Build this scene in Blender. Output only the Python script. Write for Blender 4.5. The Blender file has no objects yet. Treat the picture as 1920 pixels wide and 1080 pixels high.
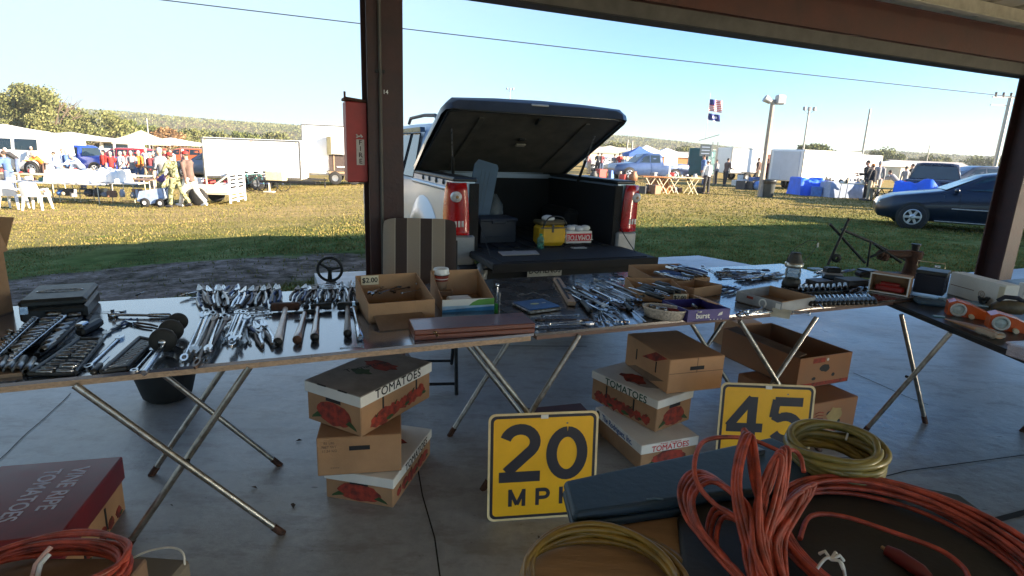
import bpy, math, random
import numpy as np
from mathutils import Matrix, Vector, noise
C=bpy.context.scene.collection
RAD=math.radians
random.seed(7)
# ------------------------------------------------------------------ camera
FPX=1070.0; PITCH=RAD(13.5); ROLL=RAD(2.2); CH=1.5
cF=Vector((0,math.cos(PITCH),-math.sin(PITCH))); r0=Vector((1,0,0)); u0=r0.cross(cF)
cR=r0*math.cos(ROLL)+u0*math.sin(ROLL); cU=-r0*math.sin(ROLL)+u0*math.cos(ROLL)
cam=bpy.data.cameras.new('camera'); co=bpy.data.objects.new('camera',cam); C.objects.link(co)
co.matrix_world=Matrix(((cR.x,cU.x,-cF.x,0),(cR.y,cU.y,-cF.y,0),(cR.z,cU.z,-cF.z,CH),(0,0,0,1)))
cam.sensor_width=36; cam.lens=FPX/1920*36; cam.clip_end=4000; cam.clip_start=.02
S=bpy.context.scene; S.camera=co
# ------------------------------------------------------------------ sky, sun, exposure
SUN_AZ=108.0; SUN_EL=16.0          # azimuth clockwise from the view direction
w=bpy.data.worlds.new('World'); S.world=w; w.use_nodes=True
nt=w.node_tree; nt.nodes.clear()
out=nt.nodes.new('ShaderNodeOutputWorld'); bg=nt.nodes.new('ShaderNodeBackground'); sky=nt.nodes.new('ShaderNodeTexSky')
sky.sky_type='NISHITA'; sky.sun_disc=False; sky.sun_elevation=RAD(SUN_EL); sky.sun_rotation=RAD(SUN_AZ)
sky.air_density=1.15; sky.dust_density=.5; sky.ozone_density=3.0
bg.inputs[1].default_value=.050
# pale glow added to the sky colour, strongest toward the left of the shed
tcw=nt.nodes.new('ShaderNodeTexCoord'); dt=nt.nodes.new('ShaderNodeVectorMath'); dt.operation='DOT_PRODUCT'; dt.inputs[1].default_value=(-.86,.50,.05)
nt.links.new(tcw.outputs['Generated'],dt.inputs[0]); mrw=nt.nodes.new('ShaderNodeMapRange'); mrw.interpolation_type='SMOOTHSTEP'
mrw.inputs[1].default_value=.12; mrw.inputs[2].default_value=.98; mrw.inputs[4].default_value=.92; nt.links.new(dt.outputs['Value'],mrw.inputs[0])
mxw=nt.nodes.new('ShaderNodeMix'); mxw.data_type='RGBA'; mxw.inputs[7].default_value=(2.5,3.3,3.9,1); nt.links.new(mrw.outputs[0],mxw.inputs[0]); tnt=nt.nodes.new('ShaderNodeMix'); tnt.data_type='RGBA'; tnt.blend_type='MULTIPLY'; tnt.inputs[0].default_value=1; tnt.inputs[7].default_value=(.66,.88,1.18,1)   # camera white balance of the open sky
nt.links.new(sky.outputs[0],tnt.inputs[6]); nt.links.new(tnt.outputs[2],mxw.inputs[6])
nt.links.new(mxw.outputs[2],bg.inputs[0]); nt.links.new(bg.outputs[0],out.inputs[0])
sd=bpy.data.lights.new('sun','SUN'); sd.energy=3.7; sd.angle=RAD(.5); sd.color=(1,.84,.64)
so=bpy.data.objects.new('sun',sd); C.objects.link(so)
sv=Vector((math.sin(RAD(SUN_AZ))*math.cos(RAD(SUN_EL)),math.cos(RAD(SUN_AZ))*math.cos(RAD(SUN_EL)),math.sin(RAD(SUN_EL))))
so.rotation_euler=sv.to_track_quat('Z','Y').to_euler()
S.view_settings.view_transform='Standard'; S.view_settings.look='None'; S.view_settings.gamma=1
S.view_settings.exposure=2.68
# ------------------------------------------------------------------ placing
def ray(x,y): return cF+cR*((x-960)/FPX)+cU*((540-y)/FPX)
def P(x,y,z=0.0):
    d=ray(x,y); t=(z-CH)/d.z; return Vector((0,0,CH))+d*t
def PY(x,y,Y):
    d=ray(x,y); return Vector((0,0,CH))+d*(Y/d.y)
def gz(x,y=0):
    return -.15-1.0*(1-math.exp(-max(0,-x-2.5)/12)) if x<-2.5 else -.15
def G(x,y):                       # a point on the field
    z=-.15
    for _ in range(12):
        p=P(x,y,z); z=gz(p.x)
    return Vector((p.x,p.y,z))
def GY(x,Y):                      # on the field at pixel column x, distance Y
    p=PY(x,300,Y); return Vector((p.x,Y,gz(p.x)))
TH=RAD(23); U2=Vector((math.cos(TH),math.sin(TH),0)); V2=Vector((-math.sin(TH),math.cos(TH),0)); O2=Vector((.101,2.376,0))
def L(u,v,z=0): return O2+U2*u+V2*v+Vector((0,0,z))
T=.73
def ang(a,b): return math.atan2(b.y-a.y,b.x-a.x)
# ------------------------------------------------------------------ materials
_m={}
def mat(name,col,rough=.6,metal=0.0,var=.15,scale=12,bump=0.0,bscale=60,coat=0,alpha=1,trans=0,emit=0,col2=None,ctr=None,stretch=None,spec=None,sheen=0):
    if name in _m: return _m[name]
    m=bpy.data.materials.new(name); m.use_nodes=True; n=m.node_tree.nodes; l=m.node_tree.links; b=n['Principled BSDF']
    b.inputs['Roughness'].default_value=rough; b.inputs['Metallic'].default_value=metal
    tc=n.new('ShaderNodeTexCoord'); vec=tc.outputs['Object']
    if stretch:
        mp=n.new('ShaderNodeMapping'); mp.inputs['Scale'].default_value=stretch; l.new(vec,mp.inputs[0]); vec=mp.outputs[0]
    nz=n.new('ShaderNodeTexNoise'); nz.inputs['Scale'].default_value=scale; nz.inputs['Detail'].default_value=6; nz.inputs['Roughness'].default_value=.6
    l.new(vec,nz.inputs['Vector'])
    rp=n.new('ShaderNodeValToRGB'); l.new(nz.outputs[0],rp.inputs[0])
    c2=col2 if col2 else tuple(c*(1-var*1.6) for c in col); c1=col if col2 else tuple(min(1,c*(1+var)) for c in col)
    lo,hi=ctr if ctr else (.3,.7)
    rp.color_ramp.elements[0].position=lo; rp.color_ramp.elements[1].position=hi
    rp.color_ramp.elements[0].color=(*c2,1); rp.color_ramp.elements[1].color=(*c1,1)
    l.new(rp.outputs[0],b.inputs['Base Color'])
    mr=n.new('ShaderNodeMapRange'); mr.inputs[3].default_value=max(.02,rough-.1); mr.inputs[4].default_value=min(1,rough+.12); l.new(nz.outputs[0],mr.inputs[0]); l.new(mr.outputs[0],b.inputs['Roughness'])
    if bump:
        n2=n.new('ShaderNodeTexNoise'); n2.inputs['Scale'].default_value=bscale; n2.inputs['Detail'].default_value=5; l.new(vec,n2.inputs['Vector'])
        bp=n.new('ShaderNodeBump'); bp.inputs['Strength'].default_value=bump; bp.inputs['Distance'].default_value=.01; l.new(n2.outputs[0],bp.inputs['Height']); l.new(bp.outputs[0],b.inputs['Normal'])
    if coat: b.inputs['Coat Weight'].default_value=coat; b.inputs['Coat Roughness'].default_value=.08
    if trans: b.inputs['Transmission Weight'].default_value=trans
    if alpha<1: b.inputs['Alpha'].default_value=alpha
    if emit: b.inputs['Emission Color'].default_value=(*col,1); b.inputs['Emission Strength'].default_value=emit
    if spec is not None: b.inputs['Specular IOR Level'].default_value=spec
    if sheen: b.inputs['Sheen Weight'].default_value=sheen
    _m[name]=m; return m
def paint(name,col,rough=.35): return mat(name,col,rough,0,.08,5,coat=.6)
def cloth(name,col): return mat(name,col,.85,0,.2,9,.4,90)
STEEL=mat('rusty brown steel',(.060,.019,.014),.5,.1,.35,6,.2,40,col2=(.030,.010,.008))
RAFTER=mat('red brown beam paint',(.11,.028,.015),.55,.1,.3,3,.15,30,col2=(.06,.017,.010))
CHROME=mat('chrome tool steel',(.46,.49,.53),.24,1,.25,40)
CHROMED=mat('worn tool steel',(.24,.245,.25),.33,1,.5,50)
IRON=mat('black iron',(.02,.02,.02),.55,.4,.4,20,.2)
RUST=mat('rusty iron',(.11,.045,.025),.8,.3,.4,25,.5,col2=(.05,.025,.018))
BLACK=mat('black plastic',(.016,.017,.018),.45,0,.3,15)
RUBBER=mat('black rubber',(.018,.018,.017),.75,0,.3,20,.2)
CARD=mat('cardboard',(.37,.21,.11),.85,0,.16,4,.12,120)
CARDD=mat('dark brown cardboard',(.21,.13,.08),.85,0,.2,6,.1,120)  # darker brown board for box floors, flaps, small boxes and print
CWHITE=mat('white printed carton',(.70,.68,.64),.7,0,.08,6)
WHITE=mat('white paint',(.80,.80,.78),.4,0,.05,2)
WPLAST=mat('white plastic',(.82,.82,.80),.4,0,.04,5)
INK=mat('black ink',(.015,.015,.018),.7,0,.2,20)
GREENINK=mat('green ink',(.01,.07,.045),.7,0,.2,20)
REDINK=mat('red print',(.40,.045,.025),.75,0,.4,26,col2=(.13,.022,.015),ctr=(.38,.62))
REDINK2=mat('red lettering',(.55,.02,.03),.7,0,.1,18)
BLUEINK=mat('blue lettering',(.03,.10,.28),.7,0,.1,18)
LEAFINK=mat('dark leaf print',(.03,.07,.02),.7,0,.3,18)
TAN=mat('tan wood edge',(.36,.24,.15),.6,0,.25,20,stretch=(1,8,8))
GLASS=mat('dark car glass',(.02,.03,.035),.06,0,.1,3,spec=.8)
GLASSC=mat('blue tinted car glass',(.06,.13,.17),.05,0,.3,3,spec=1)
TYRE=mat('tyre rubber',(.02,.02,.02),.8,0,.2,10)
ALLOY=mat('alloy wheel',(.55,.56,.58),.3,.8,.1,8)
GALV=mat('grey tube metal',(.34,.32,.29),.33,.85,.25,30)
# ------------------------------------------------------------------ mesh builder
class MB:
    def __init__(s): s.v=[];s.f=[];s.m=[];s.s=[];s.M=Matrix.Identity(4);s.mats=[]
    def mi(s,m):
        if m is None: m=s.mats[0] if s.mats else WHITE
        if m not in s.mats: s.mats.append(m)
        return s.mats.index(m)
    def add(s,vs,fs,m,smooth=False,M=None):
        k=len(s.v); A=s.M@M if M is not None else s.M
        s.v+=[tuple(A@Vector(p)) for p in vs]; i=s.mi(m)
        for f in fs: s.f.append([k+j for j in f]); s.m.append(i); s.s.append(smooth)
        return s
    def box(s,c,d,m=None,bev=0.0,rz=0,M=None):
        x,y,z=[q/2 for q in d]; b=min(bev,.49*min(d))
        A=Matrix.Translation(c)@Matrix.Rotation(rz,4,'Z')
        if M is not None: A=A@M
        if b<=0:
            vs=[(i*x,j*y,k*z) for i in(-1,1) for j in(-1,1) for k in(-1,1)]
            fs=[(0,1,3,2),(4,6,7,5),(0,4,5,1),(2,3,7,6),(0,2,6,4),(1,5,7,3)]
        else:
            vs=[];ix={}
            for i in(-1,1):
                for j in(-1,1):
                    for k in(-1,1):
                        for a in range(3):
                            p=[i*(x-b),j*(y-b),k*(z-b)]; p[a]=[i*x,j*y,k*z][a]; ix[(i,j,k,a)]=len(vs); vs.append(p)
            fs=[]
            for a in range(3):
                o=[q for q in range(3) if q!=a]
                for sg in(-1,1):
                    r=[]
                    for (p,q) in((-1,-1),(1,-1),(1,1),(-1,1)):
                        t=[0,0,0];t[a]=sg;t[o[0]]=p;t[o[1]]=q; r.append(ix[(*t,a)])
                    fs.append(r)
            for a in range(3):
                o=[q for q in range(3) if q!=a]
                for p in(-1,1):
                    for q in(-1,1):
                        t=[0,0,0];t[o[0]]=p;t[o[1]]=q; t1=list(t);t1[a]=-1;t2=list(t);t2[a]=1
                        fs.append([ix[(*t1,o[0])],ix[(*t2,o[0])],ix[(*t2,o[1])],ix[(*t1,o[1])]])
            for i in(-1,1):
                for j in(-1,1):
                    for k in(-1,1): fs.append([ix[(i,j,k,0)],ix[(i,j,k,1)],ix[(i,j,k,2)]])
        return s.add(vs,fs,m,False,A)
    def tube(s,pts,r,m=None,seg=8,closed=False,caps=True,flat=1.0):
        pts=[Vector(p) for p in pts]; n=len(pts)
        rs=r if isinstance(r,(list,tuple)) else [r]*n
        t0=(pts[1]-pts[0]).normalized(); a=Vector((0,0,1)) if abs(t0.z)<.9 else Vector((1,0,0))
        nrm=(a-t0*a.dot(t0)).normalized(); vs=[]
        for i in range(n):
            if closed: t=pts[(i+1)%n]-pts[i-1]
            else: t=pts[min(i+1,n-1)]-pts[max(i-1,0)]
            if t.length<1e-9: t=t0
            t=t.normalized(); nrm=nrm-t*nrm.dot(t)
            nrm=nrm.normalized() if nrm.length>1e-6 else t.orthogonal().normalized()
            b=t.cross(nrm)
            for k in range(seg):
                th=2*math.pi*k/seg; vs.append(pts[i]+(nrm*math.cos(th)*flat+b*math.sin(th))*rs[i])
        fs=[]
        for i in range(n if closed else n-1):
            j=(i+1)%n
            for k in range(seg): fs.append([i*seg+k,i*seg+(k+1)%seg,j*seg+(k+1)%seg,j*seg+k])
        s.add(vs,fs,m,True)
        if caps and not closed:
            s.add(vs[:seg],[list(range(seg))[::-1]],m); s.add(vs[-seg:],[list(range(seg))],m)
        return s
    def cyl(s,a,b,r,r2=None,m=None,seg=12): return s.tube([a,b],[r,r if r2 is None else r2],m,seg)
    def lathe(s,prof,m=None,seg=20,c=(0,0,0),axis='Z',sx=1,sy=1):
        vs=[];R={'Z':Matrix.Identity(4),'X':Matrix.Rotation(math.pi/2,4,'Y'),'Y':Matrix.Rotation(-math.pi/2,4,'X')}[axis]
        for r,z in prof:
            for k in range(seg):
                th=2*math.pi*k/seg; vs.append((r*math.cos(th)*sx,r*math.sin(th)*sy,z))
        fs=[[i*seg+k,i*seg+(k+1)%seg,(i+1)*seg+(k+1)%seg,(i+1)*seg+k] for i in range(len(prof)-1) for k in range(seg)]
        return s.add(vs,fs,m,True,Matrix.Translation(c)@R)
    def sph(s,c,r,m=None,seg=12,rings=8,M=None):
        r=r if isinstance(r,(tuple,list)) else (r,r,r)
        prof=[(max(1e-4,math.sin(math.pi*i/rings)),-math.cos(math.pi*i/rings)) for i in range(rings+1)]
        vs=[];
        for a,z in prof:
            for k in range(seg): vs.append((a*math.cos(2*math.pi*k/seg)*r[0],a*math.sin(2*math.pi*k/seg)*r[1],z*r[2]))
        fs=[[i*seg+k,i*seg+(k+1)%seg,(i+1)*seg+(k+1)%seg,(i+1)*seg+k] for i in range(rings) for k in range(seg)]
        A=Matrix.Translation(c)
        if M is not None: A=A@M
        return s.add(vs,fs,m,True,A)
    def prism(s,poly,z0,z1,m=None,M=None):
        n=len(poly); vs=[(x,y,z0) for x,y in poly]+[(x,y,z1) for x,y in poly]
        a=sum(poly[i][0]*poly[(i+1)%n][1]-poly[(i+1)%n][0]*poly[i][1] for i in range(n))
        fs=[list(range(n))[::-1],list(range(n,2*n))]+[[i,(i+1)%n,n+(i+1)%n,n+i] for i in range(n)]
        if a<0: fs=[f[::-1] for f in fs]
        return s.add(vs,fs,m,False,M)
    def quad(s,pts,m=None): return s.add(pts,[list(range(len(pts)))],m)
    def text(s,txt,size,M,m=None,ext=.001,bold=0.0,sx=1.0,shear=0,spacing=1.0,align='CENTER'):
        c=bpy.data.curves.new('t','FONT'); c.body=txt; c.size=size; c.extrude=ext; c.resolution_u=3
        c.align_x=align; c.align_y='CENTER'; c.shear=shear; c.space_character=spacing
        o=bpy.data.objects.new('t',c); C.objects.link(o); bpy.context.view_layer.update()
        me=bpy.data.meshes.new_from_object(o.evaluated_get(bpy.context.evaluated_depsgraph_get()))
        for k,(dx,dy) in enumerate(((0,0),(1,.3),(-1,-.3),(.3,-1),(-.3,1))[:5 if bold>0 else 1]): s.add([v.co for v in me.vertices],[list(p.vertices) for p in me.polygons],m,False,M@Matrix.Translation((dx*bold*size,dy*bold*size,k*.00012))@Matrix.Diagonal((sx,1,1,1)))
        bpy.data.objects.remove(o); bpy.data.curves.remove(c); bpy.data.meshes.remove(me); return s
    def mesh(s,name):
        me=bpy.data.meshes.new(name); me.from_pydata(s.v,[],s.f)
        for m in s.mats: me.materials.append(m)
        me.polygons.foreach_set('material_index',s.m); me.polygons.foreach_set('use_smooth',s.s); me.update(); return me
def tag(o,label=None,cat=None,group=None,kind=None):
    if label: o['label']=label
    if cat: o['category']=cat
    if group: o['group']=group
    if kind: o['kind']=kind
    return o
def thing(name,label,cat,loc=(0,0,0),rz=0,group=None,M=None):
    o=bpy.data.objects.new(name,None); C.objects.link(o); o.empty_display_size=.1
    if M is not None: o.matrix_world=M
    else: o.location=loc; o.rotation_euler=(0,0,rz)
    return tag(o,label,cat,group)
def part(mb,name,parent,m=None,label=None):
    if m is not None and not mb.mats: mb.mats=[m]
    o=bpy.data.objects.new(name,mb.mesh(name)); C.objects.link(o)
    if parent: o.parent=parent
    if label: o['label']=label
    return o
def solo(mb,name,label,cat,loc=(0,0,0),rz=0,group=None,M=None,kind=None):
    o=part(mb,name,None)
    if M is not None: o.matrix_world=M
    else: o.location=loc; o.rotation_euler=(0,0,rz)
    return tag(o,label,cat,group,kind)
def new(m): b=MB(); b.mats=[m]; return b
def dup(o,loc=None,rz=None,label=None,group=None,scale=None,M=None,parent=None):
    c=o.copy(); C.objects.link(c); c.parent=parent
    if parent is None:
        if M is not None: c.matrix_world=M
        elif loc is not None:
            c.location=loc; c.rotation_euler=(0,0,rz or 0)
            if scale: c.scale=scale
        if label: c['label']=label
        if group: c['group']=group
    for ch in list(o.children): dup(ch,parent=c)
    return c
def recol(o,m,slot=0):
    o.material_slots[slot].link='OBJECT'; o.material_slots[slot].material=m
def frameM(p,x,z):                # matrix at p with local x and z axes
    x=Vector(x).normalized(); z=Vector(z); z=(z-x*z.dot(x)).normalized(); y=z.cross(x)
    return Matrix(((x.x,y.x,z.x,p[0]),(x.y,y.y,z.y,p[1]),(x.z,y.z,z.z,p[2]),(0,0,0,1)))
RX90=Matrix.Rotation(math.pi/2,4,'X')
def face(c,rz): return Matrix.Translation(c)@Matrix.Rotation(rz,4,'Z')@RX90     # text standing on a wall facing local -y
# ================================================================== SETTING
def nodes_of(name):
    m=bpy.data.materials.new(name); m.use_nodes=True; return m,m.node_tree.nodes,m.node_tree.links,m.node_tree.nodes['Principled BSDF']
def ramp(n,l,src,stops):
    r=n.new('ShaderNodeValToRGB'); l.new(src,r.inputs[0]); e=r.color_ramp.elements
    while len(e)<len(stops): e.new(.5)
    for i,(p,c) in enumerate(stops): e[i].position=p; e[i].color=(*c,1) if len(c)==3 else c
    return r
def noi(n,l,vec,sc,det=6,ro=.6):
    z=n.new('ShaderNodeTexNoise'); z.inputs['Scale'].default_value=sc; z.inputs['Detail'].default_value=det; z.inputs['Roughness'].default_value=ro
    if vec: l.new(vec,z.inputs['Vector'])
    return z.outputs[0]
def mth(n,l,op,a,b=None):
    q=n.new('ShaderNodeMath'); q.operation=op
    for i,x in enumerate((a,b)):
        if x is None: continue
        if isinstance(x,(int,float)): q.inputs[i].default_value=x
        else: l.new(x,q.inputs[i])
    return q.outputs[0]
def mixc(n,l,f,a,b):
    q=n.new('ShaderNodeMix'); q.data_type='RGBA'
    l.new(f,q.inputs[0]) if not isinstance(f,float) else setattr(q.inputs[0],'default_value',f)
    for i,x in ((6,a),(7,b)):
        if isinstance(x,tuple): q.inputs[i].default_value=(*x,1)
        else: l.new(x,q.inputs[i])
    return q.outputs[2]
DC=P(300,515,-.25); DC=Vector((DC.x,DC.y,0))          # the bare patch of soil behind the left table
def dirt_at(x,y):
    d=Vector((x,y,0))-DC; a=d.dot(U2)/3.4; b=d.dot(V2)/1.25
    return a*a+b*b+.5*(noise.noise(Vector((x*.9,y*.9,0))))
GM,n,l,b=nodes_of('field turf')
ge=n.new('ShaderNodeNewGeometry'); pos=ge.outputs['Position']
big=noi(n,l,pos,.11,4); mid=noi(n,l,pos,.9,6,.65); fin=noi(n,l,pos,14,6,.7)
mp=n.new('ShaderNodeMapping'); mp.inputs['Rotation'].default_value=(0,0,-.15); mp.inputs['Scale'].default_value=(.15,1.3,1); l.new(pos,mp.inputs[0])
streak=noi(n,l,mp.outputs[0],1.0,4)
g1=ramp(n,l,mid,[(.25,(.15,.14,.04)),(.5,(.27,.215,.075)),(.75,(.42,.30,.14))])
g2=ramp(n,l,fin,[(.3,(.19,.16,.05)),(.7,(.41,.30,.14))])
c=mixc(n,l,.5,g1.outputs[0],g2.outputs[0])
sf=ramp(n,l,streak,[(.42,(0,0,0)),(.62,(1,1,1))]); c=mixc(n,l,mth(n,l,'MULTIPLY',sf.outputs[0],.55),c,(.46,.32,.17))
mp2=n.new('ShaderNodeMapping'); mp2.inputs['Rotation'].default_value=(0,0,-.3); mp2.inputs['Scale'].default_value=(2.4,3.2,1); l.new(pos,mp2.inputs[0])
# greener growth beside the shed, its colour also darkened for the shed's shade
sx=n.new('ShaderNodeSeparateXYZ'); l.new(pos,sx.inputs[0])
vv=mth(n,l,'ADD',mth(n,l,'MULTIPLY',mth(n,l,'SUBTRACT',sx.outputs[0],O2.x),V2.x),mth(n,l,'MULTIPLY',mth(n,l,'SUBTRACT',sx.outputs[1],O2.y),V2.y))
uu=mth(n,l,'ADD',mth(n,l,'MULTIPLY',mth(n,l,'SUBTRACT',sx.outputs[0],O2.x),U2.x),mth(n,l,'MULTIPLY',mth(n,l,'SUBTRACT',sx.outputs[1],O2.y),U2.y))
gr=n.new('ShaderNodeMapRange'); l.new(mth(n,l,'ADD',vv,mth(n,l,'MULTIPLY',big,1.5)),gr.inputs[0]); gr.inputs[1].default_value=15; gr.inputs[2].default_value=9.5
gg=ramp(n,l,mth(n,l,'ADD',mth(n,l,'MULTIPLY',mid,.5),mth(n,l,'MULTIPLY',noi(n,l,mp2.outputs[0],1.0,7,.75),.5)),[(.38,(.026,.048,.014)),(.5,(.080,.120,.035)),(.62,(.17,.19,.07))])
c=mixc(n,l,mth(n,l,'MULTIPLY',gr.outputs[0],.92),c,gg.outputs[0])
du,dv=(DC-O2).dot(U2),(DC-O2).dot(V2)
ea=mth(n,l,'POWER',mth(n,l,'DIVIDE',mth(n,l,'SUBTRACT',uu,du),3.4),2.0); eb=mth(n,l,'POWER',mth(n,l,'DIVIDE',mth(n,l,'SUBTRACT',vv,dv),1.3),2.0)
dm=mth(n,l,'ADD',mth(n,l,'ADD',ea,eb),mth(n,l,'MULTIPLY',mth(n,l,'SUBTRACT',mid,.5),2.2))
dr=ramp(n,l,dm,[(.75,(1,1,1)),(1.15,(0,0,0))])
dc=ramp(n,l,noi(n,l,mp2.outputs[0],1.3,8,.8),[(.38,(.05,.037,.030)),(.5,(.17,.125,.10)),(.62,(.34,.26,.22))])
c=mixc(n,l,mth(n,l,'MULTIPLY',dr.outputs[0],.9),c,dc.outputs[0])
l.new(c,b.inputs['Base Color']); b.inputs['Roughness'].default_value=.95; b.inputs['Specular IOR Level'].default_value=0
bp=n.new('ShaderNodeBump'); bp.inputs['Strength'].default_value=.7; bp.inputs['Distance'].default_value=.06; l.new(noi(n,l,pos,9,8,.7),bp.inputs['Height']); l.new(bp.outputs[0],b.inputs['Normal'])
xs=sorted(set([-1500,-900,-500,-300,-200,-130]+[-100+4*i for i in range(25)]+[0,6,20,60,150,300,600,900,1500])); ys=[-300,-60,-10]+[0,2,4,6,8,10,13,16,20,25,30,40,60,90,150,300,600,1000,1800]
g=new(GM); vs=[(x,y,gz(x)) for y in ys for x in xs]; nx=len(xs)
g.add(vs,[[j*nx+i,j*nx+i+1,(j+1)*nx+i+1,(j+1)*nx+i] for j in range(len(ys)-1) for i in range(nx-1)],GM,True)
o=part(g,'ground',None); o['kind']='structure'
# grass blades
GRS,n,l,b=nodes_of('grass blades')
oi=n.new('ShaderNodeNewGeometry'); l.new(ramp(n,l,noi(n,l,oi.outputs['Position'],3.5,3),[(.3,(.05,.085,.02)),(.5,(.17,.15,.045)),(.72,(.32,.24,.10))]).outputs[0],b.inputs['Base Color'])
b.inputs['Roughness'].default_value=.8; b.inputs['Specular IOR Level'].default_value=.0
vs=[];fs=[];rnd=random.Random(3)
def onapron(x,y):
    d=Vector((x,y,0))-O2; u=d.dot(U2); v=d.dot(V2)
    return v<2.95+.02*math.sin(3*u) or (-.6<u<3.9 and v<AP1+.05)
AP1=4.95
cnt=0
while cnt<150000:
    Y=4.2+rnd.random()**2.3*34; X=(rnd.random()*2-1)*Y*1.02
    if onapron(X,Y): continue
    dd=dirt_at(X,Y)
    if dd<1.0 and rnd.random()>.07: continue
    if noise.noise(Vector((X*.5,Y*.5,3)))<-.5+ .3*(rnd.random()-.5): continue
    h=rnd.uniform(.015,.045)*(1+Y*.010); wd=.004+Y*.0009; a=rnd.random()*6.28; t=rnd.uniform(-.5,.5)
    dx,dy=math.cos(a)*wd,math.sin(a)*wd; z=gz(X)-.005; k=len(vs)
    vs+=[(X-dx,Y-dy,z),(X+dx,Y+dy,z),(X+t*h*math.sin(a),Y-t*h*math.cos(a),z+h)]; fs.append((k,k+1,k+2)); cnt+=1
g=MB(); g.add(vs,fs,GRS); o=part(g,'grass',None); tag(o,'short dry grass over the open field','grass',kind='stuff')
# hills with wooded slopes
HM,n,l,b=nodes_of('wooded hillside'); ge=n.new('ShaderNodeNewGeometry'); pos=ge.outputs['Position']
l.new(mixc(n,l,ramp(n,l,noi(n,l,pos,.018,3),[(.48,(0,0,0)),(.6,(1,1,1))]).outputs[0],ramp(n,l,noi(n,l,pos,.12,8,.7),[(.3,(.07,.085,.035)),(.7,(.14,.14,.06))]).outputs[0],(.17,.12,.07)),b.inputs['Base Color'])
b.inputs['Roughness'].default_value=1; b.inputs['Specular IOR Level'].default_value=0
def hill_top(a):                 # elevation (m at 560 m) against azimuth
    k=[(-60,15),(-42,17.5),(-34,19),(-28,16.5),(-20,15),(-10,15),(0,17),(8,18.5),(12,16.5),(18,12),(24,8),(28,7.5),(31,11.5),(34,10.5),(38,9),(44,11),(60,10)]
    for (a0,h0),(a1,h1) in zip(k,k[1:]):
        if a0<=a<=a1: return h0+(h1-h0)*(a-a0)/(a1-a0)
    return 12
hm=new(HM); vs=[];NA=420;NR=9
for i in range(NA+1):
    a=-60+120*i/NA
    for j in range(NR):
        r=430+j*26; t=j/(NR-3) if j<NR-2 else 1-.25*(j-NR+3)
        h=-1.2+(hill_top(a)+1.2)*math.sin(min(1,t)*math.pi/2)**1.3 if j<NR-2 else hill_top(a)*t
        h+= (1.1*noise.noise(Vector((a*1.3,j*.9,1)))+.9*noise.noise(Vector((a*4.5,j*2.1,5)))+.5*rnd.random())*(1 if j else 0)
        if j==0: h=-1.6
        vs.append((math.sin(RAD(a))*r,math.cos(RAD(a))*r,h))
hm.add(vs,[[i*NR+j,(i+1)*NR+j,(i+1)*NR+j+1,i*NR+j+1][::-1] for i in range(NA) for j in range(NR-1)],HM,True)
o=part(hm,'hills',None); o['kind']='structure'
# ------------------------------------------------------------------ slab
CON,n,l,b=nodes_of('worn concrete'); ge=n.new('ShaderNodeNewGeometry'); pos=ge.outputs['Position']
a1=noi(n,l,pos,1.1,5,.55); a2=noi(n,l,pos,22,8,.7); a3=noi(n,l,pos,.45,3)
c=mixc(n,l,.35,ramp(n,l,a1,[(.32,(.22,.23,.235)),(.68,(.40,.415,.42))]).outputs[0],ramp(n,l,a2,[(.32,(.20,.20,.20)),(.68,(.42,.42,.42))]).outputs[0])
vo=n.new('ShaderNodeTexVoronoi'); vo.inputs['Scale'].default_value=2.3; mpv=n.new('ShaderNodeMapping'); mpv.inputs['Scale'].default_value=(1,2.4,1); l.new(pos,mpv.inputs[0]); l.new(mpv.outputs[0],vo.inputs['Vector'])
st=ramp(n,l,vo.outputs['Distance'],[(.025,(1,1,1)),(.05,(0,0,0))]); c=mixc(n,l,mth(n,l,'MULTIPLY',st.outputs[0],.75),c,(.03,.027,.025))
c=mixc(n,l,mth(n,l,'MULTIPLY',ramp(n,l,a3,[(.5,(0,0,0)),(.65,(1,1,1))]).outputs[0],.45),c,(.19,.155,.12))
sm=ramp(n,l,noi(n,l,mpv.outputs[0],3.4,9,.72),[(.50,(0,0,0)),(.60,(1,1,1))]); c=mixc(n,l,mth(n,l,'MULTIPLY',sm.outputs[0],.5),c,(.17,.155,.14))
sp=n.new('ShaderNodeTexVoronoi'); sp.inputs['Scale'].default_value=26; l.new(pos,sp.inputs['Vector']); c=mixc(n,l,mth(n,l,'MULTIPLY',ramp(n,l,sp.outputs['Distance'],[(.07,(1,1,1)),(.12,(0,0,0))]).outputs[0],mth(n,l,'MULTIPLY',sm.outputs[0],.7)),c,(.06,.055,.05))
l.new(c,b.inputs['Base Color'])
mr=n.new('ShaderNodeMapRange'); mr.inputs[1].default_value=.3; mr.inputs[2].default_value=.7; mr.inputs[3].default_value=.26; mr.inputs[4].default_value=.5; l.new(a1,mr.inputs[0]); l.new(mr.outputs[0],b.inputs['Roughness'])
bp=n.new('ShaderNodeBump'); bp.inputs['Strength'].default_value=.45; bp.inputs['Distance'].default_value=.014; l.new(noi(n,l,pos,5,9,.65),bp.inputs['Height']); l.new(bp.outputs[0],b.inputs['Normal'])
def slabmesh(poly,z0,z1,m):
    s=new(m); s.prism([(p.x,p.y) for p in poly],z0,z1,m); return s
o=part(slabmesh([L(-16,-10),L(27,-10),L(27,2.9),L(-16,2.9)],-.35,0,CON),'shed_floor',None); o['kind']='structure'
a=P(1310,479,-.02); bq=P(1462,506,-.02)
o=part(slabmesh([L(-.6,2.903),L((bq-O2).dot(U2)+.5,2.903),bq,a,L(-.6,AP1)],-.3,-.02,CON),'driveway',None); o['kind']='structure'
JNT=mat('dark joint',(.02,.018,.016),.9)
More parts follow.
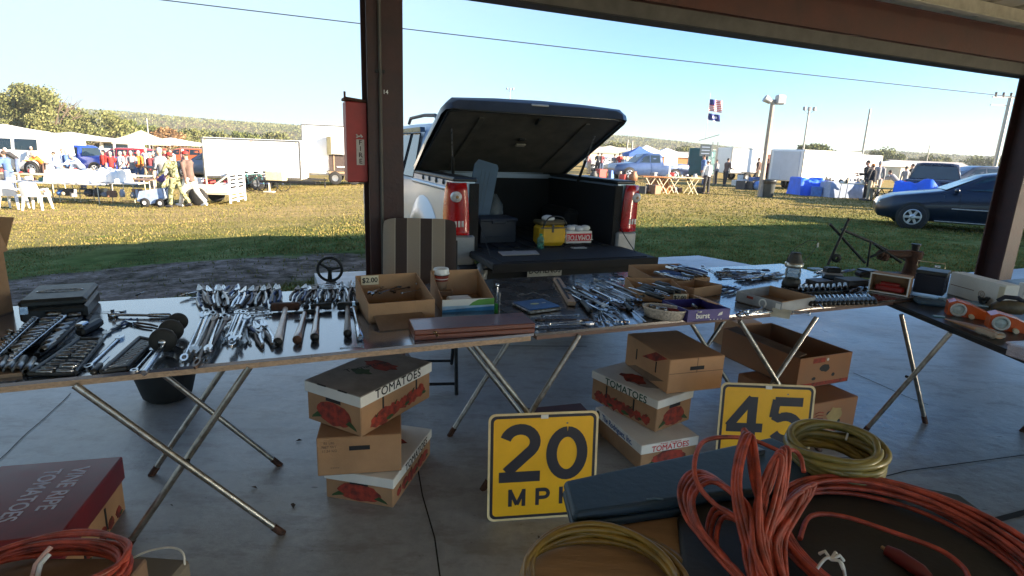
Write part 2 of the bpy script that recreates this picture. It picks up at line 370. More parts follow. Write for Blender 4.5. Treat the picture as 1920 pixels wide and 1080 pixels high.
def joint(pts,wd,name='floor_joint'):
    s=new(JNT)
    for q in range(len(pts)-1):
        d=(pts[q+1]-pts[q]); k=Vector((-d.y,d.x,0)).normalized()*wd/2
        s.quad([pts[q]-k,pts[q+1]-k,pts[q+1]+k,pts[q]+k],JNT)
    s.v=[(x,y,.004) for x,y,z in s.v]; o=part(s,name,None); o['kind']='structure'
joint([P(1500,935),P(1700,884),P(1930,853)],.008); joint([P(1860,978),P(1960,952)],.03)
joint([P(780,860),P(792,930),P(815,1010),P(830,1120)],.006); joint([P(1100,650),P(700,648)],.01)
rr=random.Random(5); cr=[Vector((P(x,y).x+rr.uniform(-.01,.01),P(x,y).y,0)) for x,y in ((132,738),(118,752),(100,768),(75,790),(50,812),(28,832),(18,850),(-20,880))]
joint(cr,.005,'floor_crack'); joint([P(1600,700),P(1650,722),P(1700,745),P(1740,760)],.008,'floor_crack')
LEAF=mat('dead leaf',(.06,.035,.02),.8)
for i,(x,y,s_) in enumerate([(477,916,.018),(550,950,.022),(322,950,.008),(560,828,.018),(1010,1010,.012)]):
    q=new(LEAF); q.add([(-s_,0,.004),(0,-s_*.45,.009),(s_,0,.005),(s_*.2,s_*.5,.012)],[(0,1,2,3)],LEAF)
    solo(q,'dead_leaf',['small brown dead leaf on the floor beside the crossed front table legs','long brown dead leaf on the floor right of the front left table leg','tiny dark leaf crumb on the floor between the front table legs','small dead leaf on the floor by the rear table leg foot','dead leaf on the floor in front of the 20 sign'][i],'leaf',P(x,y),rr.random()*3)
# ------------------------------------------------------------------ the shed: roof, beam, posts
RM=mat('galvanised roof sheet',(.60,.57,.50),.55,.2,.25,4,col2=(.40,.36,.28)); CREAM=mat('cream purlin paint',(.62,.56,.42),.5,0,.2,8,stretch=(1,6,1),col2=(.42,.36,.26))
GUT=mat('grey brown gutter',(.095,.082,.07),.5,.3,.2,6)
sh=thing('shed_roof','open sided market shed roof with red brown edge beam and grey gutter','roof',O2+Vector((0,0,-.035)),TH)
EV=1.84
s=new(RAFTER); s.box((5.5,EV-.10,2.80),(43,.012,.30),RAFTER); s.box((5.5,EV-.06,2.945),(43,.10,.012),RAFTER); s.box((5.5,EV-.06,2.656),(43,.10,.012),RAFTER)
for k in range(-3,6):
    s.box((7.12*k+6.55,EV-.109,2.80),(.012,.004,.29),INK)
part(s,'edge_beam',sh)
s=new(GUT); s.box((5.5,EV+.01,2.60),(43,.12,.10),GUT,.01); s.box((5.5,EV-.045,2.60),(43,.012,.115),GUT); s.box((5.5,EV+.03,2.54),(43,.16,.016),INK)
part(s,'gutter',sh)
s=new(RM)
rib=[]; x=-16
while x<27:
    rib+=[(x,0),(x+.30,0),(x+.33,.035),(x+.37,.035)]; x+=.40
def roofz(v): return 3.0+(EV+.15-v)*.045
for v0,v1 in ((EV+.15,-4),(-4,-9.7)):
    vs=[(x,v0,roofz(v0)+z) for x,z in rib]+[(x,v1,roofz(v1)+z) for x,z in rib]; k=len(rib)
    s.add(vs,[[i,i+1,k+i+1,k+i] for i in range(k-1)],RM)
part(s,'roof_sheet',sh)
for v in (EV-.38,EV-1.5,EV-2.7,EV-3.9,EV-6,EV-8,EV-9.5):
    s=new(CREAM); z=roofz(v)-.07
    s.box((5.5,v,z),(43,.01,.13),CREAM); s.box((5.5,v-.03,z-.062),(43,.06,.01),CREAM); s.box((5.5,v+.03,z+.062),(43,.06,.008),CREAM); part(s,'purlin',sh)
def post(u,v,rz,label,w_=.225):
    t=thing('steel_post',label,'post',L(u,v,0),TH+rz)
    s=new(STEEL)
    for sy in (-1,1): s.box((0,sy*w_/2,1.45),(w_,.014,2.9),STEEL,.003)
    s.box((0,0,1.45),(.012,w_-.016,2.9),STEEL); s.box((0,0,.01),(w_+.12,w_+.12,.02),STEEL,.004)
    for sx in (-1,1):
        for sy in (-1,1): s.cyl((sx*.14,sy*.14,.02),(sx*.14,sy*.14,.05),.012,None,IRON,8)
    s.box((0,0,2.68),(.5,.02,.22),STEEL)
    part(s,'column',t); return t
pu=(PY(715,300,3.95)-O2); pt=post(pu.dot(U2),EV-.06,0,'dark red brown steel post in the middle with conduit, red box and the number 14')
PU=pu.dot(U2)
s=new(GUT); s.tube([(-.035,-.135,0),(-.035,-.135,1.9),(-.03,-.13,1.93),(-.035,-.135,1.97),(-.035,-.135,2.7)],.011,GUT,8)
for z in (.6,1.95,2.5): s.box((-.035,-.128,z),(.06,.012,.02),IRON,.002)
part(s,'conduit',pt)
s=new(WHITE); s.text('14',.035,face((.0,-.1215,1.83),0),WHITE,.0005,.01); part(s,'number_sticker',pt)
qr=(PY(1872,420,6.75)-O2).dot(U2)
p2=post(qr,EV-.06,RAD(0),'thick red brown steel post at the right edge behind the white carton',.25)
s=new(IRON); q=PY(1905,150,6.3); s.tube([(0,0,.0),(0,.0,-.12),(.03,0,-.2),(.12,0,-.27),(.2,0,-.3),(.26,.1,-.6),(.26,.16,-2.3)],.045,IRON,10)
o=solo(s,'downpipe','black curved downpipe under the gutter beside the right post','pipe',L(qr+.02,EV+.03,2.56),TH)
for u in (qr+7.2,PU-7.2): post(u,EV-.06,0,'red brown steel post beyond the right edge of the photo' if u>0 else 'red brown steel post beyond the left edge of the photo')
# red extinguisher box on the middle post
RBX=mat('faded red paint',(.36,.035,.03),.5,0,.15,6,.05); 
t=thing('extinguisher_box','narrow red fire extinguisher box with FIRE lettering on the left of the middle post','fire box',L(PU,EV-.06,0),TH)
s=new(RBX); s.box((-.18,.01,1.515),(.12,.16,.50),RBX,.004); s.box((-.178,-.074,1.515),(.128,.012,.49),RBX,.003)
s.box((-.18,.005,1.775),(.135,.18,.018),RUST,.003,M=Matrix.Rotation(.10,4,'Y')); s.box((-.246,-.085,1.79),(.012,.012,.06),RUST)
part(s,'case',t)
s=new(WPLAST); LM=mat('aged white sticker',(.50,.44,.40),.6,0,.12,20); s.box((-.158,-.083,1.455),(.05,.004,.16),LM,.001)
for i,ch in enumerate('FIRE'): s.text(ch,.042,face((-.158,-.0855,1.515-i*.039),0),STEEL,.0004,.02)
s.tube([(-.182,-.084,1.565),(-.17,-.084,1.553),(-.158,-.084,1.553)],.005,LM,5); s.tube([(-.182,-.084,1.545),(-.17,-.084,1.552)],.005,LM,5); s.tube([(-.158,-.084,1.562),(-.145,-.084,1.548)],.007,LM,5)
part(s,'fire_sticker',t)
# overhead wire
s=new(IRON); a=PY(-200,-62,26); bq=PY(1905,182,34)
pts=[a.lerp(bq,i/40)+Vector((0,0,-.12*4*(i/40)*(1-i/40))) for i in range(41)]
s.tube(pts,.022,IRON,6); solo(s,'overhead_wire','thin dark overhead wire crossing the sky to the light pole at the right','wire')
# ================================================================== STALL TABLES
TOP=mat('brown laminate with painted sky tint',(.060,.078,.115),.18,0,.3,7,.03,50,col2=(.035,.046,.070),coat=.9)  # blue sky reflection is put into the base colour of the brown laminate
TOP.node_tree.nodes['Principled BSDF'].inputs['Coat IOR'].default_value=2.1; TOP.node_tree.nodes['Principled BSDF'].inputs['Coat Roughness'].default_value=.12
TOPM=mat('dark table laminate, worn',(.045,.038,.036),.26,0,.3,7,.03,50,col2=(.03,.024,.022),coat=.6); TOPB=mat('black table board',(.02,.019,.02),.35,0,.3,9)
def bevmod(o,wd,seg=2):
    m=o.modifiers.new('bevel','BEVEL'); m.width=wd; m.segments=seg; m.limit_method='ANGLE'; return o
def table(poly,zt,label,m,legs,edge,group=None,foot=True):
    c=sum(poly,Vector())/len(poly); t=thing('folding_table',label,'table',(c.x,c.y,0),0,group)
    q=[(p.x-c.x,p.y-c.y) for p in poly]
    s=new(m); s.prism(q,zt-.012,zt,m); part(s,'tabletop',t)
    qi=[(x*.992,y*.985) for x,y in q]
    s=new(edge); s.prism(qi,zt-.034,zt-.0125,edge); part(s,'edge_frame',t)
    for a,b_ in legs:
        s=new(GALV); d=(b_-a).normalized(); A=a-c; B=b_-c; A.z=a.z; B.z=b_.z
        s.cyl(A,B,.0125,None,GALV,10); o=part(s,'leg',t)
        s=new(RUBBER); s.cyl(B-d*.05,B+d*.004,.0145,None,RUST,10); part(s,'foot_cap',o)
    for i in range(0,len(legs)-1,2):
        a,b_=legs[i]; a2,b2=legs[i+1]; 
        s=new(IRON); m1=(a+b_)/2; m2=(a2+b2)/2; mm=(m1+m2)/2-c; s.cyl(mm-V2*.02,mm+V2*.02,.008,None,IRON,8)
        part(s,'pivot_bolt',t)
    return t
def xl(a,b_,c,d,sh=(0,.53)):
    r=[]
    for k in sh: r+=[(a+V2*k,b_+V2*k),(c+V2*k,d+V2*k)]
    return r
uA=(P(1003,626,T)-O2).dot(U2)
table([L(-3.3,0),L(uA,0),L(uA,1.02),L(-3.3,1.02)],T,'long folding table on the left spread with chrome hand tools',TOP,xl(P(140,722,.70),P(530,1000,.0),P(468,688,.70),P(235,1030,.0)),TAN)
uB=(P(1655,569,T)-O2).dot(U2)
table([L(uA+.006,0),L(uB+.42,0),L(uB+.42,1.06),L(uA+.006,1.06)],T-.002,'long folding table in the middle with wrenches, trays and open boxes',TOPM,xl(P(885,640,.70),P(1108,925,0),P(1087,628,.70),P(905,918,0),(.0,.53))+xl(P(1395,604,.70),P(1545,850,0),P(1540,598,.70),P(1372,850,0),(.03,.56)),mat('red brown table edge',(.13,.07,.05),.6))
a=P(1690,566,.70)
table([Vector((2.255,1.3,0)),Vector((3.75,1.3,0)),Vector((4.1,4.35,0)),Vector((2.275,3.6,0))],.706,'dark folding table at the right holding orange lamps and the long white carton',TOPB,[(P(1690,590,.67),P(1735,793,0)),(P(1782,624,.67),P(1618,812,0)),(P(1690,590,.67)+Vector((1,.1,0)),P(1735,793,0)+Vector((1,.1,0))),(P(1782,624,.67)+Vector((1,.1,0)),P(1618,812,0)+Vector((1,.1,0)))],IRON)
# ================================================================== TOOL PROTOTYPES (built along x, starting at the origin)
def m_wrench(Ln=.2,m=CHROME,w_=.008):
    s=new(m); s.tube([(.012,0,.006),(.03,0,.006),(Ln*.5,0,.006),(Ln-.03,0,.006),(Ln-.018,0,.006)],[w_*.9,w_,w_*.75,w_,w_*1.3],m,6,flat=.45)
    n=12; R,r_=.0135,.0075; vs=[]
    for k in range(n):
        t=2*math.pi*k/n
        for q,z in ((R,0),(R,.011),(r_,.011),(r_,0)): vs.append((math.cos(t)*q,math.sin(t)*q,z))
    s.add(vs,[[4*i+j,4*((i+1)%n)+j,4*((i+1)%n)+(j+1)%4,4*i+(j+1)%4] for i in range(n) for j in range(4)],m)
    s.prism([(Ln-.028,-.008),(Ln-.016,-.016),(Ln,-.012),(Ln,-.006),(Ln-.012,-.005),(Ln-.012,.005),(Ln,.006),(Ln,.012),(Ln-.016,.016),(Ln-.028,.008)],.0,.011,m); return s
def m_pliers(Ln=.2,m=CHROME,grip=None):
    s=new(m); g_=grip or m
    for q in (-1,1):
        s.tube([(Ln*.68,q*.006,.012),(Ln*.5,q*.018,.011),(Ln*.25,q*.025,.01),(0,q*.02,.009)],[.007,.0075,.008,.0065],g_,8)
        s.prism([(Ln*.64,q*.002),(Ln*.68,q*.016),(Ln*.78,q*.014),(Ln,q*.003),(Ln,q*.0005)],.004,.019,m)
    s.cyl((Ln*.67,0,.0),(Ln*.67,0,.024),.012,None,m,12); return s
def m_socket(Ln=.045,m=CHROMED,R=.011):
    s=new(m); s.lathe([(R*.62,0),(R*.62,.002),(R,.001),(R,Ln*.5),(R*.86,Ln*.55),(R*.86,Ln),(R*.5,Ln),(R*.5,Ln*.6),(.0005,Ln*.6)],m,12,(0,0,R),'X'); return s
def m_ratchet(Ln=.26,m=CHROME):
    s=new(m); s.tube([(0,0,.012),(.004,0,.012),(.09,0,.012),(.1,0,.012),(Ln-.04,0,.012),(Ln-.02,0,.012)],[.008,.012,.011,.007,.007,.012],m,8)
    s.lathe([(.001,.0),(.018,.0),(.02,.004),(.02,.018),(.016,.022),(.001,.022)],m,14,(Ln-.01,0,0)); s.box((Ln-.01,0,.03),(.011,.011,.016),m); return s
def m_driver(Ln=.2,m=CHROME,h=BLACK):
    s=new(h); s.lathe([(.001,0),(.01,.002),(.013,.02),(.011,.05),(.013,.08),(.009,.095)],h,10,(0,0,.013),'X'); s.cyl((.09,0,.013),(Ln-.01,0,.011),.0032,None,m,8); s.box((Ln-.006,0,.011),(.014,.007,.0015),m); return s
def m_box_rail(Ln=.3,m=CHROME):
    s=new(m); s.box((Ln/2,0,.004),(Ln,.014,.006),m,.001)
    for k in range(int(Ln/.019)): s.box((.012+k*.019,0,.011),(.006,.013,.009),m,.002)
    return s
HAND=mat('worn hickory handle',(.34,.20,.13),.3,0,.35,14,.1,60,stretch=(1,6,6),col2=(.17,.08,.05),coat=.7); HANDW=mat('pale wooden handle',(.70,.62,.58),.3,0,.25,14,stretch=(1,6,6))
def hammer(x0,y0,x1,y1,label,hm,headl,kind='ball',bottom=None,headm=IRON):
    p0,p1=P(x0,y0,T),P(x1,y1,T); Ln=(p1-p0).length; t=thing('hammer',label,'hammer',p0,ang(p0,p1),'hammers laid on the left table')
    s=new(hm); s.tube([(0,0,.018),(.01,0,.018),(.07,0,.018),(Ln*.5,0,.017),(Ln*.75,0,.018),(Ln,0,.02)],[.013,.0175,.0155,.0125,.0105,.0115],hm,10,flat=.85)
    if bottom: s.lathe([(.001,-.002),(.0165,-.001),(.0175,.006)],bottom,10,(0,0,.018),'X')
    part(s,'handle',t)
    s=new(headm); h=headl/2
    if kind=='ball':
        s.tube([(Ln,-h,.022),(Ln,-h+.006,.022),(Ln,-h*.55,.022),(Ln,-h*.3,.022),(Ln,h*.3,.022),(Ln,h*.5,.022)],[.016,.018,.018,.014,.014,.010],headm,12); s.sph((Ln,h*.8,.022),.014,headm,10,6)
    elif kind=='sledge': s.box((Ln,0,.024),(.036,headl,.036),headm,.007)
    else:
        s.tube([(Ln,-h,.022),(Ln,-h*.5,.022),(Ln,h*.1,.022)],[.015,.013,.011],headm,10); s.prism([(Ln-.012,0),(Ln+.012,0),(Ln+.006,h),(Ln-.004,h*1.05)],.016,.026,headm)
    part(s,'head',t); return t
WR=[]                                # meshes shared by all copies
wm=[(m_wrench(.2).mesh('wrench'),.2),(m_wrench(.2,CHROMED).mesh('wrench'),.2),(m_wrench(.2,CHROME,.006).mesh('wrench'),.2)]
DRKT=mat('greasy dark steel',(.06,.055,.05),.45,.7,.6,40,col2=(.10,.05,.03)); GRIPR=mat('worn red grip',(.28,.03,.02),.5,0,.4,30); GRIPB=mat('worn blue grip',(.03,.07,.22),.5,0,.4,30)
wm+=[(m_wrench(.17,DRKT,.009).mesh('wrench'),.17),(m_wrench(.23,CHROMED,.007).mesh('wrench'),.23)]
plm=[(m_pliers(.2,DRKT).mesh('pliers'),.2),(m_pliers(.2,CHROMED,GRIPB).mesh('pliers'),.2),(m_pliers(.2).mesh('pliers'),.2),(m_pliers(.2,CHROME,DRKT).mesh('pliers'),.2),(m_pliers(.2,CHROMED).mesh('pliers'),.2)]
skm=[(m_socket().mesh('socket'),.045),(m_socket(.06,CHROMED,.009).mesh('socket'),.06)]
rtm=[(m_ratchet().mesh('ratchet'),.26)]
drm=[(m_driver().mesh('screwdriver'),.2)]
rlm=[(m_box_rail().mesh('socket_rail'),.3)]
def lay(kind,lst,x0,y0,x1,y1,label,cat,group=None,z=T,z1=None,roll=0,smax=None):
    p0=P(x0,y0,z); p1=P(x1,y1,z if z1 is None else z1); me,Ln=lst[int(rr.random()*len(lst))]
    o=bpy.data.objects.new(kind,me); C.objects.link(o); sc=(p1-p0).length/Ln; cs=min(sc,1.2)*(.78 if kind in('pliers','wrench') else 1)
    o.matrix_world=frameM(p0,p1-p0,(0,0,1))@Matrix.Rotation(roll,4,'X')@Matrix.Diagonal((sc,cs,cs,1)); return tag(o,label,cat,group)
def pile(kind,lst,n,x0,y0,x1,y1,spread,label,cat,jit=5,zs=.012,flip=.4,z=T):
    for i in range(n):
        f=(i+.5)/n-.5; ox,oy=spread; j=lambda:rr.uniform(-jit,jit)*1.5; sc=rr.uniform(.0,.3)
        a=[x0+ox*f+j()+(x1-x0)*sc,y0+oy*f+j()*.4+(y1-y0)*sc,x1+ox*f*1.15+j(),y1+oy*f+j()*.4]
        if rr.random()<flip: a=a[2:]+a[:2]
        zz=z+.002+zs*rr.random()
        lay(kind,lst,*a,label,cat,label+' group' if False else kind+' pile: '+label,zz,zz+rr.uniform(-.3,.6)*zs*.5,rr.uniform(-.3,.3))
# ------------------------------------------------------------------ LEFT TABLE
def obox(w_,d,h,m,th=.004,hb=None,hl=None,mi=None,s=None):       # open tray: front wall h, back wall hb, sides slope
    s=s or new(m); hb=hb or h; mi=mi or m
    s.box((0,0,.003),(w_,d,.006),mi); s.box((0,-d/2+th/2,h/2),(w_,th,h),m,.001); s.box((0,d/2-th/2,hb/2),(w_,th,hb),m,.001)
    for q in (-1,1): s.prism([(-d/2+th,0.001),(d/2-th,.001),(d/2-th,hb-.001),(-d/2+th,h-.001)],-th/2,th/2,m,Matrix.Translation((q*(w_/2-th/2),0,0))@Matrix(((0,0,1,0),(1,0,0,0),(0,1,0,0),(0,0,0,1))))
    return s
def fb(x0,y0,x1,y1,z=T):          # front bottom edge by pixels -> midpoint, angle, width
    a,b_=P(x0,y0,z),P(x1,y1,z); return (a+b_)/2,ang(a,b_),(b_-a).length
def back(c,rz,d): return c+Vector((-math.sin(rz),math.cos(rz),0))*d/2
# big cardboard box at the left edge
c,rz,w_=fb(-140,640,26,584); t=thing('cardboard_box','tall open cardboard box with a raised flap at the left edge of the left table','box',back(c,rz,.3),rz)
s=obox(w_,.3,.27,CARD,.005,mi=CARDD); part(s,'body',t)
s=new(CARD); s.box((0,0,.075),(w_,.004,.15),CARD,M=Matrix.Rotation(RAD(-14),4,'X')); o=part(s,'flap',t); o.location=(0,-.15,.27)
s=new(CARD); s.box((0,0,.08),(.004,.28,.16),CARD); o=part(s,'flap',t); o.location=(w_/2+.02,0,.262); o.rotation_euler=(0,RAD(28),0)
# black blow moulded case
c,rz,w_=fb(38,607,166,597); t=thing('tool_case','black plastic tool case with an embossed oval lid, back left of the table','case',back(c,rz,.30),rz)
BC=mat('matt black case plastic',(.012,.015,.017),.5,0,.2,30,.1,200)
s=new(BC); s.box((0,0,.03),(w_,.30,.058),BC,.01); part(s,'base',t)
s=new(BC); s.box((0,0,.078),(w_,.30,.036),BC,.012); s.lathe([(.085,0),(.085,.004),(.078,.004),(.078,0)],CHROMED,24,(0,0,.0955),sy=.28); part(s,'lid',t)
s=new(CHROME); s.box((-w_/2+.02,-.153,.055),(.03,.008,.035),CHROME,.002); part(s,'latch',t)
def quadrows(q,n,cols,label,group,lst=skm,z=T+.018,gap=.86):
    (ax,ay),(bx,by),(cx,cy),(dx,dy)=q      # near-left, near-right, far-right, far-left
    for i in range(n):
        f=(i+.5)/n; lx,ly=ax+(dx-ax)*f,ay+(dy-ay)*f; rx_,ry_=bx+(cx-bx)*f,by+(cy-by)*f
        for k in range(cols):
            a=(k+.06)/cols; e=(k+gap)/cols
            lay('socket',lst,lx+(rx_-lx)*a,ly+(ry_-ly)*a,lx+(rx_-lx)*e,ly+(ry_-ly)*e,label,'socket',group,z)
def trayq(q,label,h=.02,m=BLACK,name='socket_tray'):
    pts=[P(x,y,T) for x,y in q]; c=sum(pts,Vector())/4; s=new(m); pl=[(p.x-c.x,p.y-c.y) for p in pts]; s.prism([(x*1.06,y*1.06) for x,y in pl],.001,.012,m)
    for i in range(4):
        a=Vector((*pl[i],0))*1.06; b_=Vector((*pl[(i+1)%4],0))*1.06; s.tube([a+Vector((0,0,h/2)),b_+Vector((0,0,h/2))],h/2,m,6)
    return solo(s,name,label,'tray',c)
q=[(12,668),(70,650),(124,590),(88,592)]; trayq(q,'black socket tray nearest the left edge, full of big sockets'); quadrows(q,11,1,'worn steel socket lying in the leftmost black tray','sockets in the leftmost tray')
q=[(74,668),(104,646),(160,590),(130,592)]; trayq(q,'narrow black socket tray between the leftmost tray and the twin handles'); quadrows(q,9,1,'worn steel socket in the narrow second tray','sockets in the second tray')
q=[(62,704),(140,702),(188,643),(148,643)]; trayq(q,'black two column socket tray at the front edge of the left table'); quadrows(q,9,2,'small socket in the two column tray by the front edge','sockets in the two column tray')
lay('socket_rail',rlm,-10,672,69,598,'long chrome socket rail lying diagonally nearest the left edge of the photo','rail','socket rails',T+.04)
lay('socket_rail',rlm,20,678,121,594,'long chrome socket rail lying across the sockets beside the narrow tray','rail','socket rails',T+.045)
for i in range(4): lay('socket',skm,-2+i*17,703,13+i*17,678,'long chrome socket standing in the row at the front left corner of the table','socket','front left chrome sockets',T+.004)
pile('socket',skm,8,30,640,48,636,(60,20),'loose socket among the rails on the left table','socket',8)
CB=mat('cardboard tray brown',(.26,.17,.11),.85,0,.2,8)
c,rz,w_=fb(-60,716,42,705); s=new(CB); s.box((0,.05,.006),(w_,.1,.012),CB); solo(s,'cardboard_sheet','flat cardboard sheet under the chrome sockets at the front left corner','cardboard',c,rz)
s=new(BLACK); s.box((0,0,.02),(.035,.15,.035),BLACK,.01); s.box((0,-.05,.045),(.03,.05,.018),CHROME,.005); solo(s,'staple_gun','black and chrome staple gun standing behind the narrow socket tray','stapler',P(170,622,T),.15)
# long tools
lay('ratchet',rtm,320,596,208,595,'long chrome breaker bar lying level near the back left of the table','ratchet')
lay('wrench',wm,155,588,236,585,'dark pipe wrench behind the long breaker bar','wrench')
lay('wrench',wm,150,691,204,622,'chrome flare wrench, left one of two in front of the black spools','wrench')
lay('wrench',wm,166,690,228,632,'chrome flare wrench, right one of two in front of the black spools','wrench')
lay('pliers',plm,252,600,208,622,'chrome pliers lying above the two flare wrenches','pliers'); lay('pliers',plm,290,616,236,606,'chrome pliers with handles toward the black spools','pliers')
q=[(196,700),(238,694),(286,645),(262,640)]; trayq(q,'black tray holding a fan of twisted chrome wrenches, left of the black spools')
for i in range(9):
    f=i/8; lay('wrench',wm,196+f*66+2,694-f*50,236+f*50,682-f*46,'small chrome wrench in the fan on the black tray','wrench','wrenches fanned on the tray',T+.022,T+.026)
lay('driver' if False else 'chisel',drm,174,705,206,672,'thin tool with a pale shank beside the black tray','chisel'); lay('wrench',wm,252,698,290,655,'long chrome wrench right of the black fan tray','wrench')
# black spools on a bar
a,b_=P(270,697,T+.03),P(340,600,T+.045); t=thing('roller_tool','three black rubber discs on a chrome bar near the middle of the left table','roller',((a+b_)/2),ang(a,b_))
hl=(b_-a).length/2; s=new(CHROME); s.cyl((-hl,0,-.012),(hl,0,.004),.010,None,CHROME,10); part(s,'bar',t)
for x,r in ((-.02,.045),(.10,.043),(.215,.036)):
    s=new(RUBBER); s.lathe([(.001,-.012),(r*.9,-.012),(r,-.006),(r,.006),(r*.9,.012),(.001,.012)],RUBBER,24,(x,0,.016),'X'); s.lathe([(.001,-.02),(.013,-.02),(.013,-.012)],CHROME,12,(x,0,.012),'X'); part(s,'disc',t)
# piles
pile('pliers',plm,7,405,583,392,540,(-46,2),'chrome pliers in the upright bunch behind the black spools','pliers',4,.02,.1)
pile('pliers',plm,3,345,562,392,552,(20,14),'chrome pliers spread left of the upright bunch','pliers',5)
pile('wrench',wm,13,362,684,405,592,(40,12),'long wrench in the thick bundle at the front edge of the left table','wrench',4,.045,.5)
pile('wrench',wm,7,432,652,458,592,(32,10),'chrome wrench in the bundle left of the first hammer','wrench',4,.03,.3)
pile('pliers',plm,4,500,655,478,608,(24,-4),'adjustable pliers just left of the first hammer','pliers',5,.01,.1)
pile('pliers',plm,6,440,580,458,540,(52,0),'pliers in the row behind the hammers, second bunch from the left','pliers',4,.015,.2)
pile('pliers',plm,6,500,578,508,538,(44,0),'pliers in the row behind the hammers, third bunch from the left','pliers',4,.015,.2)
pile('pliers',plm,6,568,576,582,540,(46,0),'pliers in the row behind the hammers, third bunch from the right','pliers',4,.015,.2)
pile('pliers',plm,6,612,572,618,540,(36,0),'pliers in the row behind the hammers, second bunch from the right','pliers',4,.015,.2)
pile('pliers',plm,7,662,578,656,532,(30,0),'pliers in the bunch against the priced cardboard box','pliers',3,.02,.2)
pile('wrench',wm,6,412,590,500,582,(0,20),'wrench lying level between the bundles and the back row','wrench',5,.01,.5)
pile('wrench',wm,3,560,540,640,535,(10,8),'long thin tool along the back edge of the left table','wrench',4)
lay('chisel',drm,255,556,272,548,'small pale tool at the back edge right of the black case','chisel')
hammer(521,650,536,584,'heavy hammer with whitish handle and rusty block head, first from the left',HANDW,.125,'sledge',IRON,RUST)
hammer(557,646,572,594,'small tack hammer with brown handle, second from the left',HAND,.09,'claw',RUST)
hammer(590,641,596,583,'ball hammer with brown wooden handle, third from the left',HAND,.125,'ball',IRON)
hammer(652,634,652,582,'hammer with grey handle, nearest the priced cardboard box',mat('grey painted handle',(.25,.23,.22),.5,0,.3,20,stretch=(1,6,6)),.095,'sledge',IRON)
lay('ratchet',rtm,676,640,663,581,'chrome tool with slotted grip beside the grey hammer','ratchet')
lay('wrench',wm,640,653,683,650,'small flat tool on the front edge under the priced box','wrench')
# hand wheel standing behind the left table
t=thing('steering_wheel','black spoked hand wheel standing up at the back edge of the left table','wheel',P(620,534,T)+V2*.02,RAD(10))
s=new(IRON); rr_=.066; s.tube([(rr_*math.cos(a*math.pi/12),0,.085+rr_*math.sin(a*math.pi/12)) for a in range(24)],.008,IRON,8,True); part(s,'rim',t)
for a in (10,150,262): s=new(IRON); s.cyl((0,0,.085),(rr_*math.cos(RAD(a)),0,.085+rr_*math.sin(RAD(a))),.009,.006,IRON,8); part(s,'spoke',t)
s=new(IRON); s.sph((0,0,.085),.016,IRON); s.cyl((0,.01,.085),(0,.03,0),.008,None,IRON,8); s.box((0,.02,.004),(.05,.04,.008),IRON); part(s,'hub',t)
# ------------------------------------------------------------------ MIDDLE TABLE
PTAG=mat('cream price tag',(.62,.55,.40),.8,0,.08,10)
def pricetag(t,txt,c,rz,wd=.075,hh=.042):
    s=new(PTAG); s.box(c,(wd,.002,hh),PTAG,rz=rz); s.text(txt,hh*.75,face(Vector(c)+Vector((math.sin(rz)*.002,-math.cos(rz)*.002,0)),rz),INK,.0003,.02); return part(s,'price_tag',t)
c=P(691,607,T); rz=RAD(25); w_=.305; d=.32; c=c+Vector((math.cos(rz),math.sin(rz),0))*w_/2; t=thing('cardboard_box','open cardboard box with a handwritten $2.00 tag, in front of the striped chair','box',back(c,rz,d),rz)
s=obox(w_,d,.09,CARD,.005,.15,mi=CARDD); part(s,'body',t); pricetag(t,'$2.00',(-.085,d/2-.012,.126),0,.085,.045)
s=new(CARDD); s.box((0,0,-.0),(w_*.72,.13,.004),CARDD,M=Matrix.Rotation(RAD(14),4,'X')); o=part(s,'flap',t); o.location=(-.02,-d/2-.066,.018)
pile('wrench',wm,6,715,552,760,538,(70,4),'tool lying inside the $2.00 box','wrench',6,.03,.5,z=T+.05)
lay('wrench',wm,780,532,800,552,'chrome tool leaning in the right corner of the $2.00 box','wrench',None,T+.1,T+.04)
c,rz,w_=fb(829,586,926,581); d=.32; t=thing('printed_carton','open carton with white, green and blue printed front, right of the $2.00 box','box',back(c,rz,d),rz)
s=obox(w_,d,.062,CARD,.004,.14,mi=CARDD); s.box((0,-d/2-.0006,.031),(w_,.001,.062),CWHITE)
GRNP=mat('green print',(.10,.28,.05),.6,0,.2,8); BLUP=mat('sea blue print',(.03,.20,.42),.6,0,.3,8); LBL=mat('pale blue print',(.35,.52,.66),.6,0,.2,8)
y=-d/2-.0022; h2=w_/2
s.quad([(-h2,y,.0),(h2,y,.0),(h2,y,.022),(.01,y,.018),(-h2,y,.012)],BLUP); s.quad([(-h2,y,.0125),(.01,y,.0185),(h2,y,.0225),(h2,y,.028),(-.02,y,.03),(-h2,y,.03)],LBL); s.quad([(.0,y,.028),(h2,y,.03),(h2,y,.062),(.05,y,.058),(.02,y,.045)],GRNP)
part(s,'body',t)
s=new(CWHITE); s.box((0,0,.012),(.12,.09,.024),CWHITE,.008); solo(s,'paper_packet','crumpled white packet inside the printed carton','packet',back(c,rz,.2)+Vector((-.02,0,.02)),.4)
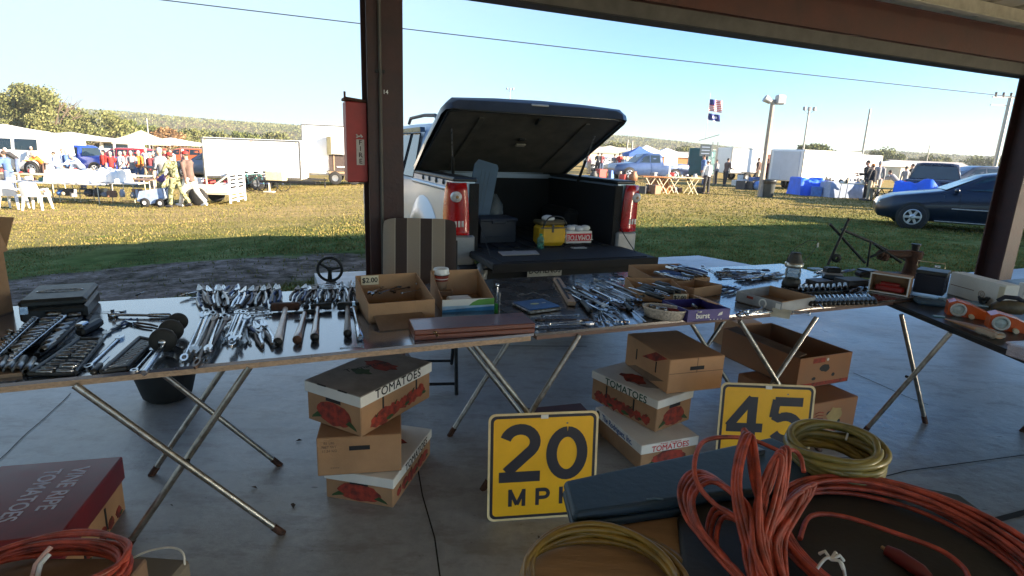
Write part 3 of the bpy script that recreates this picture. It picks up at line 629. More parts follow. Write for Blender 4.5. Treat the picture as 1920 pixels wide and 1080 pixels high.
# coffee cup
cp=PY(827,541,2.98); t=thing('coffee_cup','paper coffee cup with red band and white lid between the two open boxes','cup',Vector((cp.x,cp.y,cp.z)),0)
s=new(CARDD); s.box((0,0,(cp.z-T)/2),(.11,.12,cp.z-T-.002),CARDD,.004); solo(s,'small_box','small brown box under the coffee cup','box',Vector((cp.x,cp.y+.01,T+.0)),.25)
KR=mat('kraft cup sleeve',(.30,.20,.13),.8); s=new(CWHITE); s.lathe([(.001,0),(.030,0),(.033,.02)],KR,20); s.lathe([(.033,.02),(.037,.045)],KR,20); s.lathe([(.0372,.045),(.0385,.055)],REDINK,20); s.lathe([(.0385,.055),(.039,.06)],CWHITE,20); s.lathe([(.039,.06),(.041,.075)],REDINK,20); s.lathe([(.041,.075),(.0415,.08)],INK,20); part(s,'cup_body',t)
s=new(WPLAST); s.lathe([(.0415,.08),(.045,.082),(.045,.088),(.043,.092),(.041,.108),(.039,.112),(.036,.110),(.034,.102),(.001,.102)],WPLAST,24); part(s,'lid',t)
# wooden case
WD=mat('polished red brown wood',(.16,.045,.022),.3,0,.35,5,.05,40,stretch=(1,12,12),coat=.4,col2=(.085,.02,.010))
c,rz,w_=fb(777,639,1003,624); d=.17; t=thing('wooden_case','flat polished wooden case with a brass latch at the front edge of the table','case',back(c,rz,d),rz)
s=new(WD); s.box((0,0,.011),(w_,d,.022),WD,.003); part(s,'base',t); s=new(WD); s.box((0,0,.034),(w_,d,.021),WD,.003); part(s,'lid',t)
BRS=mat('old brass',(.55,.42,.25),.35,.9,.2,20); s=new(BRS); s.lathe([(.004,-.003),(.008,0),(.004,.003)],BRS,12,(-w_/2+.085,-d/2-.003,.030),'Y'); s.lathe([(.003,-.003),(.006,0),(.003,.003)],BRS,12,(-w_/2+.094,-d/2-.003,.018),'Y'); part(s,'latch',t)
# screwdriver cluster
t=thing('screwdriver_stand','green handled chrome bit driver standing upright right of the printed carton','screwdriver',P(931,585,T),0)
s=new(CHROME); s.cyl((0,0,.04),(0,0,.13),.006,.004,CHROME); s.sph((0,0,.135),.010,CHROME,10,6); s.cyl((.012,-.01,.0),(.012,-.01,.10),.005,None,CHROMED); part(s,'shaft',t)
s=new(GRNP); s.cyl((0,0,0),(0,0,.045),.013,.010,mat('green plastic grip',(.02,.22,.02),.4)); part(s,'grip',t)
# blue flat case
c,rz,w_=fb(989,590,1074,583); d=.17; t=thing('blue_case','thin blue case with a pale emblem and silver rim, right of the wooden case','case',back(c,rz,d)+Vector((-.035,0,0)),rz+RAD(8))
BLC=mat('blue enamel',(.02,.10,.30),.35,0,.25,6); s=new(CHROMED); s.box((0,0,.008),(.19,d,.016),CHROMED,.003); part(s,'base',t)
s=new(BLC); s.box((0,.0,.0195),(.182,d*.93,.006),BLC,.002); s.lathe([(.001,0),(.026,0),(.026,.0008)],mat('faded yellow emblem',(.42,.46,.30),.6),12,(-.01,0,.0232),sy=.5); s.box((.045,.0,.0236),(.022,.006,.001),CWHITE); part(s,'lid',t)
s=new(GALV); s.tube([(-.09+.18*i/12,.02*math.sin(i*1.3),.02*math.sin(math.pi*i/12)) for i in range(13)],.0015,GALV,5); solo(s,'wire_loop','thin loose wire lying behind the blue case','wire',P(1000,556,T),0)
for i,(a0,b0,a1,b1) in enumerate([(1004,613,1112,608),(1010,602,1104,601),(1018,594,1086,592),(1030,608,1090,602)]): lay('wrench',wm,a0,b0,a1,b1,['longest wrench at the front edge right of the wooden case','second longest wrench of four beside the wooden case','wrench nearest the blue case, top of the four','wrench with bright tip among the four beside the wooden case'][i],'wrench','four big wrenches',T+.004+.004*i)
s=new(HANDW); a,b_=P(1044,527,T),P(1072,574,T); s.box(((b_-a).length/2,0,.012),((b_-a).length,.045,.022),TAN,.004); s.box(((b_-a).length/2,-.008,.025),((b_-a).length*.8,.010,.006),INK); solo(s,'wood_plane','long pale wooden level lying behind the blue case','level',a,ang(a,b_))
lay('file',drm,1108,590,1074,550,'long dark file with thin handle left of the wrench heap','file')
pile('wrench',wm,16,1090,532,1170,572,(70,-26),'chrome wrench in the big heap in front of the pickup','wrench',7,.03,.5)
pile('wrench',wm,10,1130,534,1195,560,(60,-24),'chrome wrench in the right part of the big heap','wrench',7,.03,.5)
pile('pliers',plm,5,1092,574,1130,560,(50,8),'dark pliers at the front of the big wrench heap','pliers',6,.01)
pile('wrench',wm,4,1116,585,1128,604,(26,0),'small bright wrench, left group in front of the heap','wrench',3,.006)
pile('wrench',wm,5,1146,584,1168,604,(30,-2),'small bright wrench, right group in front of the heap','wrench',3,.006)
lay('flashlight',drm,1165,571,1210,608,'silver torch with bright green end beside the oval basket','torch')
for i,(x,y) in enumerate(((1110,516),(1148,515),(1158,519))): lay('bit' if False else 'screwdriver',drm,x,y,x+22,y+4,['thin screwdriver at the back edge by the pickup plate','red tipped screwdriver at the back edge, middle one','screwdriver at the back edge near the slab, right one'][i],'screwdriver')
def tray_at(name,label,cat,px,m,h,d,hb=None,mi=None,bw=None):
    c,rz,w_=fb(*px); w_=bw or w_; t=thing(name,label,cat,back(c,rz,d),rz); s=obox(w_,d,h,m,.004,hb,mi=mi); part(s,'body',t); return t,w_
t,w_=tray_at('cardboard_tray','shallow rounded cardboard tray with screwdrivers and a cream price tag','tray',(1196,566,1290,568),CARD,.05,.30,.07,CARDD)
pricetag(t,'$7.00',(w_/2-.05,-.155,.03),0,.075,.04)
pile('screwdriver',drm,7,1196,536,1260,556,(40,-20),'screwdriver lying in the shallow rounded tray','screwdriver',5,.01,.3,T+.04)
t,w_=tray_at('tool_box_tray','open dark cardboard tray of long chrome pliers at the back of the table','tray',(1228,540,1330,536),CARD,.055,.34,.075,CARDD)
pile('pliers',plm,7,1322,526,1248,507,(36,-16),'long pliers in the dark tray at the back','pliers',5,.02,.2,T+.045)
t,w_=tray_at('cardboard_tray','small open cardboard tray with upturned corner flap behind the purple box','tray',(1300,560,1352,552),CARD,.06,.2,.05,CARDD)
# oval basket
t=thing('oval_basket','white rimmed oval basket of small tools beside the purple box','basket',P(1244,596,T),ang(P(1200,590,T),P(1289,604,T))); BSK=mat('cream wicker',(.52,.44,.36),.7,0,.3,90,.5,150)
s=new(BSK); s.lathe([(.001,.003),(.075,.003),(.085,.0),(.098,.045),(.104,.05),(.106,.047),(.102,.043),(.092,.0045),(.001,.0045)],BSK,32,sy=.62); part(s,'bowl',t)
s=new(WPLAST); s.tube([(.103*math.cos(k*math.pi/14),.064*math.sin(k*math.pi/14),.05) for k in range(28)],.0055,BSK,6,True); part(s,'rim',t)
pile('socket',skm,5,1222,580,1240,584,(34,10),'small part lying in the oval basket','socket',4,.02,.5,T+.012)
s=new(REDINK); s.cyl((-.05,0,.012),(.05,0,.012),.011,None,mat('dark red plastic',(.20,.02,.03),.4)); solo(s,'red_tube','dark red plastic tube in the oval basket','tube',P(1255,586,T+.02),-.4)
# purple box
PUR=mat('purple printed carton',(.035,.022,.16),.45,0,.1,8)
t,w_=tray_at('purple_carton','open purple carton with white lettering reading burst','box',(1288,605,1367,601),PUR,.062,.24,.05,CARDD)
s=new(CWHITE); s.text('burst',.036,face((-.035,-.1215,.03),0),CWHITE,.0004,.03); s.text('fruit',.014,face((-.055,-.1215,.052),0),CWHITE,.0004,.02)
s.prism([(-.012,-.008),(.012,-.004),(.014,.012),(-.004,.006)],0,.0005,CWHITE,face((.06,-.1212,.036),0)); [s.lathe([(.001,0),(.003,0)],CWHITE,8,(.01+.02*k,-.1214,.01),'Y') for k in range(4)]
o=part(s,'lettering',t); s=new(CARD); s.box((0,0,0),(.1,.14,.004),CARD,M=Matrix.Rotation(RAD(16),4,'Y')); o=part(s,'flap',t); o.location=(w_/2-.02,.05,.06)
lay('socket',skm,1298,574,1306,579,'single chrome part in the purple carton','socket',None,T+.03)
# grey printed carton, tools around
GRYP=mat('grey printed carton',(.30,.30,.30),.6,0,.2,10)
c,rz,w_=fb(1376,565,1466,588); d=.30; rz=ang(P(1376,560,T),P(1466,585,T)); t=thing('printed_carton','open carton with grey printed side and round emblem, brown inside, middle right of the table','box',back(c,rz,d),rz)
s=obox(w_,d,.06,GRYP,.004,.062,mi=CARDD); s.box((0,d/2-.006,.034),(w_-.01,.004,.06),CARD); s.box((w_/2-.006,0,.034),(.004,d-.01,.056),CARD)
s.lathe([(.016,0),(.024,0),(.024,.001)],CWHITE,20,(.03,-d/2-.0016,.03),'Y'); s.box((-.05,-d/2-.001,.042),(.04,.001,.014),REDINK); s.box((w_/2-.02,-d/2-.001,.03),(.028,.001,.04),CWHITE); part(s,'body',t)
s=new(CWHITE); s.box((0,0,.0),(.09,.1,.003),mat('cream carton flap',(.62,.58,.46),.7),M=Matrix.Rotation(RAD(12),4,'X')); o=part(s,'flap',t); o.location=(w_/2+.02,-d/2-.03,.012); o.rotation_euler=(0,0,.5)
pile('ratchet',rtm,3,1385,592,1440,584,(16,8),'chrome ratchet in front of the grey printed carton','ratchet',4,.01); pile('pliers',plm,3,1340,548,1378,540,(20,10),'small pliers between the purple and grey cartons','pliers',4,.01)
for i,(a0,b0,a1,b1) in enumerate([(1318,500,1345,514),(1345,514,1400,512),(1350,522,1392,520),(1408,514,1460,524),(1330,506,1352,512)]): lay('pliers' if i%2 else 'wrench',(plm if i%2 else wm),a0,b0,a1,b1,['dark tool poking over the back edge near the slab corner','black pliers lying at the back of the middle table','flat black tool just behind the grey printed carton','slim tool at the back edge left of the lantern','short tool at the back edge beside the long pliers tray'][i],'pliers' if i%2 else 'wrench')
pile('wrench',wm,6,1345,508,1440,514,(20,10),'long tool lying behind the grey printed carton','wrench',8,.01)
pile('pliers',plm,5,1395,528,1440,516,(60,-8),'tool between the grey printed carton and the lantern','pliers',5,.01,z=T)
pile('wrench',wm,5,1470,585,1520,588,(10,4),'tool along the front edge below the drill bit tray','wrench',5,.008)
pile('pliers',plm,4,1540,516,1580,508,(50,4),'dark tool near the foot of the iron stand','pliers',5,.01)
# lantern
LN=mat('sooty grey tin',(.09,.085,.075),.55,.6,.3,15); t=thing('lantern','old tin railroad lantern with glass globe and wire handle','lantern',P(1483,536,T),0)
s=new(LN); s.lathe([(.001,0),(.055,0),(.058,.01),(.05,.045),(.045,.05)],LN,20); part(s,'base',t)
s=new(GLASS); s.lathe([(.036,.05),(.047,.07),(.047,.10),(.036,.125)],mat('smoky lantern glass',(.20,.22,.20),.15,0,.3,15,alpha=.55),20); part(s,'globe',t)
s=new(LN); s.lathe([(.052,.122),(.055,.128),(.055,.15),(.05,.153)],mat('bright tin band',(.55,.52,.46),.3,.9,.4,30),20); s.lathe([(.05,.153),(.046,.165),(.033,.20),(.03,.215),(.001,.218)],LN,20); part(s,'cap',t)
s=new(LN)
for k in range(4): a=k*math.pi/2+.4; s.cyl((.052*math.cos(a),.052*math.sin(a),.04),(.052*math.cos(a),.052*math.sin(a),.13),.002,None,LN,5)
part(s,'guard_wire',t)
s=new(LN); s.tube([(-.05,0,.15),(-.045,0,.20),(.0,0,.25),(.06,0,.292),(.115,.0,.30),(.13,0,.275),(.10,0,.22),(.055,0,.165)],.0022,LN,6); s.box((.128,0,.268),(.01,.01,.03),CWHITE,.003); part(s,'handle',t)
# black iron stand frame
t=thing('iron_stand','folded black iron tripod stand at the back of the right table','stand'); 
def K(x,y,dz=0,Y=None): return PY(x,y,Y or 3.95)
for a,b_,nm in ((K(1556,420,),K(1622,493),'strut'),(K(1592,410),K(1552,497,Y=3.9),'strut'),(K(1578,430,Y=3.98),K(1632,453,Y=4.05),'strut'),(K(1632,453,Y=4.05),K(1697,487,Y=4.1),'strut'),(K(1640,458),K(1690,492),'strut'),(K(1633,452),K(1626,500),'post'),(K(1660,470),K(1632,482),'strut')):
    s=new(IRON); s.tube([a,b_],.0095 if nm=='strut' else .007,IRON,8); part(s,nm,t)
s=new(IRON); q=K(1562,495,Y=3.9); s.box((q.x,q.y,T+.035),(.10,.07,.07),IRON,.01); part(s,'foot',t)
s=new(IRON); q2=K(1650,500); s.box((q2.x,q2.y,T+.02),(.30,.08,.04),IRON,.01); part(s,'base_rail',t)
s=new(IRON); q=K(1568,484,Y=3.9); s.lathe([(.012,-.01),(.03,-.01),(.03,.01),(.012,.01)],IRON,16,q,'Y'); part(s,'ring',t)
# rusty vise
q=PY(1700,500,4.0); t=thing('bench_vise','rusty brown bench vise with a tall column behind the open red item box','vise',(q.x,q.y,T),RAD(8))
s=new(RUST); s.box((-.10,0,.165),(.30,.06,.055),RUST,.018); s.box((-.2,0,.145),(.04,.09,.05),RUST,.01); part(s,'jaw',t)
s=new(RUST); s.tube([(.03,0,0),(.03,0,.05),(.035,0,.10),(.04,0,.15),(.04,0,.19)],[.055,.045,.04,.055,.05],RUST,14); s.box((.03,0,.015),(.15,.12,.03),RUST,.008); part(s,'body',t)
s=new(RUST); s.cyl((.04,0,.19),(.04,0,.235),.022,.026,IRON,12); s.cyl((.04,0,.23),(.04,0,.24),.032,None,IRON,12); s.sph((.09,0,.17),.022,RUST,10,6); part(s,'screw',t)
# small tool rows right of the grey carton
t,w_=tray_at('socket_strip','row of upright chrome sockets on a dark strip near the lantern','tray',(1492,552,1592,548),BLACK,.012,.05)
for i in range(9): lay('socket',skm,1500+i*10.5,548-i*.5,1500+i*10.5,540-i*.5,'chrome socket in the short row in front of the lantern','socket','row of sockets by the lantern',T+.015)
t,w_=tray_at('drill_bit_tray','flat brown tray of slanted drill bits at the front right of the middle table','tray',(1505,578,1648,573),CB,.010,.10)
for i in range(15): lay('drill_bit',drm,1520+i*8.6,576-i*.25,1512+i*8.2,558-i*.2,'steel drill bit slanting in the flat brown tray','drill bit','drill bits in the flat tray',T+.012)
lay('screwdriver',drm,1525,566,1543,581,'small pale tool on top of the drill bit tray','screwdriver',None,T+.02)
DBL=mat('dark blue plastic',(.012,.014,.028),.7,0,.2,12); DKG=mat('dark grey box card',(.06,.058,.06),.6,0,.2,12)
def block(name,label,cat,px,py,sz,m,rz=.2,z=T,bev=.006,extra=None):
    t=thing(name,label,cat,P(px,py,z),rz); s=new(m); s.box((0,0,sz[2]*.42),(sz[0],sz[1],sz[2]*.84),m,bev); part(s,'base',t)
    s=new(m); s.box((0,0,sz[2]*.92),(sz[0]*1.01,sz[1]*1.01,sz[2]*.16),extra or m,bev*.5); part(s,'lid',t); return t
block('small_case','flat dark case with pale rim behind the drill bits','case',1535,533,(.14,.1,.03),DKG,.4)
block('small_case','blue grey case standing behind the socket row','case',1560,522,(.12,.09,.035),mat('blue grey plastic',(.05,.08,.12),.4),-.3,extra=GRYP)
block('small_case','dark grey box right behind the socket row','case',1595,535,(.17,.12,.045),DKG,.3)
block('small_case','black box beside the iron stand foot','case',1625,518,(.1,.1,.05),BLACK,.3)
lay('pliers',plm,1508,540,1545,520,'black handled pliers lying between lantern and grey box','pliers'); lay('pliers',plm,1600,552,1618,540,'small dark pliers left of the open red item box','pliers')
s=new(WPLAST); s.box((0,0,.004),(.10,.07,.008),LBL,.002); solo(s,'card','pale blue card on the table right behind the lantern','card',P(1530,505,T),.2)
# open box facing the camera with red item
c,rz,w_=fb(1628,545,1700,557); t=thing('open_box','cardboard box tipped on its side, open to the camera','box',back(c,rz,.12),rz); s=new(CARD); hh=.115
s.box((0,.055,hh/2),(w_,.004,hh),CARD); s.box((0,0,.003),(w_,.12,.005),CARD); s.box((0,0,hh-.003),(w_,.12,.005),CARD); [s.box((q*(w_/2-.002),0,hh/2),(.005,.12,hh-.01),CARD) for q in (-1,1)]
[s.box((0,-.061,z),(w_+.01,.006,.008),CWHITE,.002) for z in (.004,hh)]; [s.box((q*w_/2,-.061,hh/2),(.008,.0055,hh),CWHITE,.002) for q in (-1,1)]; part(s,'body',t)
s=new(REDINK); s.box((0,0,.022),(w_*.75,.06,.035),mat('dark red paint',(.28,.02,.018),.35),.008); s.box((.02,0,.05),(w_*.4,.05,.02),mat('dark red paint'),.006) if False else s.cyl((-.05,0,.045),(.05,0,.045),.014,None,mat('dark red paint',(.28,.02,.018),.35)); solo(s,'red_tool','dark red tool lying inside the box tipped on its side','tool',back(c,rz,.10)+Vector((0,0,.006)),rz)
t=block('tool_caddy','dark blue plastic tool box with black tray and chrome catch','tool box',1742,548,(.16,.15,.145),DBL,ang(P(1628,545,T),P(1700,557,T)),extra=BLACK)
s=new(CHROME); s.box((.02,-.06,.175),(.03,.012,.014),CHROME,.003); s.tube([(-.08,-.08,.17),(-.08,-.08,.2),(.06,-.08,.2),(.06,-.08,.17)],.003,BRS,6); part(s,'catch',t)
s=new(DBL); s.box((0,0,.012),(.17,.13,.024),mat('dusty blue cloth',(.05,.10,.16),.85),.011); solo(s,'folded_cloth','folded dusty blue cloth in front of the dark blue tool box','cloth',P(1745,570,.706),-.3)
# ------------------------------------------------------------------ RIGHT TABLE (top at .706)
Z3=.706
a,b_=P(1776,545,Z3),P(1878,585,Z3); a=P(1775,550,Z3); b_=P(1876,580,Z3); rz=ang(a,b_)
h=.15; t=thing('long_carton','long white carton with a round outline emblem and cream end, beside the right post','box',back((a+b_)/2,rz,.09),rz); w_=(b_-a).length; h=.145
s=new(CWHITE); s.box((0,0,h/2),(w_,.09,h),CWHITE,.003); s.lathe([(.018,0),(.022,0),(.022,.0008)],TAN,20,(.05,-.0462,.055),'Y'); s.box((-.09,-.0455,.065),(w_*.45,.001,.004),CARDD); s.text('G',.03,face((.05,-.0462,.055),0),TAN,.0003); part(s,'body',t)
s=new(PTAG); s.box((w_/2-.018,-.0465,h/2),(.036,.002,h*.8),PTAG); part(s,'end_label',t)
s=new(LBL); s.box((0,0,.004),(.22,.12,.008),LBL,.002); solo(s,'paper_sheet','pale blue sheet of paper lying in front of the long white carton','paper',P(1805,568,Z3),-.35)
ORG=mat('orange plastic',(.62,.10,.015),.35,0,.15,10,coat=.3); LENS=mat('frosted lamp lens',(.55,.62,.60),.2,0,.2,20,.4,60)
def lamp(px,py,label,rz):
    t=thing('orange_lamp',label,'lamp',P(px,py,Z3),rz,'orange lamps'); s=new(ORG); s.prism([(-.05,.0),(.13,.0),(.14,.03),(.05,.07),(-.02,.085),(-.05,.07)],-.045,.045,ORG,Matrix(((1,0,0,0),(0,0,1,0),(0,1,0,0),(0,0,0,1)))); part(s,'body',t).location=(0,.03,0)
    s=new(WPLAST); s.lathe([(.026,0),(.034,-.003),(.038,-.012),(.036,-.02),(.027,-.02),(.026,-.008)],mat('grey white rim',(.55,.56,.54),.35),24,(-.005,-.012,.038),'Y'); part(s,'rim',t)
    s=new(LENS); s.lathe([(.001,-.014),(.018,-.012),(.027,-.006)],LENS,20,(-.005,-.012,.038),'Y'); part(s,'lens',t)
    s=new(REDINK); s.box((.09,.02,.02),(.09,.05,.028),mat('deep red plastic',(.35,.03,.02),.4),.006); s.cyl((.055,-.02,.012),(.055,-.05,.012),.012,None,PTAG,10); part(s,'switch_box',t); return t
lamp(1795,592,'orange lamp with round pale lens, farther of the two on the right table',-.5); lamp(1874,618,'orange lamp with round pale lens, nearer one above the clear bin',-.5)
s=new(BLACK); [s.tube([(.03*math.cos(a+i)*1.4,.03*math.sin(a*1.3+i),.02+.012*i) for a in range(7)],.008,BLACK,6) for i in range(3)]; solo(s,'cable_bundle','tangled black cable behind the two orange lamps','cable',P(1845,572,Z3),0)
c,d_=P(1772,602,Z3),P(1880,640,Z3); rz=ang(c,d_); t=thing('packaged_saw','saw with tan handle in clear pack at the front edge of the right table','saw',(c+d_)/2,rz); w_=(d_-c).length
s=new(TAN); s.tube([(-w_/2,0,.012),(-w_*.2,.0,.016),(w_*.1,0,.02),(w_*.45,0,.018)],[.006,.02,.028,.022],mat('orange tan wood',(.40,.19,.07),.45,0,.3,8,stretch=(1,5,5)),10,flat=.55); part(s,'handle',t)
s=new(LENS); s.box((w_*.28,0,.018),(w_*.35,.07,.03),mat('clear blister plastic',(.6,.55,.45),.1,0,.2,20,alpha=.45),.01); part(s,'pack',t)
s=new(WPLAST); s.box((0,0,.004),(.05,.022,.006),LBL,.001); s.box((0,0,.0015),(.062,.034,.003),mat('teal plastic',(.01,.12,.12),.4)); solo(s,'label_card','small white and teal tag at the front edge of the right table','tag',P(1760,594,Z3),-.3)
CLR=mat('clear storage plastic',(.55,.50,.55),.15,0,.2,10,alpha=.4); c,rz,w_=fb(1885,665,1960,690,Z3); t=thing('clear_bin','clear plastic bin with lid at the right edge of the photo','bin',back(c,rz,.2),rz)
s=obox(w_,.2,.05,CLR,.003); part(s,'body',t); s=new(CLR); s.box((0,0,.055),(w_+.015,.215,.01),CLR,.003); part(s,'lid',t)
t=thing('hand_sander','blue and brown rounded power sander behind the orange lamps','tool',P(1888,592,Z3),-.3); s=new(DBL); s.tube([(-.08,0,.04),(-.05,0,.045),(.0,0,.05),(.06,0,.05),(.08,0,.045)],[.02,.035,.04,.038,.02],mat('mottled brown green',(.12,.09,.05),.5,0,.4,12),12); part(s,'body',t); s=new(CHROME); s.tube([(-.06,0,.08),(-.03,0,.105),(.03,0,.105),(.06,0,.085)],.012,DBL,8); part(s,'handle',t)
s=new(CWHITE); s.box((0,0,.05),(.09,.06,.1),CWHITE,.004); s.box((0,-.031,.05),(.05,.001,.05),LBL); solo(s,'white_box','small white box at the right edge behind the sander','box',P(1925,560,Z3),-.2)
# ================================================================== UNDER THE TABLES
def ell(s,cx,cz,rx,rz_,M,m,n=16,wob=.12,ext=.0006):
    s.prism([(cx+rx*math.cos(6.283*k/n)*(1+rr.uniform(-wob,wob)),cz+rz_*math.sin(6.283*k/n)*(1+rr.uniform(-wob,wob))) for k in range(n)],0,ext,m,M)
def tomprint(s,M,w_,h,z0=0,sc=1):
    ell(s,0,z0+h*.45,w_*.30*sc,h*.36,M,REDINK); ell(s,-w_*.14*sc,z0+h*.40,w_*.16*sc,h*.27,M,REDINK,ext=.0009); ell(s,w_*.17*sc,z0+h*.37,w_*.15*sc,h*.25,M,REDINK2 if False else REDINK,ext=.0012)
    for q in (-1,1):
        s.prism([(q*w_*.22,z0+h*.25),(q*w_*.42,z0+h*.12),(q*w_*.40,z0+h*.2),(q*w_*.30,z0+h*.38)],0,.0015,LEAFINK,M)
def fruits(s,M,x0,x1,z0,hh,n=5,up=.3):
    for i in range(n):
        f=(i+.5)/n; x=x0+(x1-x0)*f; z=z0+hh*(.35+up*(f-.3)); r=hh*rr.uniform(.28,.42)
        ell(s,x,z,r*rr.uniform(1.0,1.5),r,M,REDINK,wob=.22,ext=.0005+.00025*i)
        if i%2: ell(s,x+r*.8,z-r*.5,r*.6,r*.25,M,LEAFINK,n=7,wob=.5,ext=.0022)
        else: s.prism([(x-r*.1,z+r*.7),(x+r*.5,z+r*1.2),(x+r*.2,z+r*.6)],0,.0024,LEAFINK,M)
def carton(name,label,loc,rz,w_,d,h,lid=None,body=CARD,dec=None,lidh=.045,group=None,slots='front'):
    t=thing(name,label,'box',loc,rz,None); s=new(body); s.box((0,0,h/2),(w_,d,h),body,.004)
    F=face((0,-d/2-.0006,0),0); R=face((w_/2+.0006,0,0),math.pi/2); Lf=face((-w_/2-.0006,0,0),-math.pi/2)
    s.box((0,-d/2-.001,h*.70),(.085,.002,.020),INK,.0008)
    for x in (-.012,.0): pass
    if dec: dec(s,F,R,Lf,w_,d,h)
    part(s,'body',t)
    if lid:
        s=new(lid[0]); s.box((0,0,h-lidh/2+.004),(w_+.012,d+.012,lidh),lid[1] if len(lid)>1 else lid[0],.003)
        F=face((0,-d/2-.0068,0),0); R=face((w_/2+.0068,0,0),math.pi/2); Lf=face((-w_/2-.0068,0,0),-math.pi/2)
        if len(lid)>2: lid[2](s,F,R,Lf,w_,d,h)
        part(s,'lid',t)
    return t
def corner(px,py,z,rz,w_,d,which='fr'):          # base centre of a box whose front right / front left bottom corner is at a pixel
    p=P(px,py,z); x=Vector((math.cos(rz),math.sin(rz),0)); y=Vector((-x.y,x.x,0))
    return p+(-x*w_/2 if which=='fr' else x*w_/2)+y*d/2
LIDG=mat('grey brown printed lid top',(.30,.27,.25),.75,0,.2,9)
def lidtop(s,F,R,Lf,w_,d,h):
    M=Matrix.Translation((0,0,h+.0045)); ell(s,.0,.07,.09,.045,M,REDINK,wob=.3); ell(s,-.03,-.03,.05,.03,M,LEAFINK,wob=.3); s.text('Tomatoes',.05,M@Matrix.Translation((-.05,.02,.001))@Matrix.Rotation(1.2,4,'Z'),INK,.0002)
# --- left stack
r1=ang(P(613,932),P(737,953)); W1=.31
def d_bot(s,F,R,Lf,w_,d,h):
    tomprint(s,F,w_,h*.85,.0); fruits(s,R,-d*.42,d*.40,h*.12,h*.55,6,0)
h1=.135
b1=corner(737,953,0,r1,W1,.46)
carton('tomato_box','bottom box of the left stack, tomato print and white lid under the plain brown box',b1,r1,W1,.46,h1,(CWHITE,CWHITE,lambda s,F,R,Lf,w_,d,h:(s.text('TOMATOES',.05,R@Matrix.Translation((.03,h-.02,0)),INK,.0003,.012,spacing=1.05),lidtop(s,F,R,Lf,w_,d,h))),dec=d_bot)
r2=ang(P(608,893,.14),P(753,883,.14)); 
def d_mid(s,F,R,Lf,w_,d,h):
    for i,x in enumerate(('85 LBS','NET WT','11.34 KG')): s.text(x,.016,F@Matrix.Translation((-w_/2+.05,h-.025-.018*i,0)),CARDD,.0003,.01)
    s.text('====',.016,F@Matrix.Translation((-w_/2+.07,.035,0)),CARDD,.0003)
carton('cardboard_box','plain brown cardboard box in the middle of the left stack',corner(753,883,.142,r2,.345,.40),r2,.345,.40,.175,dec=d_mid)
z3=.32; r3=ang(P(572,783,z3),P(678,820,z3)); 
def d_top(s,F,R,Lf,w_,d,h):
    tomprint(s,F,w_,h*.8); 
    fruits(s,R,-d*.38,d*.40,h*.05,h*.55,6,.35)
    for x in (-.10,.13): s.box((w_/2+.001,x,h*.62),(.002,.009,.07),INK)
b3=corner(678,820,z3,r3,.31,.47); carton('tomato_box','top box of the left stack with a white TOMATOES lid and strawberry red prints',b3,r3,.31,.47,.18,(CWHITE,LIDG,lambda s,F,R,Lf,w_,d,h:(s.box((0,0,h-.022),(w_+.0125,d+.0125,.046),CWHITE),s.text('TOMATOES',.056,R@Matrix.Translation((.0,h-.02,0)),INK,.0003,.012,spacing=1.08),s.box((-.06,-d/2-.005,h+.003),(.05,.006,.004),INK),s.box((.06,-d/2-.005,h+.003),(.05,.006,.004),INK),lidtop(s,F,R,Lf,w_,d,h))),dec=d_top)
# --- middle stack (front face looks right, the long side looks left)
ra=ang(P(1205,905),P(1300,880)); ra=RAD(24)
def d_lowm(s,F,R,Lf,w_,d,h): tomprint(s,F,w_,h*.8)
def lid_rod(s,F,R,Lf,w_,d,h):
    s.text('TOMATOES',.042,F@Matrix.Translation((0,h-.026,0)),REDINK2,.0003,.012); s.text('Premium    Vine Ripened',.012,F@Matrix.Translation((0,h-.003,0)),REDINK2,.0003)
    s.text('The Rodriguez, Inc.',.044,Lf@Matrix.Translation((.0,h-.02,0)),BLUEINK,.0003,.012,sx=.85); s.lathe([(.001,0),(.017,0)],INK,12,(-w_/2-.0072,d/2-.03,h-.02),'X')
LB=.13; c0=P(1204,880,LB+.0)
def fitrz(pa,pb,z): return ang(P(*pa,z),P(*pb,z))
zz=.135; rL=fitrz((1202,852),(1306,833),zz-.045)
pc=P(1202,852,zz-.045)
def from_corner_fl(p,rz,w_,d,z): x=Vector((math.cos(rz),math.sin(rz),0)); y=Vector((-x.y,x.x,0)); q=p+x*w_/2+y*d/2; return Vector((q.x,q.y,z))
wA=(P(1306,833,zz-.045)-pc).length
carton('tomato_box','bottom box of the middle stack, white lid with blue script and red TOMATOES',from_corner_fl(pc,rL,wA,.44,0),rL,wA,.44,zz,(CWHITE,CWHITE,lid_rod),dec=d_lowm,lidh=.05)
z2=zz+.006; rM=fitrz((1228,811),(1298,785),z2); pc=P(1228,811,z2)
def lid_m(s,F,R,Lf,w_,d,h):
    s.text('TOMATOES',.055,Lf@Matrix.Translation((0.02,h-.022,0)),GREENINK,.0003,.012,spacing=1.05); M=Matrix.Translation((0,0,h+.005)); ell(s,-.02,-.02,.07,.12,M,LIDG,wob=.2); ell(s,-.03,.02,.05,.08,M,REDINK,wob=.3,ext=.0009)
def d_m(s,F,R,Lf,w_,d,h):
    tomprint(s,F,w_,h*.8); fruits(s,Lf,-d*.42,d*.42,h*.06,h*.5,7,.1)
    for y in (-.08,.12): s.box((-w_/2-.001,y,h*.5),(.002,.009,.07),INK)
carton('tomato_box','middle box of the middle stack, white lid with dark green TOMATOES',from_corner_fl(pc,rM,.27,.47,z2),rM,.27,.47,.17,(CWHITE,CWHITE,lid_m),dec=d_m)
z4=z2+.177; rT=fitrz((1250,739),(1352,728),z4); pc=P(1250,739,z4); wT=(P(1352,728,z4)-pc).length
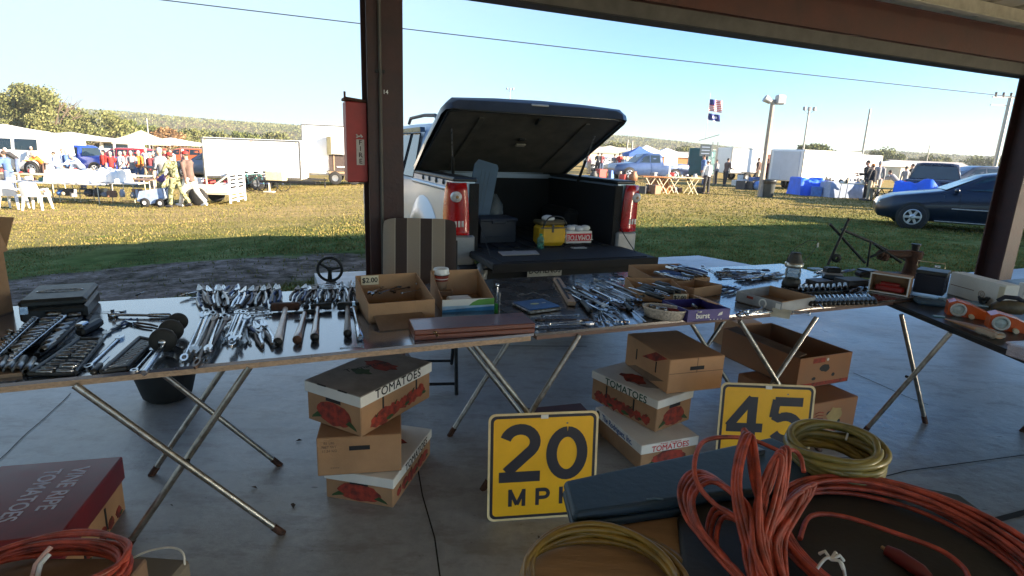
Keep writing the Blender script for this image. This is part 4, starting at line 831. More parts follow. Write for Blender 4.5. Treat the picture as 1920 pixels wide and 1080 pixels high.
def d_t(s,F,R,Lf,w_,d,h):
    s.box((0,-d/2-.0008,h*.78),(.004,.001,h*.44),CARDD); s.box((0,-d/2-.0005,h*.58),(w_*.98,.001,.003),CARDD)
    for y in (-.10,.10): s.box((-w_/2-.001,y,h*.55),(.002,.008,.06),INK)
    s.prism([(-d*.42,0.002),(d*.1,.002),(d*.42,h*.3),(-.1,h*.2)],0,.0006,CARDD,Lf); s.prism([(d*.45,h*.98),(d*.2,h*.98),(-d*.1,h*.6),(d*.2,h*.7)],0,.0006,REDINK,Lf)
CARDL=mat('light tan cardboard',(.52,.28,.14),.85,0,.1,5)
carton('cardboard_box','tan cardboard box on top of the middle stack with an oval hand hole',from_corner_fl(pc,rT,wT,.44,z4),rT,wT,.44,.185,None,dec=d_t,body=CARDL)
# --- right stack of banana cartons
BAN=mat('orange brown printed carton',(.36,.15,.065),.75,0,.25,5,col2=(.28,.14,.07))
def holes(s,w_,d,h,big=1):
    M=face((0,-d/2-.0012,0),0); ell(s,.0,h*.58,.042,.022,M,INK,n=14,wob=.25); ell(s,-.085,h*.28,.016,.010,M,INK); ell(s,.075,h*.33,.013,.012,M,INK)
zt=.20; rr1=fitrz((1503,733),(1595,717),.205); pc=P(1492,731,.205); wR=(P(1595,717,.205)-pc).length
t=thing('banana_box','open long dark cardboard carton on top of the right stack under the table','box',from_corner_fl(pc,rr1-.0,wR,.62,.205),rr1); s=obox(wR,.62,.19,BAN,.008,mi=CARDD); d=.62; w_=wR
holes(s,w_,d,.19); s.box((-.06,-d/2-.0009,.165),(.10,.001,.03),REDINK); s.lathe([(.001,0),(.009,0)],CWHITE,10,(.01,-d/2-.002,.165),'Y'); s.box((0,-d/2-.0009,.016),(w_*.98,.001,.022),REDINK); part(s,'body',t)
s=new(CARDD); s.box((0,0,0),(.07,.56,.006),CARDD,M=Matrix.Rotation(-.25,4,'Y')); o=part(s,'flap',t); o.location=(-w_/2+.045,0,.193)
pc=P(1505,822,0); rr2=fitrz((1514,818),(1597,800),0); wR2=wR*.98
t=thing('banana_box','lower carton of the right stack with worn fruit print behind the 45 sign','box',from_corner_fl(P(1500,823,0),rr2,wR2,.5,0),rr2); s=new(BAN); s.box((0,0,.1),(wR2,.5,.196),BAN,.005); holes(s,wR2,.5,.2)
M=face((0,-.2522,0),0); ell(s,.03,.11,.06,.05,M,mat('faded yellow green print',(.40,.27,.10),.7),wob=.2,ext=.0003); ell(s,.07,.03,.05,.02,M,REDINK)
for k in range(3): s.tube([M@Vector((-.13,.10+k*.018,0)),M@Vector((-.10,.108+k*.018,0)),M@Vector((-.06,.10+k*.018,0))],.0025,REDINK,4)
part(s,'body',t)
s=new(CARDL); s.box((0,0,.12),(.22,.3,.24),CARDL,.004); solo(s,'cardboard_box','pale cardboard box far behind the right stack','box',P(1352,655,0)+Vector((.15,.1,0)),.3)
s=new(RBX); s.box((0,0,.05),(.34,.22,.1),mat('dull maroon box',(.10,.035,.03),.6),.01); solo(s,'maroon_box','low maroon box on the floor behind the 20 sign','box',P(1055,840,0)+Vector((0,.2,0)),.3)
# red VINE RIPE TOMATOES box
RB=mat('deep red carton print',(.20,.014,.016),.38,0,.15,8)
zt=.235; a,b_,c_=P(113,1003,zt),P(230,855,zt),P(0,1011,zt)
ax=(b_-a); rz=math.atan2(ax.y,ax.x)-math.pi/2; d=ax.length; W=.42
x=Vector((math.cos(rz),math.sin(rz),0)); ctr=(a+b_)/2-x*W/2
t=thing('tomato_box','red lidded VINE RIPE TOMATOES box on the floor at the left edge','box',(ctr.x,ctr.y,0),rz)
s=new(CARDL); s.box((0,0,.08),(W-.02,d-.02,.16),CARDL,.004)
for y in (-.11,.07): s.box((W/2-.0095,y,.07),(.002,.012,.09),INK)
fruits(s,face((W/2-.0098,0,0),math.pi/2),-d*.42,d*.42,.0,.07,6,.1); part(s,'body',t)
s=new(RB); s.box((0,0,zt-.05),(W,d,.10),RB,.005); M=Matrix.Translation((0,0,zt+.0004))@Matrix.Rotation(-math.pi/2,4,'Z'); LV=mat('pale lavender lettering',(.72,.68,.80),.5)
s.text('VINE RIPE',.080,M@Matrix.Translation((-.045,.09,0)),LV,.0004,.012,sx=.82); s.text('TOMATOES',.080,M@Matrix.Translation((-.02,.0,0)),LV,.0004,.012,sx=.78); part(s,'lid',t)
s=new(BLACK); s.box((0,0,.02),(.07,.1,.04),BLACK,.01); solo(s,'black_block','small black block on the floor at the left edge behind the red box','block',P(-2,915,0),.3)
# black tub behind the left table
c=P(288,762,0); s=new(RUBBER); s.lathe([(.001,0),(.11,0),(.13,.02),(.20,.30),(.215,.36),(.22,.42),(.212,.42),(.19,.30),(.12,.025),(.001,.02)],mat('dull black tub plastic',(.02,.02,.02),.75,0,.2,8),28)
solo(s,'rubber_tub','round black rubber tub standing behind the left table','tub',c+Vector((0,.14,0)),0)
# ------------------------------------------------------------------ speed signs
SY=mat('yellow sign face',(.80,.42,.010),.35,0,.07,6); SB=mat('sign black',(.02,.017,.025),.4,0,.1,10); SCR=mat('cream sign edge',(.70,.55,.30),.4)
def rrect(h,r,n=6):
    p=[]
    for cx,cy,a0 in ((h-r,h-r,0),(-h+r,h-r,90),(-h+r,-h+r,180),(h-r,-h+r,270)):
        for k in range(n+1): a=RAD(a0+90*k/n); p.append((cx+r*math.cos(a),cy+r*math.sin(a)))
    return p
def stroke(s,pts,wd,M,m,z=.0021):
    # flat brush stroke with mitred width
    n=len(pts); vs=[]
    for i in range(n):
        a=Vector(pts[max(i-1,0)]); b_=Vector(pts[min(i+1,n-1)]); t=(b_-a).normalized(); k=Vector((-t.y,t.x))*wd/2
        p=Vector(pts[i]); vs+=[(p.x+k.x,p.y+k.y,z),(p.x-k.x,p.y-k.y,z)]
    s.add(vs,[[2*i,2*i+1,2*i+3,2*i+2] for i in range(n-1)],m,False,M)
def arc(cx,cy,rx,ry,a0,a1,n=14): return [(cx+rx*math.cos(RAD(a0+(a1-a0)*k/n)),cy+ry*math.sin(RAD(a0+(a1-a0)*k/n))) for k in range(n+1)]
def digits(s,txt,M):
    w_=.045
    for ch,ox in zip(txt,(-.098,.098)):
        A=M@Matrix.Translation((ox,.052,0))
        if ch=='2': stroke(s,arc(0,.055,.062,.055,165,-42,14)+[(-.055,-.072)],w_,A,SB); stroke(s,[(-.085,-.092),(.085,-.092)],w_,A,SB,.0023)
        if ch=='0': stroke(s,arc(0,0,.065,.092,90,450,32),w_,A,SB)
        if ch=='4': stroke(s,[(.03,.11),(.03,-.11)],w_,A,SB); stroke(s,[(-.09,-.045),(.085,-.045)],w_,A,SB,.0023); stroke(s,[(.025,.105),(-.08,-.04)],w_*.9,A,SB,.0025)
        if ch=='5': stroke(s,[(-.06,.092),(.075,.092)],w_,A,SB); stroke(s,[(-.052,.1),(-.062,.01)],w_*.9,A,SB,.0023); stroke(s,[(-.062,.022)]+arc(0,-.04,.062,.058,125,-150,16),w_,A,SB,.0025)
def sign(txt,label,p,q,lean):
    a,b_=P(*p),P(*q); rz=ang(a,b_); Wd=(b_-a).length; k=Wd/.457
    t=thing('speed_sign',label,'sign',(a+b_)/2,rz,None); t.rotation_euler=(RAD(-lean),0,rz); t.scale=(k,k,k)
    C0=face((0,0,.2285),0); s=new(SCR); s.prism(rrect(.2285,.028),-.0015,.0,SCR,C0); s.prism(rrect(.219,.024),0,.0006,SB,C0); s.prism(rrect(.207,.016),.0006,.0011,SY,C0)
    digits(s,txt,C0)
    A=C0@Matrix.Translation((0,-.13,0)); w2=.0155
    for pts in ([(-.135,-.037),(-.135,.037)],[(-.079,-.037),(-.079,.037)],[(-.137,.034),(-.107,-.030)],[(-.077,.034),(-.107,-.030)],[(-.022,-.037),(-.022,.037)],[(-.022,.0295)]+arc(.006,.0125,.018,.017,90,-90,8)+[(-.022,-.0045)],[(.078,-.037),(.078,.037)],[(.128,-.037),(.128,.037)],[(.078,0),(.128,0)]): stroke(s,pts,w2,A,SB,.0021+.0001*len(s.v)/400)
    s.box((-.0,-.0035,.2285+.212),(.03,.003,.016),CWHITE); s.lathe([(.001,0),(.004,0)],CHROMED,8,(-.105+.2,-.004,.41),'Y')
    part(s,'sign_plate',t); return t
s20=sign('20','yellow 20 MPH sign leaning under the middle table, lower left of the middle stack',(913,979),(1115,965),6)
s45=sign('45','yellow 45 MPH sign standing between the middle and right box stacks',(1338,885),(1512,892),6)
# ------------------------------------------------------------------ striped chair
t=thing('folding_chair','brown and beige striped padded folding chair in front of the middle post','chair',PY(787,412,3.62)*1,RAD(8)); t.location.z=0
STR,n,l,b=nodes_of('striped chair fabric'); tc=n.new('ShaderNodeTexCoord'); sx_=n.new('ShaderNodeSeparateXYZ'); l.new(tc.outputs['Object'],sx_.inputs[0])
fr=mth(n,l,'FRACT',mth(n,l,'MULTIPLY',mth(n,l,'ADD',sx_.outputs[0],1.028),6.3)); rp=ramp(n,l,fr,[(0,(.33,.26,.20)),(.44,(.33,.26,.20)),(.46,(.42,.35,.27)),(.485,(.42,.35,.27)),(.50,(.045,.026,.022)),(.94,(.045,.026,.022)),(.955,(.42,.35,.27))]); rp.color_ramp.interpolation='CONSTANT'
l.new(mixc(n,l,mth(n,l,'MULTIPLY',noi(n,l,tc.outputs['Object'],120,3),.25),rp.outputs[0],(.08,.06,.05)),b.inputs['Base Color']); b.inputs['Roughness'].default_value=.9; b.inputs['Sheen Weight'].default_value=.3
zb=PY(787,412,3.62).z
s=new(STR); nx_=20; nz_=14; vs=[]; fs=[]
for side in (0,1):
    for j in range(nz_+1):
        for i in range(nx_+1):
            u=i/nx_*2-1; v=j/nz_; x=u*.235; z=.50+(zb-.50)*v; e=(1-abs(u)**8)*(1-abs(2*v-1)**10); pf=.022*math.sqrt(max(0,e))*(1-.25*math.exp(-((v-.62)/.03)**2))
            if j==nz_: z-=.02*abs(u)**6
            vs.append((x*(1-.04*abs(2*v-1)**8),(-pf if side==0 else pf)+.10*(v-.2)*1.0,z))
N=(nx_+1)*(nz_+1)
for side in (0,1):
    for j in range(nz_):
        for i in range(nx_):
            q=[side*N+j*(nx_+1)+i,side*N+j*(nx_+1)+i+1,side*N+(j+1)*(nx_+1)+i+1,side*N+(j+1)*(nx_+1)+i]; fs.append(q if side==0 else q[::-1])
s.add(vs,fs,STR,True); part(s,'backrest',t)
s=new(STR); s.box((0,-.18,.44),(.46,.42,.06),STR,.02); part(s,'seat',t)
for q in (-1,1):
    s=new(IRON); s.tube([(q*.235,.13,zb-.15),(q*.235,.02,.5),(q*.235,-.36,.01)],.012,IRON,8); part(s,'leg',t)
    s=new(IRON); s.tube([(q*.22,-.30,.42),(q*.22,.18,.01)],.012,IRON,8); part(s,'leg',t)
    s=new(IRON); s.tube([(q*.26,.05,.62),(q*.27,-.25,.64)],.014,IRON,8); part(s,'armrest',t)
s=new(IRON); s.cyl((-.22,.13,.05),(.22,.13,.05),.010,None,IRON,8); s.cyl((-.235,-.3,.06),(.235,-.3,.06),.010,None,IRON,8); part(s,'crossbar',t)
# ================================================================== FOREGROUND
FT=.73
WDB=mat('worn plywood',(.46,.28,.14),.6,0,.3,3,.15,30,stretch=(1,7,1),col2=(.26,.155,.08))
TC=Vector((.75,.45,0)); pl=[P(962,1082,FT),P(1050,985,FT),P(1420,930,FT),P(1860,962,FT)]
q=[Vector((p.x,p.y,0)) for p in (P(955,1100,FT),P(1058,992,FT),P(1500,900,FT),P(1830,968,FT),P(1935,1040,FT))]+[Vector((1.35,-.1,0)),Vector((.0,-.1,0))]
poly=[Vector((.012,.90,0)),Vector((.11,1.07,0)),Vector((.78,1.27,0)),Vector((1.16,.98,0)),Vector((1.2,.2,0)),Vector((.0,.2,0))]
poly=q
c=sum(poly,Vector())/len(poly)
table(poly,FT,'plywood topped table in the foreground holding the coiled cords',WDB,[(Vector((.15,.8,.7)),Vector((.15,.1,0))),(Vector((.15,.1,.7)),Vector((.15,.8,0))),(Vector((1.1,.8,.7)),Vector((1.1,.1,0))),(Vector((1.1,.1,.7)),Vector((1.1,.8,0)))],TAN)
# padded blue case
BP=mat('dark slate blue vinyl',(.022,.050,.078),.5,0,.12,4,.10,60)
zc=FT+.045; q=[P(x,y,zc) for x,y in ((1056,900),(1445,818),(1560,868),(1480,915),(1330,930),(1074,966))]; c=sum(q,Vector())/len(q)
t=thing('padded_case','slate blue padded case lying at the back of the foreground table','case',(c.x,c.y,FT+.001)); s=new(BP); s.prism([(p.x-c.x,p.y-c.y) for p in q],.0,.020,BP); bevmod(part(s,'base',t),.007,3)
s=new(BP); s.prism([(p.x-c.x,p.y-c.y) for p in q],.021,.045,BP); bevmod(part(s,'lid',t),.012,4)
s=new(CHROMED); e=P(1228,938,zc); s.tube([(e.x-c.x-.018,e.y-c.y,.0455),(e.x-c.x,e.y-c.y+.001,.0475),(e.x-c.x+.018,e.y-c.y+.002,.0455)],.0022,mat('painted pale glint',(.10,.17,.23),.3),6); part(s,'painted_glint',t)  # glint on the lid, put in as a pale raised streak
s=new(GALV); e=P(1425,852,zc); s.prism([(-.012,-.006),(.012,0),(0,.016)],0,.012,GALV,Matrix.Translation((e.x-c.x,e.y-c.y,.045))); part(s,'clasp',t)
# dark grey flat case
DG=mat('dark grey scuffed vinyl',(.028,.027,.023),.6,0,.2,6,.1,80)
zg=FT+.022; q=[P(x,y,zg) for x,y in ((1270,965),(1300,945),(1560,880),(1800,925),(1925,1015),(1990,1150),(1290,1150))]; c=sum(q,Vector())/len(q)
s=new(DG); s.prism([(p.x-c.x,p.y-c.y) for p in q],0,.02,DG); o=solo(s,'grey_mat','flat dark grey case lid under the big orange cord coil','case lid',(c.x,c.y,FT+.001)); bevmod(o,.008,3)
ORC=mat('orange red extension cord',(.43,.065,.032),.5,0,.45,22,.15,160,coat=.05); YEL=mat('yellow brown air hose',(.34,.19,.022),.4,0,.3,14,coat=.15,col2=(.13,.075,.012)); OLV=mat('olive yellow hose',(.34,.25,.055),.42,0,.3,14,coat=.15,col2=(.13,.10,.03)); TIE=mat('white string',(.75,.72,.66),.8)
def coil(cx,cy,R,n,r,stack,jit,sq=1.0,rot=0,seed=1,ph=0,tilt=0):
    g_=random.Random(seed); pts=[]; K_=44; offs=[(g_.uniform(-jit,jit),g_.uniform(-jit,jit),g_.uniform(-jit,jit)) for _ in range(n+1)]; lv=[r+stack*((i*0.618)%1) for i in range(n+1)]
    for i in range(n*K_):
        t=i/K_; k=int(t); f=t-k; e=f*f*(3-2*f); a=2*math.pi*t+ph
        ox=offs[k][0]*(1-e)+offs[k+1][0]*e; oy=offs[k][1]*(1-e)+offs[k+1][1]*e; rj=offs[k][2]*(1-e)+offs[k+1][2]*e; zz=lv[k]*(1-e)+lv[k+1]*e
        x=(R+rj)*math.cos(a)+ox; y=((R+rj)*math.sin(a))*sq+oy+.004*math.sin(a*3+k); 
        pts.append((x*math.cos(rot)-y*math.sin(rot)+cx,x*math.sin(rot)+y*math.cos(rot)+cy,zz+.004*math.sin(a*2+k*1.7)+tilt*y))
    return pts
# yellow hose coil, front
p=P(1134,1082,FT+.02); s=new(YEL); s.tube(coil(0,0,.145,7,.0066,.034,.017,.92,0,4),.0062,YEL,8); solo(s,'air_hose','coiled yellow brown air hose lying on the plywood at the bottom of the photo','hose',(p.x,p.y,FT))
# olive hose coil on the case
p=P(1556,862,FT+.05); t=thing('air_hose','thick olive yellow hose coil stacked at the right end of the blue case','hose',(p.x,p.y,FT+.002))
s=new(OLV); s.tube(coil(0,0,.098,12,.0075,.075,.013,.84,-.25,9,tilt=.12),.0085,OLV,9); o=part(s,'hose_coil',t); o.location=(0,0,.03)
s=new(TIE); s.tube([(.05,.03,.088),(.065,.05,.105),(.085,.055,.108),(.10,.045,.10)],.0028,TIE,6); s.sph((.094,.05,.105),.007,TIE,8,6); part(s,'string_tie',t)
s=new(BLACK); s.box((.01,-.02,.014),(.24,.17,.026),BLACK,.01); part(s,'hose_reel_base',t)
# big orange cord coil
p=P(1694,1040,FT+.03); t=thing('extension_cord','large orange extension cord coil with white string tie at the bottom right','cord',(p.x,p.y,FT+.022))
s=new(ORC); s.tube(coil(0,0,.222,12,.0052,.040,.020,1.02,-.08,21),.0052,ORC,8); part(s,'cord_coil',t)
s=new(ORC); a=P(1515,985,FT+.05)-Vector((p.x,p.y,FT+.022)); pts=[]
for x,y in ((1500,1010),(1520,968),(1580,968),(1680,1000),(1760,1030),(1800,1058),(1815,1080),(1820,1110)): e=P(x,y,FT+.04)-Vector((p.x,p.y,FT+.022)); pts.append(e)
def smooth(pts,k=8,closed=False):
    out=[]; n=len(pts); pts=[Vector(q) for q in pts]
    for i in range(n if closed else n-1):
        if closed: p0,p1,p2,p3=pts[i-1],pts[i],pts[(i+1)%n],pts[(i+2)%n]
        else: p0,p1,p2,p3=pts[max(i-1,0)],pts[i],pts[i+1],pts[min(i+2,n-1)]
        for j in range(k):
            t=j/k; out.append(.5*((2*p1)+(-p0+p2)*t+(2*p0-5*p1+4*p2-p3)*t*t+(-p0+3*p1-3*p2+p3)*t**3))
    if not closed: out.append(pts[-1])
    return out
s.tube(smooth(pts),.005,ORC,8); part(s,'loose_end',t)
s=new(mat('dark red plug rubber',(.16,.02,.018),.45,0,.1,9)); e=P(1690,1050,FT+.035)-Vector((p.x,p.y,FT+.022)); s.tube([e+Vector((-.012,.028,.0)),e+Vector((0,.01,0)),e+Vector((.018,-.03,0)),e+Vector((.025,-.045,0))],[.010,.014,.013,.006],None,10); s.cyl(e+Vector((-.015,.036,0)),e+Vector((-.012,.028,0)),.004,None,BRS,6); part(s,'plug',t)
s=new(TIE); e=P(1556,1060,FT+.06)-Vector((p.x,p.y,FT+.022)); 
s.tube(smooth([e+Vector(q) for q in ((-.022,-.016,-.03),(-.03,-.01,-.01),(-.012,0,.012),(0,0,.014),(.02,-.002,.006),(.025,-.012,-.02))]),.0028,TIE,6)
for d_ in ((.02,.016,.006),(.012,-.02,.004),(-.01,.02,.01),(.026,.004,.004)): s.tube([e+Vector((0,0,.012)),e+Vector((d_[0]*.6,d_[1]*.6,.02)),e+Vector((d_[0],d_[1],.008))],.003,TIE,6)
part(s,'string_tie',t)
# orange hank in the middle
t=thing('extension_cord','loose upright hank of orange extension cord in the middle of the foreground table','cord',(P(1420,1000,FT).x,P(1420,1000,FT).y,FT+.02)); O_=Vector(t.location)
g_=random.Random(12); pts=[]
HS=[([(1420,1115,.02),(1345,1035,.03),(1300,975,.05),(1288,922,.07),(1322,893,.08),(1385,935,.09),(1428,1025,.06),(1452,1115,.03)],6,(34,16)),
    ([(1435,1115,.03),(1398,1010,.06),(1380,900,.12),(1402,814,.16),(1418,900,.12),(1432,1010,.07),(1455,1115,.03)],4,(20,4)),
    ([(1420,1115,.03),(1405,1020,.06),(1432,925,.10),(1458,852,.14),(1472,856,.14),(1462,935,.09),(1438,1020,.06),(1450,1115,.03)],4,(22,12)),
    ([(1440,1115,.03),(1444,1015,.05),(1480,945,.07),(1516,914,.07),(1500,955,.05),(1462,1015,.05),(1475,1115,.03)],4,(26,12)),
    ([(1425,1115,.02),(1370,1060,.03),(1335,1015,.03),(1350,960,.05),(1400,990,.05),(1430,1060,.04),(1460,1115,.02)],3,(30,18))]
for ctl,n_,(jx,jy) in HS:
    for k in range(n_):
        f=(k+.5)/n_-.5; sx_=1+.35*f
        for j,(x,y,z_) in enumerate(ctl):
            w_=0 if j in (0,len(ctl)-1) else 1
            pts.append(P(x+f*jx*(1 if x<1420 else -1)*w_+g_.uniform(-3,3),y+(f*jy*1.5+g_.uniform(-3,3))*w_,FT+.024+z_+f*.015+g_.uniform(-.004,.004))-O_)
s=new(ORC); s.tube(smooth(pts,6),.0050,ORC,8); part(s,'cord_hank',t)
s=new(ORC); s.tube(smooth([P(x,y,FT+z_)-O_ for x,y,z_ in ((1460,845,.13),(1400,822,.15),(1330,823,.16),(1306,850,.16),(1305,900,.14),(1340,945,.11),(1400,985,.09),(1430,1040,.07))]),.005,ORC,8); part(s,'loose_loop',t)
s=new(ORC); s.tube(smooth([P(x,y,FT+z_)-O_ for x,y,z_ in ((1420,1040,.06),(1432,960,.10),(1450,880,.13),(1480,845,.15),(1500,855,.14),(1507,885,.12))]),.005,ORC,8); part(s,'loose_loop',t)
s=new(ORC); s.tube(smooth([P(x,y,FT+z_)-O_ for x,y,z_ in ((1440,1060,.05),(1500,960,.08),(1520,925,.07),(1440,1000,.08),(1455,930,.1),(1462,900,.12),(1440,1020,.07))]),.005,ORC,8); part(s,'loose_loop',t)
s=new(ORC); e=P(1397,812,FT+.15)-O_; s.tube([e+Vector((-.004,-.03,-.012)),e,e+Vector((.0,.01,.006))],[.009,.010,.006],ORC,8); part(s,'plug',t)
# --- bottom left: carton carrying another cord, beige bag
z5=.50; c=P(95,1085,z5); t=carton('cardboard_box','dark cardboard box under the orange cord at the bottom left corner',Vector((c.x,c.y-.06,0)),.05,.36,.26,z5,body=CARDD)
s=new(ORC); s.tube(coil(0,0,.150,11,.0058,.06,.016,.60,.1,33,tilt=.0),.0055,ORC,8); t=thing('extension_cord','orange extension cord coil tied in the bottom left corner','cord',(P(95,1092,z5).x,P(95,1092,z5).y,z5+.001)); part(s,'cord_coil',t)
s=new(TIE); e=P(86,1046,z5+.07)-Vector(t.location); s.tube([e+Vector((-.008,-.05,-.05)),e+Vector((-.006,-.02,.0)),e+Vector((.0,.0,.012)),e+Vector((.006,.012,.02))],.005,mat('pinkish tie strap',(.60,.35,.28),.6),6); s.tube([e+Vector((.006,-.05,-.05)),e+Vector((.004,-.02,.0)),e+Vector((.01,.0,.01))],.005,None,6); part(s,'string_tie',t)
BG=mat('beige paper bag',(.20,.17,.13),.8,0,.15,6); z6=.34; a,b_=P(235,1042,z6),P(360,1042,z6); c=(a+b_)/2; t=thing('paper_bag','beige paper bag with a white cord handle at the bottom left','bag',(c.x,c.y-.05,0),-.05)
s=new(BG); s.box((0,0,z6/2),((b_-a).length,.10,z6),BG,.01); part(s,'body',t)
s=new(TIE); ws=(b_-a).length/2; s.tube(smooth([(-ws*.9,.03,z6-.01),(-ws*.3,.04,z6+.02),(ws*.4,.05,z6+.03),(ws*.85,.04,z6+.02),(ws*.95,.02,z6-.03)]),.003,TIE,6); part(s,'handle',t)
# ================================================================== THE OPEN PICKUP
SIL=mat('silver blue car paint',(.34,.42,.52),.38,.5,.05,4,coat=.3); LINER=mat('black bed liner',(.008,.008,.009),.8,0,.3,30,.3,120); REDL=mat('red tail lamp glass',(.55,.008,.008),.25,0,.2,8,coat=.35)
CLRL=mat('clear reversing lamp',(.72,.66,.62),.12,0,.25,30,coat=1)
CHR2=mat('grey bumper plastic',(.30,.30,.30),.4,.2,.1,8); LIDM=mat('glossy charcoal lid paint',(.040,.042,.042),.35,.1,.15,5,coat=.4); DKB=mat('dull black bumper',(.008,.008,.009),.75,0,.3,12)
LIDU=mat('lid underside lining',(.065,.058,.048),.8,0,.25,6)
tr=thing('pickup_truck','silver pickup backed up to the stall with its tailgate down and dark bed lid raised','pickup',L(1.23,2.36,-.03),TH+math.pi/2)
tr.scale=(1,1.05,1)
def XZ(poly,y0,y1,s,m): s.prism(poly,y0,y1,m,Matrix(((1,0,0,0),(0,0,1,0),(0,1,0,0),(0,0,0,1))))
def arch(x0,x1,zl,zt,ac,ar):
    p=[(x0,zl)]
    for cx in ac: p+=[(cx+ar*math.cos(RAD(a)),max(zl,.36+ar*math.sin(RAD(a)))) for a in range(180,-1,-15)]
    return p+[(x1,zl),(x1,zt),(x0,zt)]
s=new(SIL)
side=[(0.03,.42)]+[(1.02+.45*math.cos(RAD(a)),max(.36,.36+.45*math.sin(RAD(a)))) for a in range(172,-1,-12)]+[(1.6,.30),(3.55,.30)]+[(4.02+.45*math.cos(RAD(a)),max(.36,.36+.45*math.sin(RAD(a)))) for a in range(172,-1,-12)]+[(4.95,.42),(5.02,.75),(4.9,.98),(3.75,1.10),(3.6,1.14),(1.45,1.20),(1.42,1.27),(.03,1.27)]
for q in (-1,1): XZ(side,q*.66,q*.84,s,SIL)
XZ([(3.5,.35),(4.98,.4),(5.02,.75),(4.9,.98),(3.7,1.13),(3.5,1.13)],-.66,.66,s,SIL)
for q in (-1,1):                       # bulging rear quarter and flares
    vs=[];fs=[];na=14
    for k in range(na+1):
        a=RAD(180-180*k/na)
        for rr0,yy in ((.43,.86),(.50,.905),(.60,.88),(.72,.842)): vs.append((1.02+rr0*math.cos(a),q*yy,min(1.25,.36+rr0*math.sin(a)) if rr0>.5 else .36+rr0*math.sin(a)))
    for k in range(na):
        for j in range(3): f=[k*4+j,k*4+j+1,(k+1)*4+j+1,(k+1)*4+j]; fs.append(f if q<0 else f[::-1])
    s.add(vs,fs,SIL,True); s.add([(x+3.0,y,z) for x,y,z in vs],fs,SIL,True)
s.tube([(.05,-.84,1.20),(1.4,-.85,1.20)],.02,SIL,8); s.tube([(.05,.84,1.20),(1.4,.85,1.20)],.02,SIL,8)
# cab shell
cs=[(1.42,1.20,.83,.83),(1.50,1.52,.80,.76),(1.60,1.74,.80,.68),(1.75,1.80,.80,.64),(2.9,1.82,.80,.64),(3.15,1.78,.80,.64),(3.75,1.12,.83,.80)]
ring=[]; 
for x,zt_,wl,wt in cs: ring.append([(x,-wl,min(1.18,zt_)),(x,-(wl+wt)/2,(1.18+zt_)/2),(x,-wt,zt_-.04),(x,-wt*.7,zt_),(x,0,zt_+.015),(x,wt*.7,zt_),(x,wt,zt_-.04),(x,(wl+wt)/2,(1.18+zt_)/2),(x,wl,min(1.18,zt_))])
s.add([p for r in ring for p in r],[[i*9+k,i*9+k+1,(i+1)*9+k+1,(i+1)*9+k][::-1] for i in range(len(cs)-1) for k in range(8)],SIL,True)
part(s,'body',tr)
def win(poly,q,nm='window'):
    s=new(GLASS)
    def yy(x,z): f=max(0,min(1,(z-1.18)/.58)); return (.81+( .665-.81)*f)+.012
    pts=[(x,q*yy(x,z),z) for x,z in poly]; s.quad(pts if q<0 else pts[::-1],GLASS); s.tube(pts,.008,INK,5,True); return part(s,nm,tr)
for q in (-1,1):
    win([(1.58,1.22),(2.12,1.22),(2.12,1.68),(1.75,1.68)],q); win([(2.2,1.22),(3.35,1.22),(3.0,1.68),(2.2,1.68)],q)
    s=new(GLASS); s.prism([(1.6,1.69),(3.0,1.69),(3.05,1.73),(1.62,1.74)],.0,.05,mat('smoked rain guard',(.03,.05,.07),.15),Matrix(((1,0,0,0),(0,0,-q,q*.735),(0,1,0,0),(0,0,0,1)))); part(s,'rain_guard',tr)
    s=new(IRON); s.tube([(1.62,q*.55,1.80),(1.72,q*.55,1.87),(2.2,q*.55,1.89),(2.9,q*.55,1.88),(3.0,q*.55,1.82)],.02,DKG,8); part(s,'roof_rack',tr)
    s=new(LINER); s.sph((3.2,q*.98,1.2),(.05,.11,.08),BLACK,12,8); part(s,'mirror',tr)
    for wx in (1.02,4.02):
        s=new(TYRE); s.lathe([(.20,-.10),(.33,-.115),(.36,-.09),(.36,.09),(.33,.115),(.20,.10)],TYRE,28,(0,0,0),'Y'); o=part(s,'wheel',tr); o.location=(wx,q*.76,.36)
        s=new(ALLOY); s.lathe([(.001,-.01),(.05,.0),(.19,-.04),(.21,.0),(.21,-.09)],ALLOY,20,(0,q*.09,0),'Y'); [s.box((.12*math.cos(k*1.2566),q*.1,.12*math.sin(k*1.2566)),(.13,.02,.045),ALLOY,.006,M=Matrix.Rotation(-k*1.2566,4,'Y')) for k in range(5)]; part(s,'rim',o)
s=new(GLASS); s.quad([(3.78,-.62,1.13),(3.78,.62,1.13),(3.2,.56,1.77),(3.2,-.56,1.77)],GLASS); part(s,'windscreen',tr)
